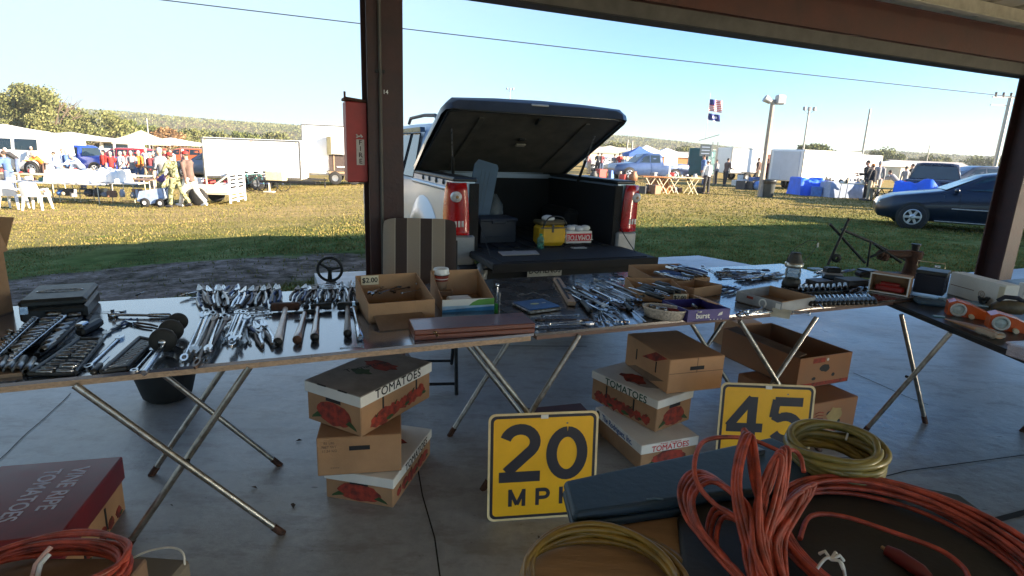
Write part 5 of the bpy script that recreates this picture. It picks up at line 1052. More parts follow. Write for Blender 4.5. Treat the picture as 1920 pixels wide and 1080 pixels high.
# bed interior
s=new(LINER); s.box((.72,0,.69),(1.40,1.32,.03),LINER); s.box((1.41,0,.96),(.04,1.32,.56),LINER)
for k in range(9): s.box((.7,-.56+k*.14,.708),(1.36,.05,.012),LINER,.003)
for q in (-1,1): s.box((.72,q*.64,.97),(1.38,.03,.56),LINER); s.box((.95,q*.56,.84),(.62,.16,.26),LINER,.04); s.box((.03,q*.668,.97),(.03,.075,.57),LINER)
part(s,'bed_liner',tr)
for q in (-1,1):
    s=new(BLACK); s.box((.72,q*.74,1.285),(1.40,.20,.035),BLACK,.012)
    for k in range(4): s.lathe([(.001,.0),(.022,.0),(.026,-.03),(.02,-.045),(.001,-.045)],BLACK,10,(.30+.24*k,q*.83,1.275))
    part(s,'rail_cap',tr)
for q in (-1,1):
    s=new(REDL); pr=[(.0,.76),(.22,.80),(.15,1.26),(-.0,1.26)]
    vs=[];  zs=[.835,.87,.98,1.10,1.20,1.262]; wi=[.705,.705,.71,.715,.725,.735]; dx=[.17,.21,.22,.20,.17,.11]
    for z,wn,d_ in zip(zs,wi,dx): vs+=[(.012,q*wn,z),(-.028,q*(wn+.015),z),(-.030,q*(wn+.07),z),(.0,q*.862,z),(d_*.6,q*.872,z),(d_,q*.868,z)]
    fs=[[j*6+k,j*6+k+1,(j+1)*6+k+1,(j+1)*6+k] for j in range(5) for k in range(5)]; fs=[f if q>0 else f[::-1] for f in fs]; fs+=[[0,1,2,3,4,5],[30+k for k in range(6)][::-1]]
    s.add(vs,fs,REDL,True); o=part(s,'tail_light',tr)
    s=new(CLRL); s.lathe([(.001,-.034),(.034,-.030),(.044,-.016),(.045,.01)],CLRL,18,(-.012,q*.825,1.15),'X'); s.lathe([(.001,-.04),(.012,-.038),(.014,-.03)],mat('amber bulb',(.5,.25,.08),.3),10,(-.012,q*.825,1.15),'X'); part(s,'reverse_lamp',o)
    s=new(REDL)
    for k in range(3): s.box((-.031,q*(.775+.028*k),.93),(.006,.018,.05),CLRL,.002)
    part(s,'reflector',o)
    s=new(CHR2); s.box((.03,q*.765,.67),(.10,.20,.32),CHR2,.015); part(s,'corner_panel',tr)
# tailgate down (hinged at the floor)
s=new(DKB); s.box((-.285,0,.672),(.60,1.42,.055),DKB,.012); s.box((-.285,0,.703),(.54,1.26,.010),LINER,.003); s.box((-.588,0,.665),(.012,1.43,.07),DKB,.004); o=part(s,'tailgate',tr)
s=new(GALV); 
for q in (-1,1): s.tube([(.01,q*.635,.98),(-.18,q*.64,.82),(-.36,q*.645,.70)],.004,IRON,6)
part(s,'support_cable',o)
s=new(DKB); s.box((-.06,0,.50),(.22,1.70,.17),DKB,.03); s.box((-.17,0,.575),(.05,1.3,.012),LINER); s.tube([(-.10,.62,.58),(-.17,.66,.53),(-.16,.66,.46),(-.08,.62,.42)],.05,CHR2,10)
s.tube([(-.14,-.84,.56),(-.15,-.80,.44),(-.14,-.60,.36),(-.12,.0,.34),(-.14,.6,.36),(-.15,.80,.44),(-.14,.84,.56)],.055,DKB,12); part(s,'bumper',tr)
s=new(mat('aged white number plate',(.42,.41,.37),.5,0,.15,15)); s.box((-.225,.13,.535),(.006,.31,.19),None,.003); PM=Matrix.Translation((-.2285,.13,.55))@Matrix.Rotation(-math.pi/2,4,'Z')@RX90
s.text('DOMENUS',.07,PM@Matrix.Translation((0,.0,0)),INK,.0005,.02,sx=.85); s.prism(arc(0,.02,.11,.055,20,160,10)+arc(0,.02,.10,.045,160,20,10),0,.0005,INK,PM); part(s,'number_plate',tr)
# raised lid
lh=Vector((1.46,0,1.33)); lr=Vector((.26,0,1.90)); e1=(lr-lh); Ln=e1.length; LM_=frameM(lh,e1,(0,0,1))
def lidsec(x,wd,zc_,th): return [(x,-wd,zc_-.05),(x,-wd,zc_),(x,-wd*.93,zc_+th),(x,-wd*.5,zc_+th*1.35),(x,0,zc_+th*1.5),(x,wd*.5,zc_+th*1.35),(x,wd*.93,zc_+th),(x,wd,zc_),(x,wd,zc_-.05)]
t_=new(LIDM); S_=[lidsec(.0,.80,.0,.02),lidsec(.03,.84,.0,.055),lidsec(Ln*.5,.86,0,.075),lidsec(Ln-.1,.86,0,.07),lidsec(Ln-.02,.84,0,.06),lidsec(Ln,.79,-.0,.03)]
t_.add([p for r in S_ for p in r],[[i*9+k,i*9+k+1,(i+1)*9+k+1,(i+1)*9+k] for i in range(5) for k in range(8)],LIDM,True)
t_.add(S_[0],[list(range(9))],LIDM); t_.add(S_[-1],[list(range(9))[::-1]],LIDM)
o=part(t_,'bed_lid',tr); o.matrix_local=LM_
s=new(LIDU); s.box((Ln/2,0,-.035),(Ln-.03,1.62,.012),LIDU,.002); s.tube([(.02,-.81,-.045),(Ln-.05,-.81,-.045),(Ln-.02,-.70,-.045),(Ln-.02,.70,-.045),(Ln-.05,.81,-.045),(.02,.81,-.045)],.014,BLACK,8)
for y in (-.5,.5): s.box((Ln*.5,y,-.046),(Ln*.8,.05,.014),LIDU,.005)
s.box((Ln*.62,-.0,-.048),(.05,.07,.02),BLACK,.008); part(s,'lid_lining',o)
s=new(CHROMED); s.box((Ln*.55,.02,-.062),(.05,.10,.018),mat('dull lamp lens',(.28,.25,.2),.4),.008); s.box((Ln-.12,.0,-.06),(.10,.03,.03),BLACK,.008); part(s,'latch_lamp',o)
s=new(CHROMED); s.box((Ln+.005,-.02,.03),(.012,.16,.018),mat('pale latch trim',(.5,.5,.48),.4),.005); part(s,'handle',o)
for q in (-1,1):
    s=new(IRON); a=Vector((.75,q*.63,1.22)); b_=LM_@Vector((Ln*.72,-q*.70,-.04)); s.cyl(a,a.lerp(b_,.5),.014,None,IRON,8); s.cyl(a.lerp(b_,.5),b_,.007,None,CHROMED,8); part(s,'gas_strut',tr)
TM=tr.matrix_basis.copy() if False else Matrix.Translation(tr.location)@Matrix.Rotation(TH+math.pi/2,4,'Z')
def TP(x,y,z): return TM@Vector((x,y,z))
# cargo on the bed and tailgate
BLT=mat('blue plastic table top',(.045,.10,.18),.55,0,.12,6,.05,80); BIN=mat('dark navy bin plastic',(.010,.015,.028),.6,0,.15,10)
t=thing('storage_bin','dark navy plastic bin standing left in the pickup bed','bin',TP(.42,.37,.715),TH)
s=new(BIN); s.prism([(-.17,-.13),(.17,-.13),(.17,.13),(-.17,.13)],0,.19,BIN); s.box((0,-.132,.05),(.30,.008,.012),BIN,.003); part(s,'body',t)
s=new(BIN); s.box((0,0,.205),(.37,.29,.03),BIN,.01); s.box((0,-.14,.185),(.14,.02,.03),BIN,.006); part(s,'lid',t)
s=new(BLT); s.prism([(-.12,-.1),(.12,-.1),(.12,.46),(.10,.49),(-.09,.49),(-.12,.44)],-.012,.012,BLT,RX90)
for x in (-.04,.0,.04): s.box((x,-.0135,.21),(.006,.004,.38),mat('darker blue groove',(.05,.10,.16),.5),.0)
o=solo(s,'folding_board','blue grooved plastic panel leaning on the navy bin in the pickup bed','panel',TP(.62,.46,.95)); o.rotation_euler=(RAD(-10),RAD(14),TH)
s=new(BLACK); s.lathe([(.001,0),(.11,.0),(.12,.05),(.10,.3),(.04,.4),(.001,.41)],mat('clear rubbish bag',(.17,.20,.22),.25,0,.5,12,.8,18,alpha=.5),16); solo(s,'plastic_bag','see-through plastic bag hanging right of the blue panel','bag',TP(.75,.26,.715),0)
t=thing('cooler_bag','yellow soft cooler bag with black straps on the pickup bed','bag',TP(.10,-.05,.712),TH); t.scale=(1.12,1.12,1.15); YC=mat('yellow nylon',(.62,.36,.01),.6,0,.15,8,.3,30)
s=new(YC); s.box((0,0,.085),(.235,.16,.17),YC,.03); part(s,'body',t); s=new(BLACK); s.box((0,-.0,.18),(.236,.162,.035),mat('yellow black lid edge',(.10,.07,.02),.6),.012); part(s,'lid',t)
s=new(BLACK); s.tube(smooth([(-.1,-.085,.15),(-.06,-.09,.22),(.0,-.09,.235),(.07,-.09,.22),(.11,-.085,.16)]),.006,BLACK,6); s.box((-.01,-.083,.14),(.016,.006,.06),BLACK); s.box((0,-.083,.145),(.23,.006,.01),BLACK); part(s,'strap',t)
s=new(CWHITE); s.sph((0,0,.02),(.06,.05,.03),CWHITE); solo(s,'towel','pale crumpled cloth on top of the yellow cooler bag','cloth',TP(.10,-.03,.712+.222),0)
def d_up(s,F,R,Lf,w_,d,h): s.box((0,-d/2-.001,h*.5),(w_*.96,.001,h*.62),REDINK2); s.text('TOMATOES',.055,F@Matrix.Translation((0,h*.5,.0012))@Matrix.Rotation(math.pi,4,'Z'),CWHITE,.0004,.012)
t=thing('tomato_box','small white box with upside down TOMATOES on red, right of the yellow cooler bag','box',TP(.22,-.38,.712+.0),TH); t.scale=(1.05,1.05,1.25)
s=new(CWHITE); s.box((0,0,.045),(.26,.16,.09),CWHITE,.003); d_up(s,face((0,-.0808,0),0),None,None,.26,.16,.09); part(s,'body',t)
s=new(CWHITE); rr=random.Random(8); [s.sph((rr.uniform(-.09,.09),rr.uniform(-.03,.03),.01+rr.uniform(0,.02)),(.05,.04,.03),CWHITE,8,6) for _ in range(6)]; solo(s,'plastic_bags','white plastic bags heaped on the upside down tomato box','bag',TP(.22,-.38,.712+.115),0)
s=new(BLACK); s.box((0,0,.035),(.25,.12,.06),DKG,.01); solo(s,'dark_box','dark box beneath the small tomato box','box',TP(.42,-.38,.712),TH)
t=thing('water_bottle','small clear green water bottle on the tailgate left of the yellow bag','bottle',TP(-.06,.11,.71),0); s=new(mat('clear green plastic',(.10,.35,.28),.08,0,.3,20,alpha=.55)); s.lathe([(.001,0),(.03,.002),(.032,.03),(.029,.045),(.032,.06),(.03,.09),(.012,.11),(.012,.12)],None,16); part(s,'body',t); s=new(WPLAST); s.lathe([(.014,.115),(.014,.13),(.001,.13)],mat('green cap',(.02,.25,.10),.4),12); part(s,'cap',t)
s=new(CWHITE); s.prism([(-.17,-.10),(.15,-.10),(.19,.06),(.02,.06),(.0,.09),(-.03,.06),(-.15,.06)],0,.008,mat('grey paper',(.34,.32,.30),.7)); solo(s,'paper','grey folded newspaper lying on the left of the tailgate','paper',TP(-.24,.40,.711),TH)
s=new(CWHITE); s.box((0,0,.006),(.14,.06,.012),mat('grey white dish',(.35,.36,.34),.5),.005); solo(s,'tray','small pale dish on the tailgate below the upside down box','dish',TP(-.12,-.24,.71),TH)
# ================================================================== PEOPLE
def person_parts(p):
    d=lambda a:math.radians(a); hip=Vector((0,0,.93)); out={}
    ln=d(p.get('lean',4)); up=Vector((0,math.sin(ln),math.cos(ln))); fw=Vector((0,math.cos(ln),-math.sin(ln)))
    if p.get('crouch'): hip.z=p['crouch']
    ch=hip+up*.36; sh=hip+up*.50; nk=hip+up*.56; hd=nk+Vector((0,.02+math.sin(ln)*.08,.13))
    def leg(s_,h,k):
        a=d(h); j0=hip+Vector((s_*.095,0,-.02)); kn=j0+Vector((s_*.015,math.sin(a),-math.cos(a)))*.44; b=a-d(k); an=kn+Vector((0,math.sin(b),-math.cos(b)))*.42; return j0,kn,an,b
    def arm(s_,a_,e,out_=8):
        a=d(a_)+ln*.3; j0=sh+Vector((s_*.185,0,-.02)); el=j0+Vector((s_*math.sin(d(out_)),math.sin(a),-math.cos(a))).normalized()*.29; b=a+d(e); wr=el+Vector((-s_*.08,math.sin(b),-math.cos(b))).normalized()*.25; hn=(wr-el).normalized(); return j0,el,wr,hn
    legs=[leg(-1,p['hl'],p['kl']),leg(1,p['hr'],p['kr'])]; low=min(q[2].z for q in legs)-.075
    arms=[arm(-1,p['al'],p['el'],p.get('o',8)),arm(1,p['ar'],p['er'],p.get('o',8))]
    B=MB();B.mats=[SKIN]
    B.sph(hd,(.074,.092,.112),SKIN,16,12); B.sph(hd+Vector((0,.085,-.012)),(.014,.022,.022),SKIN,8,6); B.sph(hd+Vector((0,.05,-.065)),(.045,.04,.035),SKIN,10,6)
    for q in (-1,1): B.sph(hd+Vector((q*.076,-.005,-.01)),(.012,.02,.03),SKIN,8,6)
    B.tube([nk-up*.05,nk+up*.02,hd-Vector((0,.01,.04))],[.062,.055,.055],SKIN,12)
    B.tube([hip-up*.05,hip+up*.08,hip+up*.2,ch,sh,sh+up*.04],[.13,.14,.13,.155,.14,.07],SKIN,16,flat=.72)
    B.tube([sh+Vector((-.17,0,-.02)),sh+Vector((.17,0,-.02))],.06,SKIN,10)
    for j0,el,wr,hn in arms:
        B.tube([j0,j0.lerp(el,.4),el,el.lerp(wr,.4),wr],[.052,.047,.038,.038,.026],SKIN,10)
        sd=hn.cross(Vector((1,0,0))).normalized(); B.tube([wr,wr+hn*.04,wr+hn*.09],[.025,.038,.034],SKIN,8,flat=.6)
        for k in range(4): B.tube([wr+hn*.08+sd*(.024*(k-1.5)*.8),wr+hn*(.125+.012*(k in(1,2)))+sd*(.02*(k-1.5)),wr+hn*(.150+.018*(k in (1,2)))+sd*(.016*(k-1.5))+fw*.01],[.0105,.010,.009],SKIN,6)
        B.tube([wr+hn*.03+sd*.03,wr+hn*.07+sd*.055],[.013,.010],SKIN,6)
    for j0,kn,an,b in legs:
        B.tube([j0+Vector((0,0,.04)),j0.lerp(kn,.4),kn,kn.lerp(an,.35),an],[.09,.085,.058,.056,.036],SKIN,12)
    out['body']=(B,.0135)
    H=MB();H.mats=[HAIRD]; H.sph(hd+Vector((0,-.016,.03)),(.082,.092,.098),HAIRD,14,10); out['hair']=(H,None)
    Sx=MB();Sx.mats=[CLOTH0]; 
    hem=.12 if p.get('long') else .06
    Sx.tube([hip-up*hem,hip+up*.04,hip+up*.2,ch,sh+up*.0,sh+up*.035],[.168,.168,.158,.178,.165,.085],CLOTH0,18,flat=.76); Sx.tube([sh+Vector((-.175,0,-.02)),sh+Vector((.175,0,-.02))],.073,CLOTH0,10)
    for j0,el,wr,hn in arms:
        if p.get('sleeve',1): Sx.tube([j0,j0.lerp(el,.5),el,el.lerp(wr,.5),wr],[.07,.062,.053,.050,.042],CLOTH0,10)
        else: Sx.tube([j0,j0.lerp(el,.4),j0.lerp(el,.75)],[.072,.066,.068],CLOTH0,10)
    out['shirt']=(Sx,.018)
    T_=MB();T_.mats=[CLOTH0]; T_.tube([hip+up*.06,hip,hip-up*.08],[.150,.158,.145],CLOTH0,16,flat=.8)
    for j0,kn,an,b in legs: T_.tube([j0+Vector((0,0,.03)),j0.lerp(kn,.4),kn,kn.lerp(an,.5),an+Vector((0,0,.02))],[.105,.098,.076,.068,.062],CLOTH0,12)
    out['trousers']=(T_,.018)
    Sh=MB();Sh.mats=[CLOTH0]
    for j0,kn,an,b in legs:
        t=max(-.5,min(.5,b)); f=Vector((0,math.cos(t),-.0+math.sin(t)*.5)); Sh.tube([an+Vector((0,-.05,-.045)),an+Vector((0,.0,-.035)),an+f*.10+Vector((0,0,-.045)),an+f*.19+Vector((0,0,-.05))],[.040,.048,.042,.028],CLOTH0,10)
    out['shoes']=(Sh,None)
    Ht=MB();Ht.mats=[CLOTH0]; Ht.sph(hd+Vector((0,-.006,.05)),(.088,.102,.082),CLOTH0,14,8); Ht.prism([(-.06,.05),(.06,.05),(.05,.15),(0,.165),(-.05,.15)],-.004,.004,CLOTH0,Matrix.Translation(hd+Vector((0,0,.048)))@Matrix.Rotation(-.12,4,'X')); out['cap']=(Ht,None)
    return out,low
SKIN=mat('skin',(.48,.27,.19),.55,0,.08,20); HAIRD=mat('dark hair',(.05,.035,.025),.7,0,.3,60,.3); HAIRG=mat('grey hair',(.42,.40,.38),.7,0,.2,60,.3); CLOTH0=mat('plain cloth',(.3,.3,.3),.85)
def baked(B,vox,name,low):
    B.v=[(x,y,z-low) for x,y,z in B.v]; me=B.mesh(name)
    if not vox: return me
    o=bpy.data.objects.new('tmp',me); C.objects.link(o); m=o.modifiers.new('r','REMESH'); m.mode='VOXEL'; m.voxel_size=vox; m.use_smooth_shade=True
    m2=o.modifiers.new('s','SMOOTH'); m2.iterations=2; m2.factor=.5; bpy.context.view_layer.update()
    r=bpy.data.meshes.new_from_object(o.evaluated_get(bpy.context.evaluated_depsgraph_get())); bpy.data.objects.remove(o); r.name=name; 
    if not r.materials: r.materials.append(B.mats[0])
    return r
POSES={'stand':dict(hl=2,kl=2,hr=-3,kr=2,al=2,el=12,ar=-3,er=15),'elbows':dict(hl=4,kl=4,hr=-5,kr=3,al=10,el=80,ar=5,er=70,lean=8),
 'walk':dict(hl=26,kl=8,hr=-20,kr=22,al=-20,el=15,ar=24,er=25,lean=6,long=1),'push':dict(hl=18,kl=12,hr=-16,kr=20,al=25,el=25,ar=30,er=20,lean=10),
 'bend':dict(hl=8,kl=10,hr=0,kr=6,al=55,el=15,ar=40,er=30,lean=48),'tee':dict(hl=3,kl=3,hr=-3,kr=2,al=3,el=35,ar=0,er=10,sleeve=0)}
PM_={}
for nme,p in POSES.items():
    o_,low=person_parts(p); PM_[nme]={k:baked(B,v,k,low) for k,(B,v) in o_.items()}
def person(loc,rz,pose,label,shirt,pants,cap=None,shoe=None,hair=None,h=1.0,group='people in the market crowd'):
    t=thing('person',label,'person',loc,rz,group); t.scale=(h,h,h)
    for k,me in PM_[pose].items():
        if k=='cap' and cap is None: continue
        if k=='hair' and cap is not None and False: continue
        o=bpy.data.objects.new(k,me); C.objects.link(o); o.parent=t
        m={'shirt':shirt,'trousers':pants,'cap':cap,'shoes':shoe or DKG,'hair':hair}.get(k)
        if m: recol(o,m)
    return t
CAMO,n,l,b=nodes_of('camouflage cloth'); tc=n.new('ShaderNodeTexCoord'); rp=ramp(n,l,noi(n,l,tc.outputs['Object'],9,3),[(.40,(.06,.07,.03)),(.47,(.36,.34,.18)),(.55,(.16,.18,.08)),(.6,(.50,.47,.30))]); rp.color_ramp.interpolation='CONSTANT'; l.new(rp.outputs[0],b.inputs['Base Color']); b.inputs['Roughness'].default_value=.9
cl={k:cloth(k+' cloth',v) for k,v in dict(red=(.50,.03,.025),white=(.78,.78,.76),dark=(.03,.03,.035),grey=(.28,.28,.29),blue=(.10,.18,.40),denim=(.10,.14,.24),pale=(.38,.46,.62),khaki=(.42,.35,.24),orange=(.65,.20,.03),maroon=(.20,.04,.05),brown=(.16,.10,.08),pink=(.62,.30,.28),green=(.10,.16,.10),stone=(.62,.56,.46)).items()}
# ================================================================== VEHICLES IN THE FIELD
# stations: x (front positive), zlow, belt, roof, w_low, w_belt, w_roof
KIND={
'sedan':[(2.42,.38,.56,.57,.55,.55,.4),(2.34,.26,.68,.69,.76,.74,.6),(2.05,.22,.79,.81,.87,.84,.7),(1.35,.20,.90,.93,.90,.87,.75),(1.0,.20,.94,.98,.90,.87,.74),(.30,.20,.96,1.38,.90,.88,.60),(-.1,.20,.97,1.45,.90,.88,.62),(-.8,.20,.98,1.46,.90,.88,.62),(-1.3,.20,.99,1.38,.90,.87,.60),(-1.85,.22,1.02,1.06,.89,.85,.68),(-2.25,.26,1.0,1.03,.85,.80,.65),(-2.42,.36,.92,.93,.72,.70,.5)],
'suv':[(2.35,.40,.66,.67,.6,.6,.5),(2.28,.30,.88,.90,.80,.78,.65),(1.9,.26,1.0,1.04,.90,.87,.75),(1.1,.25,1.06,1.12,.92,.89,.76),(.4,.25,1.08,1.62,.92,.90,.66),(.0,.25,1.09,1.70,.92,.90,.68),(-1.7,.25,1.10,1.72,.92,.90,.68),(-2.1,.27,1.10,1.62,.91,.89,.66),(-2.32,.32,1.08,1.12,.86,.85,.7),(-2.38,.42,.9,.91,.8,.8,.6)],
'pickup':[(2.75,.42,.72,.73,.7,.7,.5),(2.68,.34,1.0,1.02,.88,.86,.7),(1.6,.30,1.10,1.14,.96,.93,.8),(1.25,.30,1.12,1.18,.96,.93,.8),(.65,.30,1.14,1.76,.96,.94,.70),(.3,.30,1.15,1.84,.96,.94,.72),(-.55,.30,1.16,1.84,.96,.94,.72),(-.72,.30,1.16,1.72,.96,.94,.72),(-.78,.32,1.17,1.18,.96,.95,.85),(-2.7,.36,1.16,1.17,.95,.94,.85),(-2.78,.45,1.1,1.11,.9,.9,.8)],
'van':[(2.6,.40,.8,.82,.7,.7,.6),(2.5,.32,1.05,1.08,.9,.88,.75),(1.9,.30,1.18,1.28,.98,.95,.8),(1.2,.30,1.22,1.95,.98,.96,.80),(.8,.30,1.22,2.08,.98,.96,.84),(-2.3,.30,1.22,2.08,.98,.96,.84),(-2.6,.35,1.2,1.9,.95,.92,.82)]}
WIN={'sedan':[[(.80,1.02),(.22,1.34),(-.12,1.37),(-.15,1.02)],[(-.22,1.02),(-.22,1.38),(-.85,1.38),(-.92,1.03)],[(-.98,1.04),(-.92,1.37),(-1.2,1.34),(-1.5,1.07)]],
'suv':[[(.80,1.14),(.38,1.52),(-.1,1.6),(-.1,1.14)],[(-.18,1.14),(-.18,1.6),(-.95,1.61),(-.95,1.15)],[(-1.03,1.15),(-1.03,1.61),(-1.85,1.58),(-1.95,1.18)]],
'pickup':[[(1.05,1.20),(.62,1.62),(.25,1.72),(.25,1.21)],[(.18,1.21),(.18,1.72),(-.52,1.73),(-.55,1.22)]],
'van':[[(1.5,1.30),(1.12,1.80),(.7,1.88),(.7,1.30)],[(.3,1.32),(.3,1.88),(-.7,1.88),(-.7,1.32)],[(-.9,1.32),(-.9,1.88),(-2.1,1.88),(-2.1,1.32)]]}
AX={'sedan':(1.62,-1.35,.30),'suv':(1.45,-1.4,.37),'pickup':(1.75,-1.7,.40),'van':(1.75,-1.7,.36)}
def car(kind,label,cat,loc,rz,m,glass=GLASS,detail=0,tail=True,scale=1.0,nm=None,open_bed=False):
    t=thing(nm or ('parked_car' if kind in('sedan','suv') else kind+'_parked' if kind!='pickup' else 'parked_pickup'),label,cat,loc,rz); t.scale=(scale,)*3
    st=KIND[kind]; R_=[]
    for x,zl,zb,zr,wl,wb,wr in st:
        zm=(zl+zb)*.5; h=[(0,zl),(wl*.85,zl),(wl*.97,zl+.06),(wl,zm),(wb,zb-.05),(wb*.96,zb),((wb*.96+wr)/2+.015,(zb+zr)/2),(wr,zr-.03 if zr-zb>.1 else zr),(wr*.7,zr+.01),(0,zr+.02)]
        R_.append([(x,-y,z) for y,z in h]+[(x,y,z) for y,z in h[::-1][1:-1]])
    n_=len(R_[0]); s=new(m)
    s.add([p for r in R_ for p in r],[[i*n_+k,i*n_+(k+1)%n_,(i+1)*n_+(k+1)%n_,(i+1)*n_+k][::-1] for i in range(len(st)-1) for k in range(n_)],m,True)
    s.add(R_[0],[list(range(n_))],m,False); s.add(R_[-1],[list(range(n_))[::-1]],m,False)
    part(s,'body',t)
    def yat(x,z):
        for a,b_ in zip(st,st[1:]):
            if b_[0]<=x<=a[0]:
                f=(x-a[0])/(b_[0]-a[0]); zb=a[2]+(b_[2]-a[2])*f; zr=a[3]+(b_[3]-a[3])*f; wb=(a[5]+(b_[5]-a[5])*f)*.96; wr=a[6]+(b_[6]-a[6])*f
                if z<zb+.02: return (a[5]+(b_[5]-a[5])*f)
                g_=(z-zb)/max(.01,zr-.03-zb); return wb+(wr-wb)*min(1,g_)+.015*math.sin(math.pi*min(1,g_))
        return .8
    for q in (-1,1):
        for W_ in WIN[kind]:
            s=new(glass); pts=[]
            for i in range(len(W_)):
                a=Vector(W_[i]); b_=Vector(W_[(i+1)%len(W_)]); 
                for k in range(3): p=a.lerp(b_,k/3); pts.append((p.x,q*(yat(p.x,p.y)+.012),p.y))
            s.quad(pts if q>0 else pts[::-1],glass)
            if detail: s.tube(pts,.007,BLACK if detail>1 else m,5,True)
            part(s,'window',t)
    # screens
    def scr(x0,x1,nm_):
        a=min(st,key=lambda r:abs(r[0]-x0)); b_=min(st,key=lambda r:abs(r[0]-x1)); s=new(glass); o_=.012 if x0>x1 else -.012
        s.quad([(a[0]+o_*1.5,-a[6]*.98,a[3]+.03),(a[0]+o_*1.5,a[6]*.98,a[3]+.03),(b_[0]+o_,b_[6]*.93,b_[3]-.01),(b_[0]+o_,-b_[6]*.93,b_[3]-.01)],glass); part(s,nm_,t)
    if kind=='sedan': scr(1.0,.30,'windscreen'); scr(-1.85,-1.3,'rear_window')
    if kind=='suv': scr(1.1,.4,'windscreen'); scr(-2.32,-2.1,'rear_window')
    if kind=='pickup': scr(1.25,.65,'windscreen'); scr(-.78,-.72,'rear_window')
    if kind=='van': scr(1.9,1.2,'windscreen')
    f,r,wr=AX[kind]; W=st[3][4]
    for x in (f,r):
        for q in (-1,1):
            s=new(TYRE); s.lathe([(wr*.62,-.10),(wr*.93,-.11),(wr,-.08),(wr,.08),(wr*.93,.11),(wr*.62,.10)],TYRE,24,(0,0,0),'Y'); s.lathe([(.001,0),(wr+.06,0)],BLACK,20,(0,q*.055,.01),'Y'); o=part(s,'wheel',t); o.location=(x,q*(W-.04),wr)
            s=new(ALLOY); s.lathe([(.001,q*.0),(wr*.2,q*.02),(wr*.25,-q*.02)],ALLOY,14,(0,q*.095,0),'Y'); s.lathe([(wr*.56,0),(wr*.66,q*.01),(wr*.66,-q*.05)],ALLOY,24,(0,q*.095,0),'Y'); s.lathe([(.001,-q*.04),(wr*.6,-q*.04)],BLACK,18,(0,q*.095,0),'Y')
            for k in range(6): s.box((wr*.38*math.cos(k*math.pi/3),q*.085,wr*.38*math.sin(k*math.pi/3)),(wr*.5,.02,wr*.20),ALLOY,.004,M=Matrix.Rotation(-k*math.pi/3,4,'Y'))
            part(s,'rim',o)
    for q in (-1,1):
        a=st[1]; s=new(CLRL); s.sph((a[0]-.10,q*a[5]*.86,a[2]-.06),(.14,.13,.07),CLRL,10,6); part(s,'headlight',t)
        a=st[-2]; s=new(REDL); s.box((a[0]-.0,q*a[5]*.9,a[2]-.12),(.16,.16,.18),REDL,.04); part(s,'tail_light',t)
        if detail:
            s=new(m); s.sph((.82,q*(W+.06),st[4][2]+.06),(.06,.10,.06),m,10,6); part(s,'mirror',t)
            s=new(CHR2); s.box((-.2,q*(W+.004),.56),(2.1,.014,.02),mat('pale side moulding',(.5,.5,.52),.3,.5),.003); s.box((.0,q*(W-.01),.24),(2.3,.02,.018),mat('pale side moulding',(.5,.5,.52),.3,.5),.003); part(s,'side_trim',t)
            for x in (-.02,-.85): s=new(CHROMED); s.box((x-.08,q*(W-.012),.86),(.17,.03,.022),CHROME,.008); part(s,'door_handle',t)
            s=new(INK)
            for x in (.72,-.2,-1.1): s.box((x,q*(W-.002),.66),(.008,.008,.58),INK)
            part(s,'door_gap',t)
    return t
NAVY=mat('navy blue car paint',(.004,.010,.026),.3,.1,.1,4,coat=.35)
GLB=mat('teal tinted glass',(.035,.09,.11),.12,0,.5,5,spec=.4,col2=(.01,.03,.045))
p=P(1700,428,-.15); hd_=RAD(152); cc=Vector((p.x-1.8*math.cos(hd_)+.95*math.sin(hd_),p.y-1.8*math.sin(hd_)-.95*math.cos(hd_),-.15))
sedan=car('sedan','dark navy sedan parked at the right, front wheel just in the shed shadow','car',cc,hd_,NAVY,GLB,2,scale=1.07)
s=new(GALV); s.sph((.25,-.2,1.0),(.13,.2,.2),mat('pale seat cushion',(.35,.45,.38),.8),12,8)
WHT=mat('bright white trailer skin',(.82,.82,.80),.45,0,.03,2,.03,3); WHG=mat('pale blue grey trailer skin',(.52,.55,.60),.45,0,.05,2); CRM=mat('cream trailer skin',(.68,.62,.48),.5,0,.08,3); DKT=mat('dark green trailer skin',(.012,.085,.085),.4,0,.1,3)
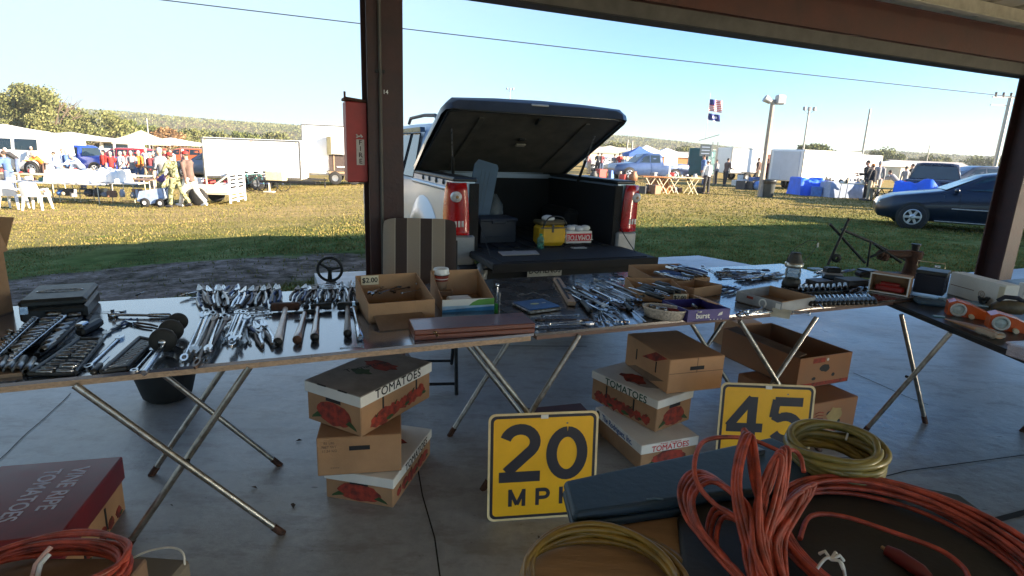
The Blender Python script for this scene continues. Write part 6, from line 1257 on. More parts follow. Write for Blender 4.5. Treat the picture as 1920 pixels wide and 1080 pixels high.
def boxtrailer(label,loc,rz,Lx,Wy,H,m,door=None,nm='cargo_trailer',z0=.45,extra=None,roofm=None):
    t=thing(nm,label,'trailer',loc,rz); s=new(m); s.box((0,0,z0+(H-z0)/2),(Lx,Wy,H-z0),m,.05)
    for k in range(1,int(Lx/.6)): [s.box((-Lx/2+k*Lx/int(Lx/.6),q*(Wy/2+.002),z0+(H-z0)/2),(.025,.008,H-z0-.22),WHG) for q in (-1,1)]
    [s.box((-Lx/2+k*Lx/4,q*(Wy/2+.006),H-.12),(.07,.02,.035),mat('amber marker lamp',(.6,.2,.02),.4)) for q in (-1,1) for k in (0.15,2,3.85)]; part(s,'body',t)
    s=new(CHROMED); 
    for q in (-1,1): s.box((0,q*(Wy/2+.004),z0+.06),(Lx,.02,.10),GALV,.004); s.box((0,q*(Wy/2+.004),H-.05),(Lx,.02,.07),GALV,.004)
    for x in (-1,1):
        for y in (-1,1): s.box((x*(Lx/2-.02),y*(Wy/2-.02),z0+(H-z0)/2),(.07,.07,H-z0-.1),GALV,.006)
    part(s,'trim',t)
    for x in ((-.45,.45) if Lx>3.6 else (0,)):
        for q in (-1,1):
            s=new(TYRE); s.lathe([(.16,-.09),(.30,-.10),(.33,-.07),(.33,.07),(.30,.10),(.16,.09)],TYRE,20,(0,0,0),'Y'); s.lathe([(.001,q*.07),(.19,q*.08)],ALLOY,14,(0,0,0),'Y'); o=part(s,'wheel',t); o.location=(x-.3,q*(Wy/2+.02),.33)
            s=new(GALV); s.box((x-.3,q*(Wy/2+.06),.70),(.85,.16,.03),GALV,.01); part(s,'mudguard',t)
    s=new(IRON); s.tube([(Lx/2,-Wy*.35,z0),(Lx/2+1.0,0,z0),(Lx/2,Wy*.35,z0)],.04,IRON,6); s.cyl((Lx/2+.9,0,z0),(Lx/2+.9,0,0),.03,None,IRON,6); part(s,'tongue',t)
    if door:
        for (side,x,z,w_,h,dm) in door:
            s=new(dm)
            if side in ('L','R'): q=1 if side=='L' else -1; s.box((x,q*(Wy/2+.02),z),(w_,.05,h),dm,.01)
            else: q=1 if side=='F' else -1; s.box((q*(Lx/2+.02),x,z),(.05,w_,h),dm,.01)
            part(s,'door' if h>1 else 'hatch',t)
    if extra: extra(t,Lx,Wy,H)
    return t
# left concession trailer
p=G(570,350); p2_=G(690,346)
def conc(t,Lx,Wy,H):
    s=new(TAN); s.box((-.65,-Wy/2-.03,1.0),(.75,.06,1.0),mat('trailer opening shade',(.07,.05,.045),.8)); part(s,'serving_window',t)
    s=new(WHT); s.box((-.48,-Wy/2-.22,1.95),(1.0,.05,.85),WHT,.02,M=Matrix.Rotation(-.1,4,'X')); part(s,'hatch',t)
    s=new(CRM); s.box((-.98,-Wy/2-.20,1.93),(.22,.3,.9),mat('olive cream panel',(.13,.12,.07),.6),.02); part(s,'side_panel',t)
    s=new(TAN); s.box((-.78,-Wy/2-.06,1.05),(.06,.05,.95),TAN); s.box((-.65,-Wy/2-.06,.62),(.8,.05,.12),TAN); part(s,'frame',t)
    s=new(WPLAST); s.box((-.4,-Wy/2-.07,.9),(.5,.04,.05),WPLAST); part(s,'shelf',t)
t=boxtrailer('white food trailer with an open serving hatch left of the middle post',Vector(((p.x+p2_.x)/2+.45,(p.y+p2_.y)/2+1.1,gz(-8))),RAD(14),4.6,2.2,2.95,WHT,None,extra=conc)
p=GY(484,27.6); boxtrailer('long white box trailer behind the bicycles',Vector((p.x,p.y,p.z)),RAD(10),4.2,2.0,2.3,WHT,[('L',0,1.3,.02,1.8,GALV)],z0=.5)
# right trailers
p=GY(1508,36); 
def tcorner(px,Y,rz,Lx,Wy,cx,cy): pt_=GY(px,Y); o_=Matrix.Rotation(rz,4,'Z')@Vector((cx*Lx/2,cy*Wy/2,0)); return Vector((pt_.x-o_.x,pt_.y-o_.y,-.15))
boxtrailer('big white trailer with its end tinted grey for shade, between the street light and the blue tarps',tcorner(1507,34,RAD(22),4.6,2.5,-1,-1),RAD(22),4.6,2.5,2.35,WHT,[('B',0,1.4,2.0,1.7,WHG),('B',.3,1.0,.03,1.0,GALV)],z0=.5)  # shade on the white end is put on as a blue grey panel
boxtrailer('grey trailer just right of the big white trailer',tcorner(1585,40,RAD(24),4,2.3,-1,-1),RAD(24),3.4,2.4,2.3,WHG,[('B',0,1.3,1.6,1.5,mat('grey trailer end',(.35,.36,.40),.5))],z0=.5)
boxtrailer('long white trailer with a brown open doorway left of the street light',tcorner(1342,46,RAD(8),7,2.4,-1,-1),RAD(8),4.4,2.4,2.55,WHT,[('R',1.25,1.35,.9,1.6,mat('brown doorway',(.16,.06,.04),.8)),('R',1.95,1.3,.7,1.9,CRM)],z0=.55)
boxtrailer('dark green enclosed trailer left of the flag pole',tcorner(1290,42,RAD(6),3,2.2,-1,-1),RAD(60),2.4,1.4,2.35,DKT,[('R',-.2,1.9,.35,.35,mat('teal badge',(.2,.45,.5),.4))],z0=.4)
# left vehicles
BLU=mat('royal blue car paint',(.02,.06,.40),.3,.1,.1,4,coat=.8); DBLUE=mat('deep blue grey car paint',(.03,.05,.09),.3,.2,.1,4,coat=.8); PURP=mat('purple blue car paint',(.06,.03,.20),.3,.1,.1,4,coat=.8)
p=G(383,323); car('suv','dark blue grey car parked behind the two walking men in caps','car',GY(402,37),RAD(184),DBLUE)
car('pickup','royal blue pickup parked beyond the crowd on the far left','pickup',GY(152,38),RAD(176),BLU,nm='parked_pickup')
car('suv','purple blue car partly hidden left of the royal blue pickup','car',GY(92,41),RAD(170),PURP)
car('van','white van parked at the left edge under the big oak','van',GY(30,36),RAD(178),WHT,nm='parked_van',scale=1.15)
car('van','white camper van second from the left edge','van',GY(75,46),RAD(172),WHT,nm='parked_van',scale=1.25)
car('suv','red car parked behind the red shirted crowd','car',GY(232,42),RAD(176),mat('bright red car paint',(.45,.02,.02),.3,.1,.1,4,coat=.8))
car('suv','orange red car beyond the white canopy tent','car',GY(345,52),RAD(180),mat('orange car paint',(.55,.12,.03),.3,.1,.1,4,coat=.8))
car('sedan','white sedan beyond the royal blue pickup','car',GY(185,52),RAD(176),WHT); car('van','white van beyond the canopy tent','van',GY(215,58),RAD(180),WHT,nm='parked_van')
# right vehicles
car('pickup','blue grey pickup parked behind the wooden trestle tables','pickup',GY(1215,42),RAD(192),mat('slate blue car paint',(.05,.09,.20),.3,.2,.1,4,coat=.8),nm='parked_pickup')
pk=car('pickup','black pickup with a blue tarp over its tailgate behind the navy sedan','pickup',GY(1756,22)+Vector((.6,.8,0))*3.2,RAD(53),mat('black car paint',(.012,.012,.015),.25,.2,.1,4,coat=.8),nm='parked_pickup',scale=.98)
car('suv','charcoal car seen above the navy sedan roof','car',GY(1830,33),RAD(176),mat('charcoal car paint',(.08,.09,.10),.3,.3,.1,4,coat=.8),scale=1.05)
car('sedan','grey car far behind the charcoal car at the right edge','car',GY(1905,45),RAD(180),mat('grey car paint',(.22,.23,.24),.3,.4,.1,4,coat=.8))
car('sedan','white car far away between the lid of the pickup and the tents','car',GY(1140,60),RAD(180),WHT)
# blue tarps and stalls at the right
TARP=mat('bright blue tarp',(.02,.13,.75),.5,0,.15,3,.4,10); GCL=mat('blue grey table cloth',(.32,.38,.50),.85,0,.15,6,.3,20)
def draped(label,cat,loc,rz,sz,m,nm,seed=1,slump=.15):
    q=random.Random(seed); s=new(m); nx_,ny_=18,6; X_,Y_,Z_=sz; vs=[]; rows=[]
    prof=[(-Y_/2-.12,0),(-Y_/2-.07,Z_*.5),(-Y_/2,Z_),(0,Z_),(Y_/2,Z_),(Y_/2+.07,Z_*.5),(Y_/2+.12,0)]
    for i in range(nx_+1):
        f=i/nx_*2-1; row=[]
        for j,(y,z) in enumerate(prof): row.append((f*X_/2*(1+.03*(z==0)),y+.05*noise.noise(Vector((i*.5,j,seed)))*(z<Z_),z*(1-slump*(.5+noise.noise(Vector((i*.35,seed*3.1,0)))))+.02*q.random()))
        vs+=row
    n_=len(prof); s.add(vs,[[i*n_+j,(i+1)*n_+j,(i+1)*n_+j+1,i*n_+j+1] for i in range(nx_) for j in range(n_-1)],m,True)
    s.add(vs[:n_],[list(range(n_))],m); s.add(vs[-n_:],[list(range(n_))[::-1]],m)
    return solo(s,nm,label,cat,loc,rz)
draped('bright blue tarp over a heap beside the white trailer','tarp',GY(1525,30),RAD(5),(1.6,1.0,.9),TARP,'tarp',2,.3)
draped('bright blue tarp hanging over the black pickup tailgate','tarp',GY(1735,21.4),RAD(-34),(1.6,.3,1.2),TARP,'tarp',3,.2)
draped('blue grey cloth covered table between the blue tarp and the standing people','table',GY(1592,29),RAD(4),(2.0,.8,.78),GCL,'cloth_table',5,.05)
def goods(loc,w_,d,n_,cols,label,seed=1,cat='goods',z=.75,sz=(.08,.22)):
    q=random.Random(seed)
    for i in range(n_):
        m=q.choice(cols); s=new(m); a=q.uniform(*sz); b_=q.uniform(*sz); h=q.uniform(*sz); k=q.random()
        if k<.45: s.box((0,0,h/2),(a,b_,h),m,.015)
        elif k<.75: s.lathe([(.001,0),(a*.4,0),(a*.5,h*.5),(a*.3,h*.85),(a*.35,h),(.001,h)],m,10)
        else: s.sph((0,0,a*.45),(a*.6,b_*.5,a*.45),m,8,6)
        solo(s,{0:'box',1:'jar',2:'bundle'}[0 if k<.45 else 1 if k<.75 else 2],label,cat,Vector(loc)+Vector((q.uniform(-w_/2,w_/2),q.uniform(-d/2,d/2),z)),q.random()*3,label)
WOODO=mat('orange brown wood',(.42,.17,.05),.6,0,.2,6); pal=[mat('goods '+k,v,.6,0,.2,10) for k,v in dict(white=(.75,.73,.68),cream=(.55,.45,.3),grey=(.25,.25,.25),dark=(.05,.05,.05),red=(.45,.05,.04),blue=(.08,.2,.5),green=(.15,.3,.18),silver=(.5,.5,.52),brown=(.25,.12,.06)).items()]
goods(GY(1592,29),1.8,.6,9,[pal[0],pal[1],pal[5],pal[2]],'small item on the blue grey cloth table',3,z=.80)
def trestle(label,loc,rz,Lx,Wy,top,leg,h=.75,cross=True):
    t=thing('market_table',label,'table',loc,rz); s=new(top); s.box((0,0,h),(Lx,Wy,.04),top,.006); part(s,'tabletop',t)
    for x in (-1,1):
        for y in (-1,1):
            s=new(leg)
            if cross: s.cyl((x*Lx*.40,y*Wy*.4,h-.03),(x*Lx*.40-x*.45,y*Wy*.42,0),.022,None,leg,6); s.cyl((x*Lx*.40-x*.45,y*Wy*.38,h-.03),(x*Lx*.40,y*Wy*.40,0),.022,None,leg,6)
            else: s.cyl((x*Lx*.45,y*Wy*.42,h-.02),(x*Lx*.46,y*Wy*.43,0),.018,None,leg,6)
            part(s,'leg',t)
    return t
CRW=mat('cream table top',(.70,.60,.40),.6,0,.1,6)
trestle('wooden trestle table nearest the pickup tail light',GY(1232,26.5),RAD(3),1.3,.7,WOODO,CRW); trestle('cream trestle table in front of the white sign post',GY(1283,27),RAD(2),1.7,.8,CRW,CRW)
draped('orange brown cloth hanging behind the wooden trestle table','cloth',GY(1238,27.6),0,(1.0,.3,.7),WOODO,'orange_cloth',7,.1)
goods(GY(1283,27),1.5,.5,8,pal,'item on the cream trestle table',11); goods(GY(1275,28),2.2,.6,10,[pal[3],pal[2],pal[8]],'dark goods under the cream trestle table',12,z=0,sz=(.15,.35)); goods(GY(1218,26),1.0,.4,4,[pal[4],pal[8],pal[3]],'red and brown goods left of the trestle table',13,z=0,sz=(.2,.45))
t=thing('sign_board','blank white sign board on a white post behind the trestle tables','sign',GY(1258,29)); s=new(WHT); s.box((0,0,1.45),(.66,.03,.42),WHT,.004); part(s,'board',t); s=new(WHT); s.box((0,.03,.72),(.09,.04,1.44),WHT); part(s,'post',t)
# black board and its scaffold, flags
f0=GY(1333,38); t=thing('menu_board','dark board with faint white lines fixed to a pale scaffold frame','board',f0)
s=new(mat('slate board',(.05,.07,.08),.5)); s.box((-.42,0,2.15),(.72,.04,.75),None); [s.box((-.42,-.024,2.15+.2*k),(.52,.004,.05),GCL) for k in (-1,0,1)]; part(s,'board',t)
s=new(GALV); [s.box((x,0,1.35),(.05,.05,2.7),GALV) for x in (.0,.32)]; [s.box((.16,0,.5+k*.4),(.3,.04,.04),GALV) for k in range(6)]; s.cyl((-.9,0,2.75),(.35,0,3.15),.02,None,GALV,6); s.cyl((-.9,0,2.75),(-.9,0,2.55),.02,None,GALV,6); part(s,'frame',t)
t=thing('flag_pole','thin flag pole flying a striped flag above a dark blue flag','flag',GY(1318,40)); s=new(GALV); s.cyl((0,0,0),(0,0,5.9),.012,None,GALV,6); part(s,'pole',t)
def flag(z,h,w_,fn,nm):
    s=new(WHITE); nx_,ny_=12,13
    vs=[(.02+w_*i/nx_,.06*math.sin(i*.9+j*.15),z+h*(j/ny_)-.10*i/nx_*(1)) for j in range(ny_+1) for i in range(nx_+1)]
    for j in range(ny_):
        for i in range(nx_): s.add([vs[j*(nx_+1)+i],vs[j*(nx_+1)+i+1],vs[(j+1)*(nx_+1)+i+1],vs[(j+1)*(nx_+1)+i]],[[0,1,2,3]],fn(i/nx_,j),True)
    part(s,nm,t)
FR,FW,FB=mat('flag red',(.60,.06,.05),.8),mat('flag white',(.80,.76,.74),.8),mat('flag blue',(.02,.04,.20),.8)
flag(4.75,.75,.85,lambda x,j:(FB if (x<.4 and j>6) else (FR if j%2==0 else FW)),'striped_flag'); flag(4.15,.45,.80,lambda x,j:(FW if (5<=j<=8 and .2<x<.8 and int(x*12)%3) or j<1 else FB),'blue_flag')
# poles
def lightpole(label,px,Y,top,kind,r=.09,lean=0):
    b_=GY(px,Y); H=PY(px,top,Y).z-b_.z; t=thing('light_pole',label,'light pole',b_); m={'wood':TAN,'steel':GALV}[ 'wood' if kind=='street' else 'steel']
    if kind=='street': m=mat('weathered pole wood',(.36,.31,.25),.8,0,.25,6,stretch=(6,6,1))
    s=new(m); s.tube([(0,0,0),(0,0,H)],[r*1.25,r],m,10); part(s,'pole',t)
    if kind=='street':
        s=new(mat('grey lamp housing',(.42,.43,.43),.5)); s.box((.32,0,H+.0),(.38,.34,.42),None,.05); s.cyl((-.1,0,H-.1),(-.38,0,H+.05),.12,.17,None,12); s.box((0,0,H-.05),(.5,.08,.08),None); part(s,'lamp_head',t)
    if kind=='flood':
        for k in (-1,0,1): s=new(CHR2); s.box((k*.42,0,H+.12),(.22,.25,.30),CHR2,.04,rz=k*.4); s.cyl((k*.42,0,H-.02),(0,0,H-.35),.02,None,GALV,5); part(s,'floodlight',t)
        s=new(DKG); s.box((0,0,H*.42),(.32,.2,.28),DKG,.02); part(s,'control_box',t)
    if kind=='cross':
        s=new(GALV)
        for z in (0,-.45): s.box((0,0,H+z),(2.2,.08,.08),GALV)
        for k in (-2,-1,0,1,2): s.cyl((k*.45,0,H),(k*.45,0,H+.28),.05,.07,DKG,8)
        part(s,'crossarm',t)
    return t
lightpole('wooden street light pole beside the grey litter bin, square lamp head on top',1434,27,186,'street',.095)
lightpole('thin floodlight pole rising behind the big white trailer',1503,50,206,'flood',.07); lightpole('plain bare steel pole right of the white trailers',1615,44,203,'plain',.07)
lightpole('pale steel pole with double crossarm at the right edge',1868,36,182,'cross',.11); lightpole('thin far floodlight pole whose lamps show above the raised lid',952,85,168,'flood',.06)
lightpole('thin distant pole leaning over the hills at the right',1738,90,272,'plain',.07); lightpole('white distant pole in front of the trees on the left',283,80,222,'plain',.10); lightpole('left one of the twin pale poles near the tents',1174,70,262,'plain',.09); lightpole('right one of the twin pale poles near the tents',1183,70,263,'plain',.09)
t=thing('litter_bin','grey plastic litter bin standing at the foot of the street light pole','bin',GY(1448,27)); s=new(mat('grey bin plastic',(.10,.11,.11),.6)); s.lathe([(.001,0),(.24,0),(.31,.72),(.34,.74),(.33,.78),(.29,.78),(.28,.70),(.001,.1)],None,20); part(s,'body',t); s=new(BLACK); s.lathe([(.30,.60),(.335,.76),(.345,.80),(.29,.79)],mat('black bin liner',(.02,.02,.02),.3),20); part(s,'liner',t)
# tents
def tent(label,loc,rz,w_,d,h,pk_,m,legs=True,nm='canopy_tent'):
    t=thing(nm,label,'tent',loc,rz); s=new(m); E=[(-w_/2,-d/2),(w_/2,-d/2),(w_/2,d/2),(-w_/2,d/2)]; 
    vs=[(x,y,h) for x,y in E]+[(x*.5,y*.5,h+(pk_-h)*.42) for x,y in E]+[(0,0,pk_)]+[(x*1.01,y*1.01,h-.25) for x,y in E]
    s.add(vs,[[i,(i+1)%4,4+(i+1)%4,4+i] for i in range(4)]+[[4+i,4+(i+1)%4,8] for i in range(4)]+[[9+i,9+(i+1)%4,(i+1)%4,i] for i in range(4)],m); part(s,'canopy',t)
    if legs:
        for x,y in E: s=new(GALV); s.cyl((x*.97,y*.97,0),(x*.97,y*.97,h),.025,None,GALV,6); part(s,'leg',t)
    return t
TW=mat('white tent cloth',(.80,.78,.72),.8,0,.04,3); TCR=mat('cream tent cloth',(.62,.56,.42),.8,0,.06,3); TBL=mat('blue tent cloth',(.06,.14,.42),.8,0,.1,3)
tent('cream peaked canopy tent over the crowd left of the dark car',GY(270,36),.1,2.3,2.2,2.25,2.85,TCR); tent('low white tent roof beyond the royal blue pickup',GY(140,56),.1,7,3,2.3,2.8,TW); tent('white tent at the left edge beyond the white van',GY(18,48),0,5,3,2.7,3.2,TW)
tent('white tent roof right of the twin pale poles',GY(1210,52),.1,3.2,3,1.9,2.6,TW); tent('second white tent roof behind the blue grey pickup',GY(1248,58),.1,3.5,3,1.9,2.5,TW); tent('blue tent top just above the blue grey pickup',GY(1197,48),.1,2.2,2,1.8,2.4,TBL); tent('long low cream tent seen under the raised lid',GY(1142,56),0,4.6,3,2.0,2.5,TCR); tent('white low tent beyond the standing people at the right',GY(1680,60),0,5,3,1.8,2.2,TW); tent('orange trimmed white tent roof far left of the dark car',GY(325,62),0,6,3,2.1,2.6,TW); tent('far white tent between the food trailer and the red box',GY(430,75),0,6,3,2.0,2.6,TW)
# left market tables and goods
LW=mat('pale folding table top',(.60,.58,.55),.5,0,.1,5)
tb=[('pale folding table in front of the covered boxes, far left',60,20,2.2),('pale folding table under the white covered box',132,19.5,2.2),('pale folding table under the rightmost white cover',205,20,2.0)]
for lb,px,Y,w_ in tb: trestle(lb,GY(px,Y),RAD(2),w_,.8,LW,mat('cream tube leg',(.55,.50,.36),.5),.68,False)
trestle('farther cream table beside the blue jacket',GY(40,24),RAD(2),3,.8,CRW,CRW,.75,False); trestle('farther long table behind the white covers',GY(190,25),RAD(2),4.2,.8,LW,LW,.72,False); trestle('brown low table right of the handcart handles',GY(250,23),RAD(2),1.6,.8,mat('dull brown top',(.25,.15,.10),.7),LW,.65,False)
draped('white sheet over boxes on the pale table nearest the middle left','sheet',GY(132,19.5)+Vector((0,0,.70)),.03,(1.35,.6,.42),TW,'white_cover',4,.1); draped('rounded white sheet over goods on the rightmost pale table','sheet',GY(208,20)+Vector((0,0,.70)),.03,(.85,.55,.48),TW,'white_cover',8,.25)
goods(GY(132,19.5)+Vector((0,-.1,0)),2.2,.5,14,pal,'item crowded on the shelf below the white sheet',21,z=.25,sz=(.12,.32)); goods(GY(60,20),2.2,.6,12,[pal[0],pal[1],pal[6],pal[7]],'glassware and boxes on the far left pale table',22,z=.70); goods(GY(205,19.6),1.7,.4,9,[pal[3],pal[2],pal[8],pal[7]],'dark item below the rounded white sheet',23,z=.22,sz=(.12,.3))
goods(GY(190,25),4,.6,16,pal,'colourful item on the far long table',24,z=.74); goods(GY(40,24),2.6,.6,8,[pal[1],pal[0],pal[4]],'item on the cream table by the blue jacket',25,z=.77); goods(GY(255,23),1.4,.5,6,[pal[0],pal[6],pal[1]],'item on the brown low table',26,z=.67)
goods(GY(80,30),6,2,12,[pal[4],pal[0],pal[3],pal[1]],'box on the grass between the far cars',27,z=0,sz=(.25,.6))
for px,Y,lb in ((12,17.5,'white moulded plastic chair cut by the left edge'),(57,17.3,'white moulded plastic chair standing before the market tables')):
    t=thing('plastic_chair',lb,'chair',GY(px,Y),RAD(10)); vs=[];fs=[]; s=new(WPLAST)
    for j in range(9):
        for i in range(9):
            u=i/8*2-1; v=j/8; vs.append((u*.26*(1-.25*max(0,v-.55)),-.22-.12*v-.06*(1-u*u),.42+v*.45*(1-.12*u*u)))
    fs=[[j*9+i,j*9+i+1,(j+1)*9+i+1,(j+1)*9+i] for j in range(8) for i in range(8)]; s.add(vs,fs,WPLAST,True); s.add([(x,y+.015,z) for x,y,z in vs],[f[::-1] for f in fs],WPLAST,True); part(s,'backrest',t)
    s=new(WPLAST); s.box((0,0,.42),(.50,.46,.03),WPLAST,.012); part(s,'seat',t)
    for x in (-1,1):
        for y in (-1,1): s=new(WPLAST); s.tube([(x*.22,y*.2,.42),(x*.27,y*.26,0)],[.05,.028],WPLAST,8); part(s,'leg',t)
        s=new(WPLAST); s.tube([(x*.25,-.28,.62),(x*.28,.1,.64),(x*.26,.2,.42)],.025,WPLAST,8); part(s,'armrest',t)
# flatbed trailer with lattice ramp
t=thing('utility_trailer','cream flatbed trailer with a white slatted ramp gate right of the walking men','trailer',GY(395,19.5),RAD(4)); s=new(CRM); s.box((0,0,.42),(1.5,1.3,.12),CRM,.01); s.box((0,-.66,.55),(1.5,.03,.28),CRM,.005); part(s,'deck',t)
s=new(WPLAST); 
for k in range(9): s.box((.78,0,.18+k*.12),(.04,1.25,.05),WPLAST)
for y in (-.62,0,.62): s.box((.80,y,.66),(.05,.05,1.15),WPLAST)
o=part(s,'ramp_gate',t); s=new(CRM); s.cyl((.1,-.66,.5),(.78,-.66,1.0),.03,None,CRM,6); s.cyl((.1,-.66,1.0),(.1,-.66,.5),.025,None,CRM,6); part(s,'rail',t)
for q in (-1,1): s=new(TYRE); s.lathe([(.001,-.09),(.26,-.10),(.29,-.06),(.29,.06),(.26,.10),(.001,.09)],TYRE,18,(0,0,0),'Y'); o=part(s,'wheel',t); o.location=(-.2,q*.66,.29)
goods(GY(388,19.5),1.0,.7,5,[pal[0],pal[4],pal[8],pal[2]],'load on the cream flatbed trailer',31,z=.48,sz=(.2,.4))
# hand wagon
t=thing('hand_wagon','pale blue hand wagon tipped forward in front of the walking men','wagon',GY(285,18.4),RAD(185)); WB=mat('pale blue wagon bag',(.32,.42,.60),.7,0,.2,8)
s=new(WB); s.prism([(-.35,.30),(-.30,.62),(.38,.50),(.48,.18),(.05,.10)],-.22,.22,WB,Matrix(((1,0,0,0),(0,0,1,0),(0,1,0,0),(0,0,0,1)))); part(s,'tub',t)
for x in (-.25,.22):
    for q in (-1,1): s=new(TYRE); s.lathe([(.06,-.03),(.14,-.035),(.15,0),(.14,.035),(.06,.03)],TYRE,16,(0,0,0),'Y'); s.lathe([(.001,q*.02),(.08,q*.03)],WPLAST,12,(0,0,0),'Y'); o=part(s,'wheel',t); o.location=(x,q*.26,.15)
s=new(IRON); s.tube([(-.28,0,.5),(-.55,0,.85),(-.62,-.12,.9),(-.62,.12,.9)],.014,IRON,6); part(s,'handle',t)
# bicycles
def bike(px,Y,rz,label,m):
    t=thing('bicycle',label,'bicycle',GY(px,Y),rz,'bicycles leaning on the long white trailer')
    for x in (-.5,.5): s=new(TYRE); s.tube([(.31*math.cos(a*math.pi/10),0,.31*math.sin(a*math.pi/10)) for a in range(20)],.018,TYRE,6,True); [s.cyl((0,0,0),(.3*math.cos(a*math.pi/4),0,.3*math.sin(a*math.pi/4)),.004,None,CHROMED,4) for a in range(8)]; o=part(s,'wheel',t); o.location=(x,0,.33)
    s=new(m); 
    for a,b_ in (((-.5,.33),(-.15,.33)),((-.5,.33),(-.22,.75)),((-.15,.33),(-.22,.80)),((-.15,.33),(.35,.75)),((-.2,.72),(.35,.78)),((.35,.85),(.5,.33))): s.cyl((a[0],0,a[1]),(b_[0],0,b_[1]),.018,None,m,6)
    part(s,'frame',t); s=new(BLACK); s.tube([(-.32,0,.83),(-.12,0,.83)],[.05,.025],BLACK,8); part(s,'saddle',t); s=new(IRON); s.tube([(.32,-.26,.98),(.36,0,.88),(.32,.26,.98)],.014,IRON,6); part(s,'handlebar',t)
bike(470,25.6,.1,'teal bicycle, leftmost of the three at the white trailer',mat('teal paint',(.05,.28,.26),.4)); bike(487,25.3,-.2,'grey bicycle, middle of the three at the white trailer',GALV); bike(506,25.7,.15,'dark blue bicycle, rightmost of the three at the white trailer',mat('dark blue bicycle paint',(.04,.08,.22),.4))
t=thing('trailer_frame','low black trailer hitch with a cream box left of the food trailer','trailer',GY(537,24.6),0); s=new(IRON); s.box((0,0,.45),(2.4,.08,.10),IRON); s.box((.2,.6,.45),(2.0,.08,.10),IRON); s.cyl((-.8,0,.45),(-.8,0,.0),.04,None,CRM,8); s.box((-.8,0,.02),(.4,.3,.04),CRM); part(s,'frame',t); s=new(CRM); s.box((-.55,.2,.68),(.75,.5,.40),mat('cream yellow box',(.72,.62,.36),.6),.03); part(s,'box',t)
# ------------------------------------------------------------------ people
ph=random.Random(19)
def pp(px,Y,rz,pose,lb,sh_,pn,cap=None,hair=None,h=None,shoe=None):
    h=h or ph.uniform(.9,1.06); Y+=ph.uniform(-2,2)*(Y>28.1); rz+=ph.uniform(-35,35)*(Y>28.1); return person(GY(px,Y),RAD(rz),pose,lb,cl[sh_] if isinstance(sh_,str) else sh_,cl[pn] if isinstance(pn,str) else pn,cl[cap] if cap else None,shoe,hair,h)
pp(352,18.4,75,'walk','person in dark shirt, white trousers and red cap striding beside the wagon','brown','white','red',shoe=WPLAST,h=1.03)
pp(325,18.2,80,'push',"person in camouflage with a red cap pushing the blue wagon",CAMO,CAMO,'red'); pp(305,19.2,85,'elbows','person in grey with a purple bag beside the camouflage walker','grey',CAMO,None,HAIRG)
s=new(BLACK); s.sph((0,0,0),(.16,.12,.15),mat('purple bag cloth',(.18,.12,.28),.8),10,8); solo(s,'purple_bag','small purple bag hanging beside the camouflage walker','bag',GY(298,18.9)+Vector((0,0,.9)))
L_=[(208,29,200,'tee','red','khaki',None,'person in bright red shirt right of the royal blue pickup'),(228,31,170,'tee','white','denim',None,'person in white shirt behind the bright red shirt'),(12,23,90,'elbows','blue','denim',None,'person in blue jacket at the left edge'),
(106,30,120,'elbows','pale','denim',None,'person in pale blue bending over goods by the purple car'),(118,30.5,200,'stand','pale','khaki',None,'person in pale blue standing right of the purple car'),(127,31,160,'stand','blue','denim',None,'person in blue shirt left of the royal blue pickup door'),
(150,26,180,'bend','pale','denim','grey','person in pale blue stooping with a light cap before the royal blue pickup'),(78,30,150,'bend','orange','brown',None,'person in orange crouching below the purple car'),(32,33,140,'bend','dark','denim',None,'person in dark clothes bending before the white van'),(60,34,220,'elbows','grey','dark',None,'grey figure sitting before the white camper van'),
(236,33,180,'tee','red','denim',None,'first red shirted person under the canopy edge'),(248,35,150,'stand','red','khaki',None,'second red shirted person under the canopy tent'),(262,30,190,'stand','orange','denim',None,'person in orange brown shirt before the canopy tent'),(247,28,200,'elbows','grey','denim',None,'person in mottled grey left of the orange shirt'),(275,31,160,'tee','white','khaki',None,'person in white top right of the orange shirt'),
(283,29,170,'stand','maroon','khaki','grey','person in maroon behind the walking group'),(290,33,190,'elbows','dark','denim',None,'person in dark shirt behind the walking group'),(301,35,180,'stand','white','denim','white','person with white hat beyond the walking group'),(312,34,170,'tee','maroon','denim','red','person with red hat beyond the camouflage walker'),(322,37,200,'stand','white','khaki',None,'person in white far behind the camouflage walker'),(345,36,170,'tee','pink','denim',None,'person in pink beyond the dark car bonnet'),(195,34,160,'stand','red','denim',None,'red topped person at the bonnet of the royal blue pickup')]
for px,Y,rz,po,a,b_,c_,lb in L_: pp(px,Y,rz,po,lb,a,b_,c_,HAIRG if len(lb)%2 else None)
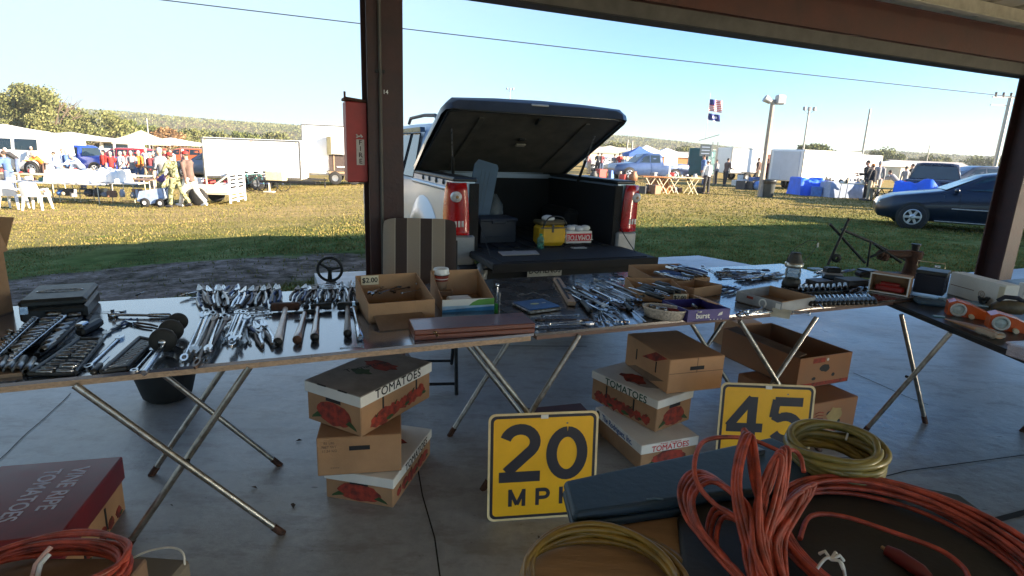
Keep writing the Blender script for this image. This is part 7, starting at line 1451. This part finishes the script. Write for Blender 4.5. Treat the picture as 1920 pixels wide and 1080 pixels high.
R_=[(1330,27.5,20,'stand','white','dark','white','person in white hooded top and dark trousers walking away, middle right'),(1346,40,90,'stand','grey','dark',None,'grey figure right behind the white hooded person'),(1364,38,-70,'elbows','brown','dark',None,'person in brown jacket before the long white trailer'),(1425,40,100,'stand','brown','khaki',None,'person in brown just left of the street light'),(1440,36,180,'stand','maroon','dark',None,'dark figure right behind the street light pole'),
(1642,27,30,'stand','dark','khaki','orange','person in black top, khaki trousers and orange cap'),(1652,27.8,-40,'stand','grey','grey',None,'grey haired person right of the orange cap'),(1634,28.6,60,'elbows','dark','dark',None,'black clad person left of the orange cap'),(1692,28,30,'bend','grey','dark',None,'person in grey leaning over the low green table'),(1704,33,0,'stand','grey','denim',None,'far person in grey right of the leaning one'),(1716,35,50,'stand','dark','denim',None,'far person in dark left of the blue tarp'),
(1106,50,30,'stand','pink','khaki',None,'person in pink seen beside the gas strut'),(1121,48,-20,'elbows','dark','dark',None,'person in black seen right of the gas strut'),(1128,52,0,'stand','maroon','denim',None,'maroon shirted person under the tents'),(1152,50,10,'stand','grey','grey',None,'grey figure under the cream tent'),(1162,51,10,'tee','red','denim',None,'person in red by the cream tent end'),(1322,36,60,'stand','blue','denim',None,'person in blue beside the dark green trailer')]
for px,Y,rz,po,a,b_,c_,lb in R_: pp(px,Y,rz,po,lb,a,b_,c_,HAIRG if 'grey haired' in lb else None)
trestle('low green topped table before the leaning person at the right',GY(1690,27),RAD(3),2.2,.8,mat('yellow green top',(.30,.30,.10),.7),IRON,.6); goods(GY(1620,27.5),1.6,.5,8,[pal[0],pal[1],pal[3]],'item stacked left of the orange cap',41,z=.75); trestle('pale table left of the orange capped person',GY(1618,27.5),RAD(2),1.5,.6,CRW,GALV,.74,False)
goods(GY(1690,26.8),1.8,.4,6,[pal[0],pal[7],pal[5],pal[2]],'bin on the grass below the low green table',42,z=0,sz=(.25,.5)); goods(GY(1575,29.5),2.4,.6,6,[pal[3],pal[5],pal[2]],'dark goods beside the blue grey cloth table',43,z=0,sz=(.3,.6)); goods(GY(1400,38),2.4,1,7,[pal[3],pal[0],pal[5]],'goods on the grass before the long white trailer',44,z=0,sz=(.3,.7))
goods(GY(1170,40),6,2,12,pal,'goods laid out on the grass behind the silver pickup',45,z=0,sz=(.25,.7)); goods(GY(1425,33),1.8,1,5,[pal[3],pal[5]],'dark goods left of the litter bin',46,z=0,sz=(.3,.6))
for px,Y,w_,h,lb,m in ((1735,70,9,1.6,'low pale shed roof far behind the blue tarp',CRM),(600,70,8,1.8,'low white shed far behind the food trailer',WHT),(1150,75,7,1.9,'pale shed far beyond the cream tent',CRM),(1260,80,9,1.7,'brown roofed shed far beyond the blue grey pickup',WOODO)):
    t=thing('distant_shed',lb,'shed',GY(px,Y),.1); s=new(m); s.box((0,0,h/2),(w_,4,h),m); part(s,'wall',t); s=new(GALV); s.prism([(-2.3,h),(2.3,h),(0,h+.7)],-w_/2-.2,w_/2+.2,mat('dull tin roof',(.40,.36,.32),.6),Matrix(((0,0,1,0),(1,0,0,0),(0,1,0,0),(0,0,0,1)))); part(s,'roof',t)
# ================================================================== TREES
BARK=mat('grey brown bark',(.12,.09,.06),.9,0,.3,8,.4,20)
def leafm(nm,a,b_,c_):
    m,n,l,b=nodes_of(nm); g=n.new('ShaderNodeNewGeometry'); l.new(ramp(n,l,mth(n,l,'ADD',mth(n,l,'MULTIPLY',g.outputs['Random Per Island'],.5),mth(n,l,'MULTIPLY',noi(n,l,g.outputs['Position'],.5,3),.6)),[(.3,a),(.55,b_),(.8,c_)]).outputs[0],b.inputs['Base Color']); b.inputs['Roughness'].default_value=.8; b.inputs['Specular IOR Level'].default_value=.15
    b.inputs['Subsurface Weight'].default_value=0; return m
LG=leafm('oak leaves',(.06,.08,.025),(.11,.13,.04),(.17,.18,.06)); LG2=leafm('dusty olive leaves',(.085,.10,.035),(.14,.15,.055),(.21,.20,.08)); LB=leafm('autumn brown leaves',(.12,.07,.03),(.22,.13,.06),(.30,.18,.09))
def tree(label,px,Y,w_,H,lm,seed,nl=5000,ls=.28,trunk=.35,low=.18):
    q=random.Random(seed); b0=GY(px,Y); t=thing('tree',label,'tree',b0); s=new(BARK); tips=[]
    s.tube([(0,0,0),(.1,0,H*.18),(0,.1,H*.35)],[trunk,trunk*.8,trunk*.65],BARK,10)
    for i in range(9):
        a=i*2.4+q.random(); e=Vector((math.cos(a)*w_*.33*q.uniform(.5,1.2),math.sin(a)*w_*.33*q.uniform(.5,1.2),H*q.uniform(.45,.85))); m_=Vector((e.x*.4,e.y*.4,H*.4)); s.tube([(0,.05,H*q.uniform(.2,.33)),m_,e],[trunk*.45,trunk*.3,trunk*.08],BARK,7)
        for k in range(3): f=e+Vector((q.uniform(-1,1)*w_*.14,q.uniform(-1,1)*w_*.14,q.uniform(0,.12)*H)); s.tube([m_.lerp(e,.6),f],[trunk*.14,trunk*.03],BARK,5)
    part(s,'trunk',t)
    cl_=[]
    while len(cl_)<max(26,int(w_*3)):
        x,y,z=q.uniform(-1,1),q.uniform(-1,1),q.uniform(-.7,1)
        if x*x+y*y+max(0,z)**2*1.05>1 or x*x+y*y+z*z<.16: continue
        cl_.append(Vector((x*w_*.46,y*w_*.46,H*(low+.42)+z*H*.42*(.85+.3*q.random())-abs(x)*H*.06)))
    vs=[];fs=[]; rad=[q.uniform(.10,.19)*w_ for _ in cl_]
    for i in range(nl):
        k=q.randrange(len(cl_)); c_=cl_[k]; d=Vector((q.gauss(0,1),q.gauss(0,1),q.gauss(0,.8))).normalized()*rad[k]*q.random()**.4; d.z*=.75; p_=c_+d
        a=Vector((q.gauss(0,1),q.gauss(0,1),q.gauss(0,1))).normalized(); u=a.orthogonal().normalized(); v=a.cross(u); z_=ls*q.uniform(.5,1.2); j=len(vs)
        vs+=[p_-u*z_,p_-v*z_*.6,p_+u*z_,p_+v*z_*.6]; fs.append((j,j+1,j+2,j+3))
    s=new(lm); s.add(vs,fs,lm); part(s,'crown',t); return t
tree('huge spreading oak at the left, tallest tree in the photo',104,88,12.6,9.9,LG2,1,26000,.20,.6,.12)
TR=[('tree right of the huge oak, its crown touching it',205,92,10,7.4,LG2),('shorter tree below the huge oak at the left edge',8,96,10,7.6,LG2),('bushy dark tree between the canopy tent and the oak',242,100,7,6.6,LG),('rust brown autumn tree above the dark car',318,104,6,5.0,LB),('low green tree left of the rust brown tree',285,108,7,5.4,LG),('low green tree right of the rust brown tree',352,112,7,5.2,LG2),('low olive tree above the long white trailer left end',398,118,8,5.2,LG2),('low olive tree above the long white trailer right end',455,124,8,4.9,LG),('last low tree beside the food trailer roof',515,128,9,4.8,LG2),
('round tree just behind the bare steel pole',1655,135,9,5.0,LG),('tree clump beyond the blue tarp',1740,140,10,4.2,LG2),('tree peeking over the roof of the big white trailer',1530,110,7,5.4,LG),('low tree beyond the cream tent',1160,135,9,4.4,LG2),('low tree beyond the dark green trailer',1275,140,10,3.9,LG2),('low tree behind the cross arm pole',1850,140,10,4.2,LG)]
for i,(lb,px,Y,w_,H,lm) in enumerate(TR): tree(lb,px,Y,w_,H*(.86 if px<600 else 1),lm,50+i,4200,.14+.001*Y,.2)
# far-off wood along the hillside
vs=[];fs=[]; q=random.Random(77)
def hillz(a,f): 
    t=min(1,f/.72); return -1.2+(hill_top(a)+1.2)*math.sin(t*math.pi/2)**1.3
for i in range(60000):
    a=q.uniform(-50,50); f=q.random()**.8*.86; r=430+f*8*26*.92; z_=q.uniform(.3,.7); k=len(vs); p_=Vector((math.sin(RAD(a))*r,math.cos(RAD(a))*r,hillz(a,f)+q.uniform(0,2.0)))
    a_=Vector((q.gauss(0,1),q.gauss(0,1),q.gauss(0,1))).normalized(); u=a_.orthogonal().normalized(); v=a_.cross(u); vs+=[p_-u*z_,p_-v*z_,p_+u*z_,p_+v*z_]; fs.append((k,k+1,k+2,k+3))
s=new(LG2); s.add(vs,fs,LG2); o=part(s,'wood',None); tag(o,'far off wood covering the low hills on the horizon','wood',kind='stuff')

# morning haze over the field
HZ=bpy.data.materials.new('haze air'); HZ.use_nodes=True; n=HZ.node_tree.nodes; n.remove(n['Principled BSDF']); pv=n.new('ShaderNodeVolumePrincipled'); pv.inputs['Color'].default_value=(.93,.96,1,1); pv.inputs['Density'].default_value=.00042; pv.inputs['Anisotropy'].default_value=.2
HZ.node_tree.links.new(pv.outputs[0],n['Material Output'].inputs['Volume'])
s=MB(); s.box((0,380,11.5),(1900,900,29),HZ); o=part(s,'haze',None); o['kind']='stuff'; o.display_type='WIRE'
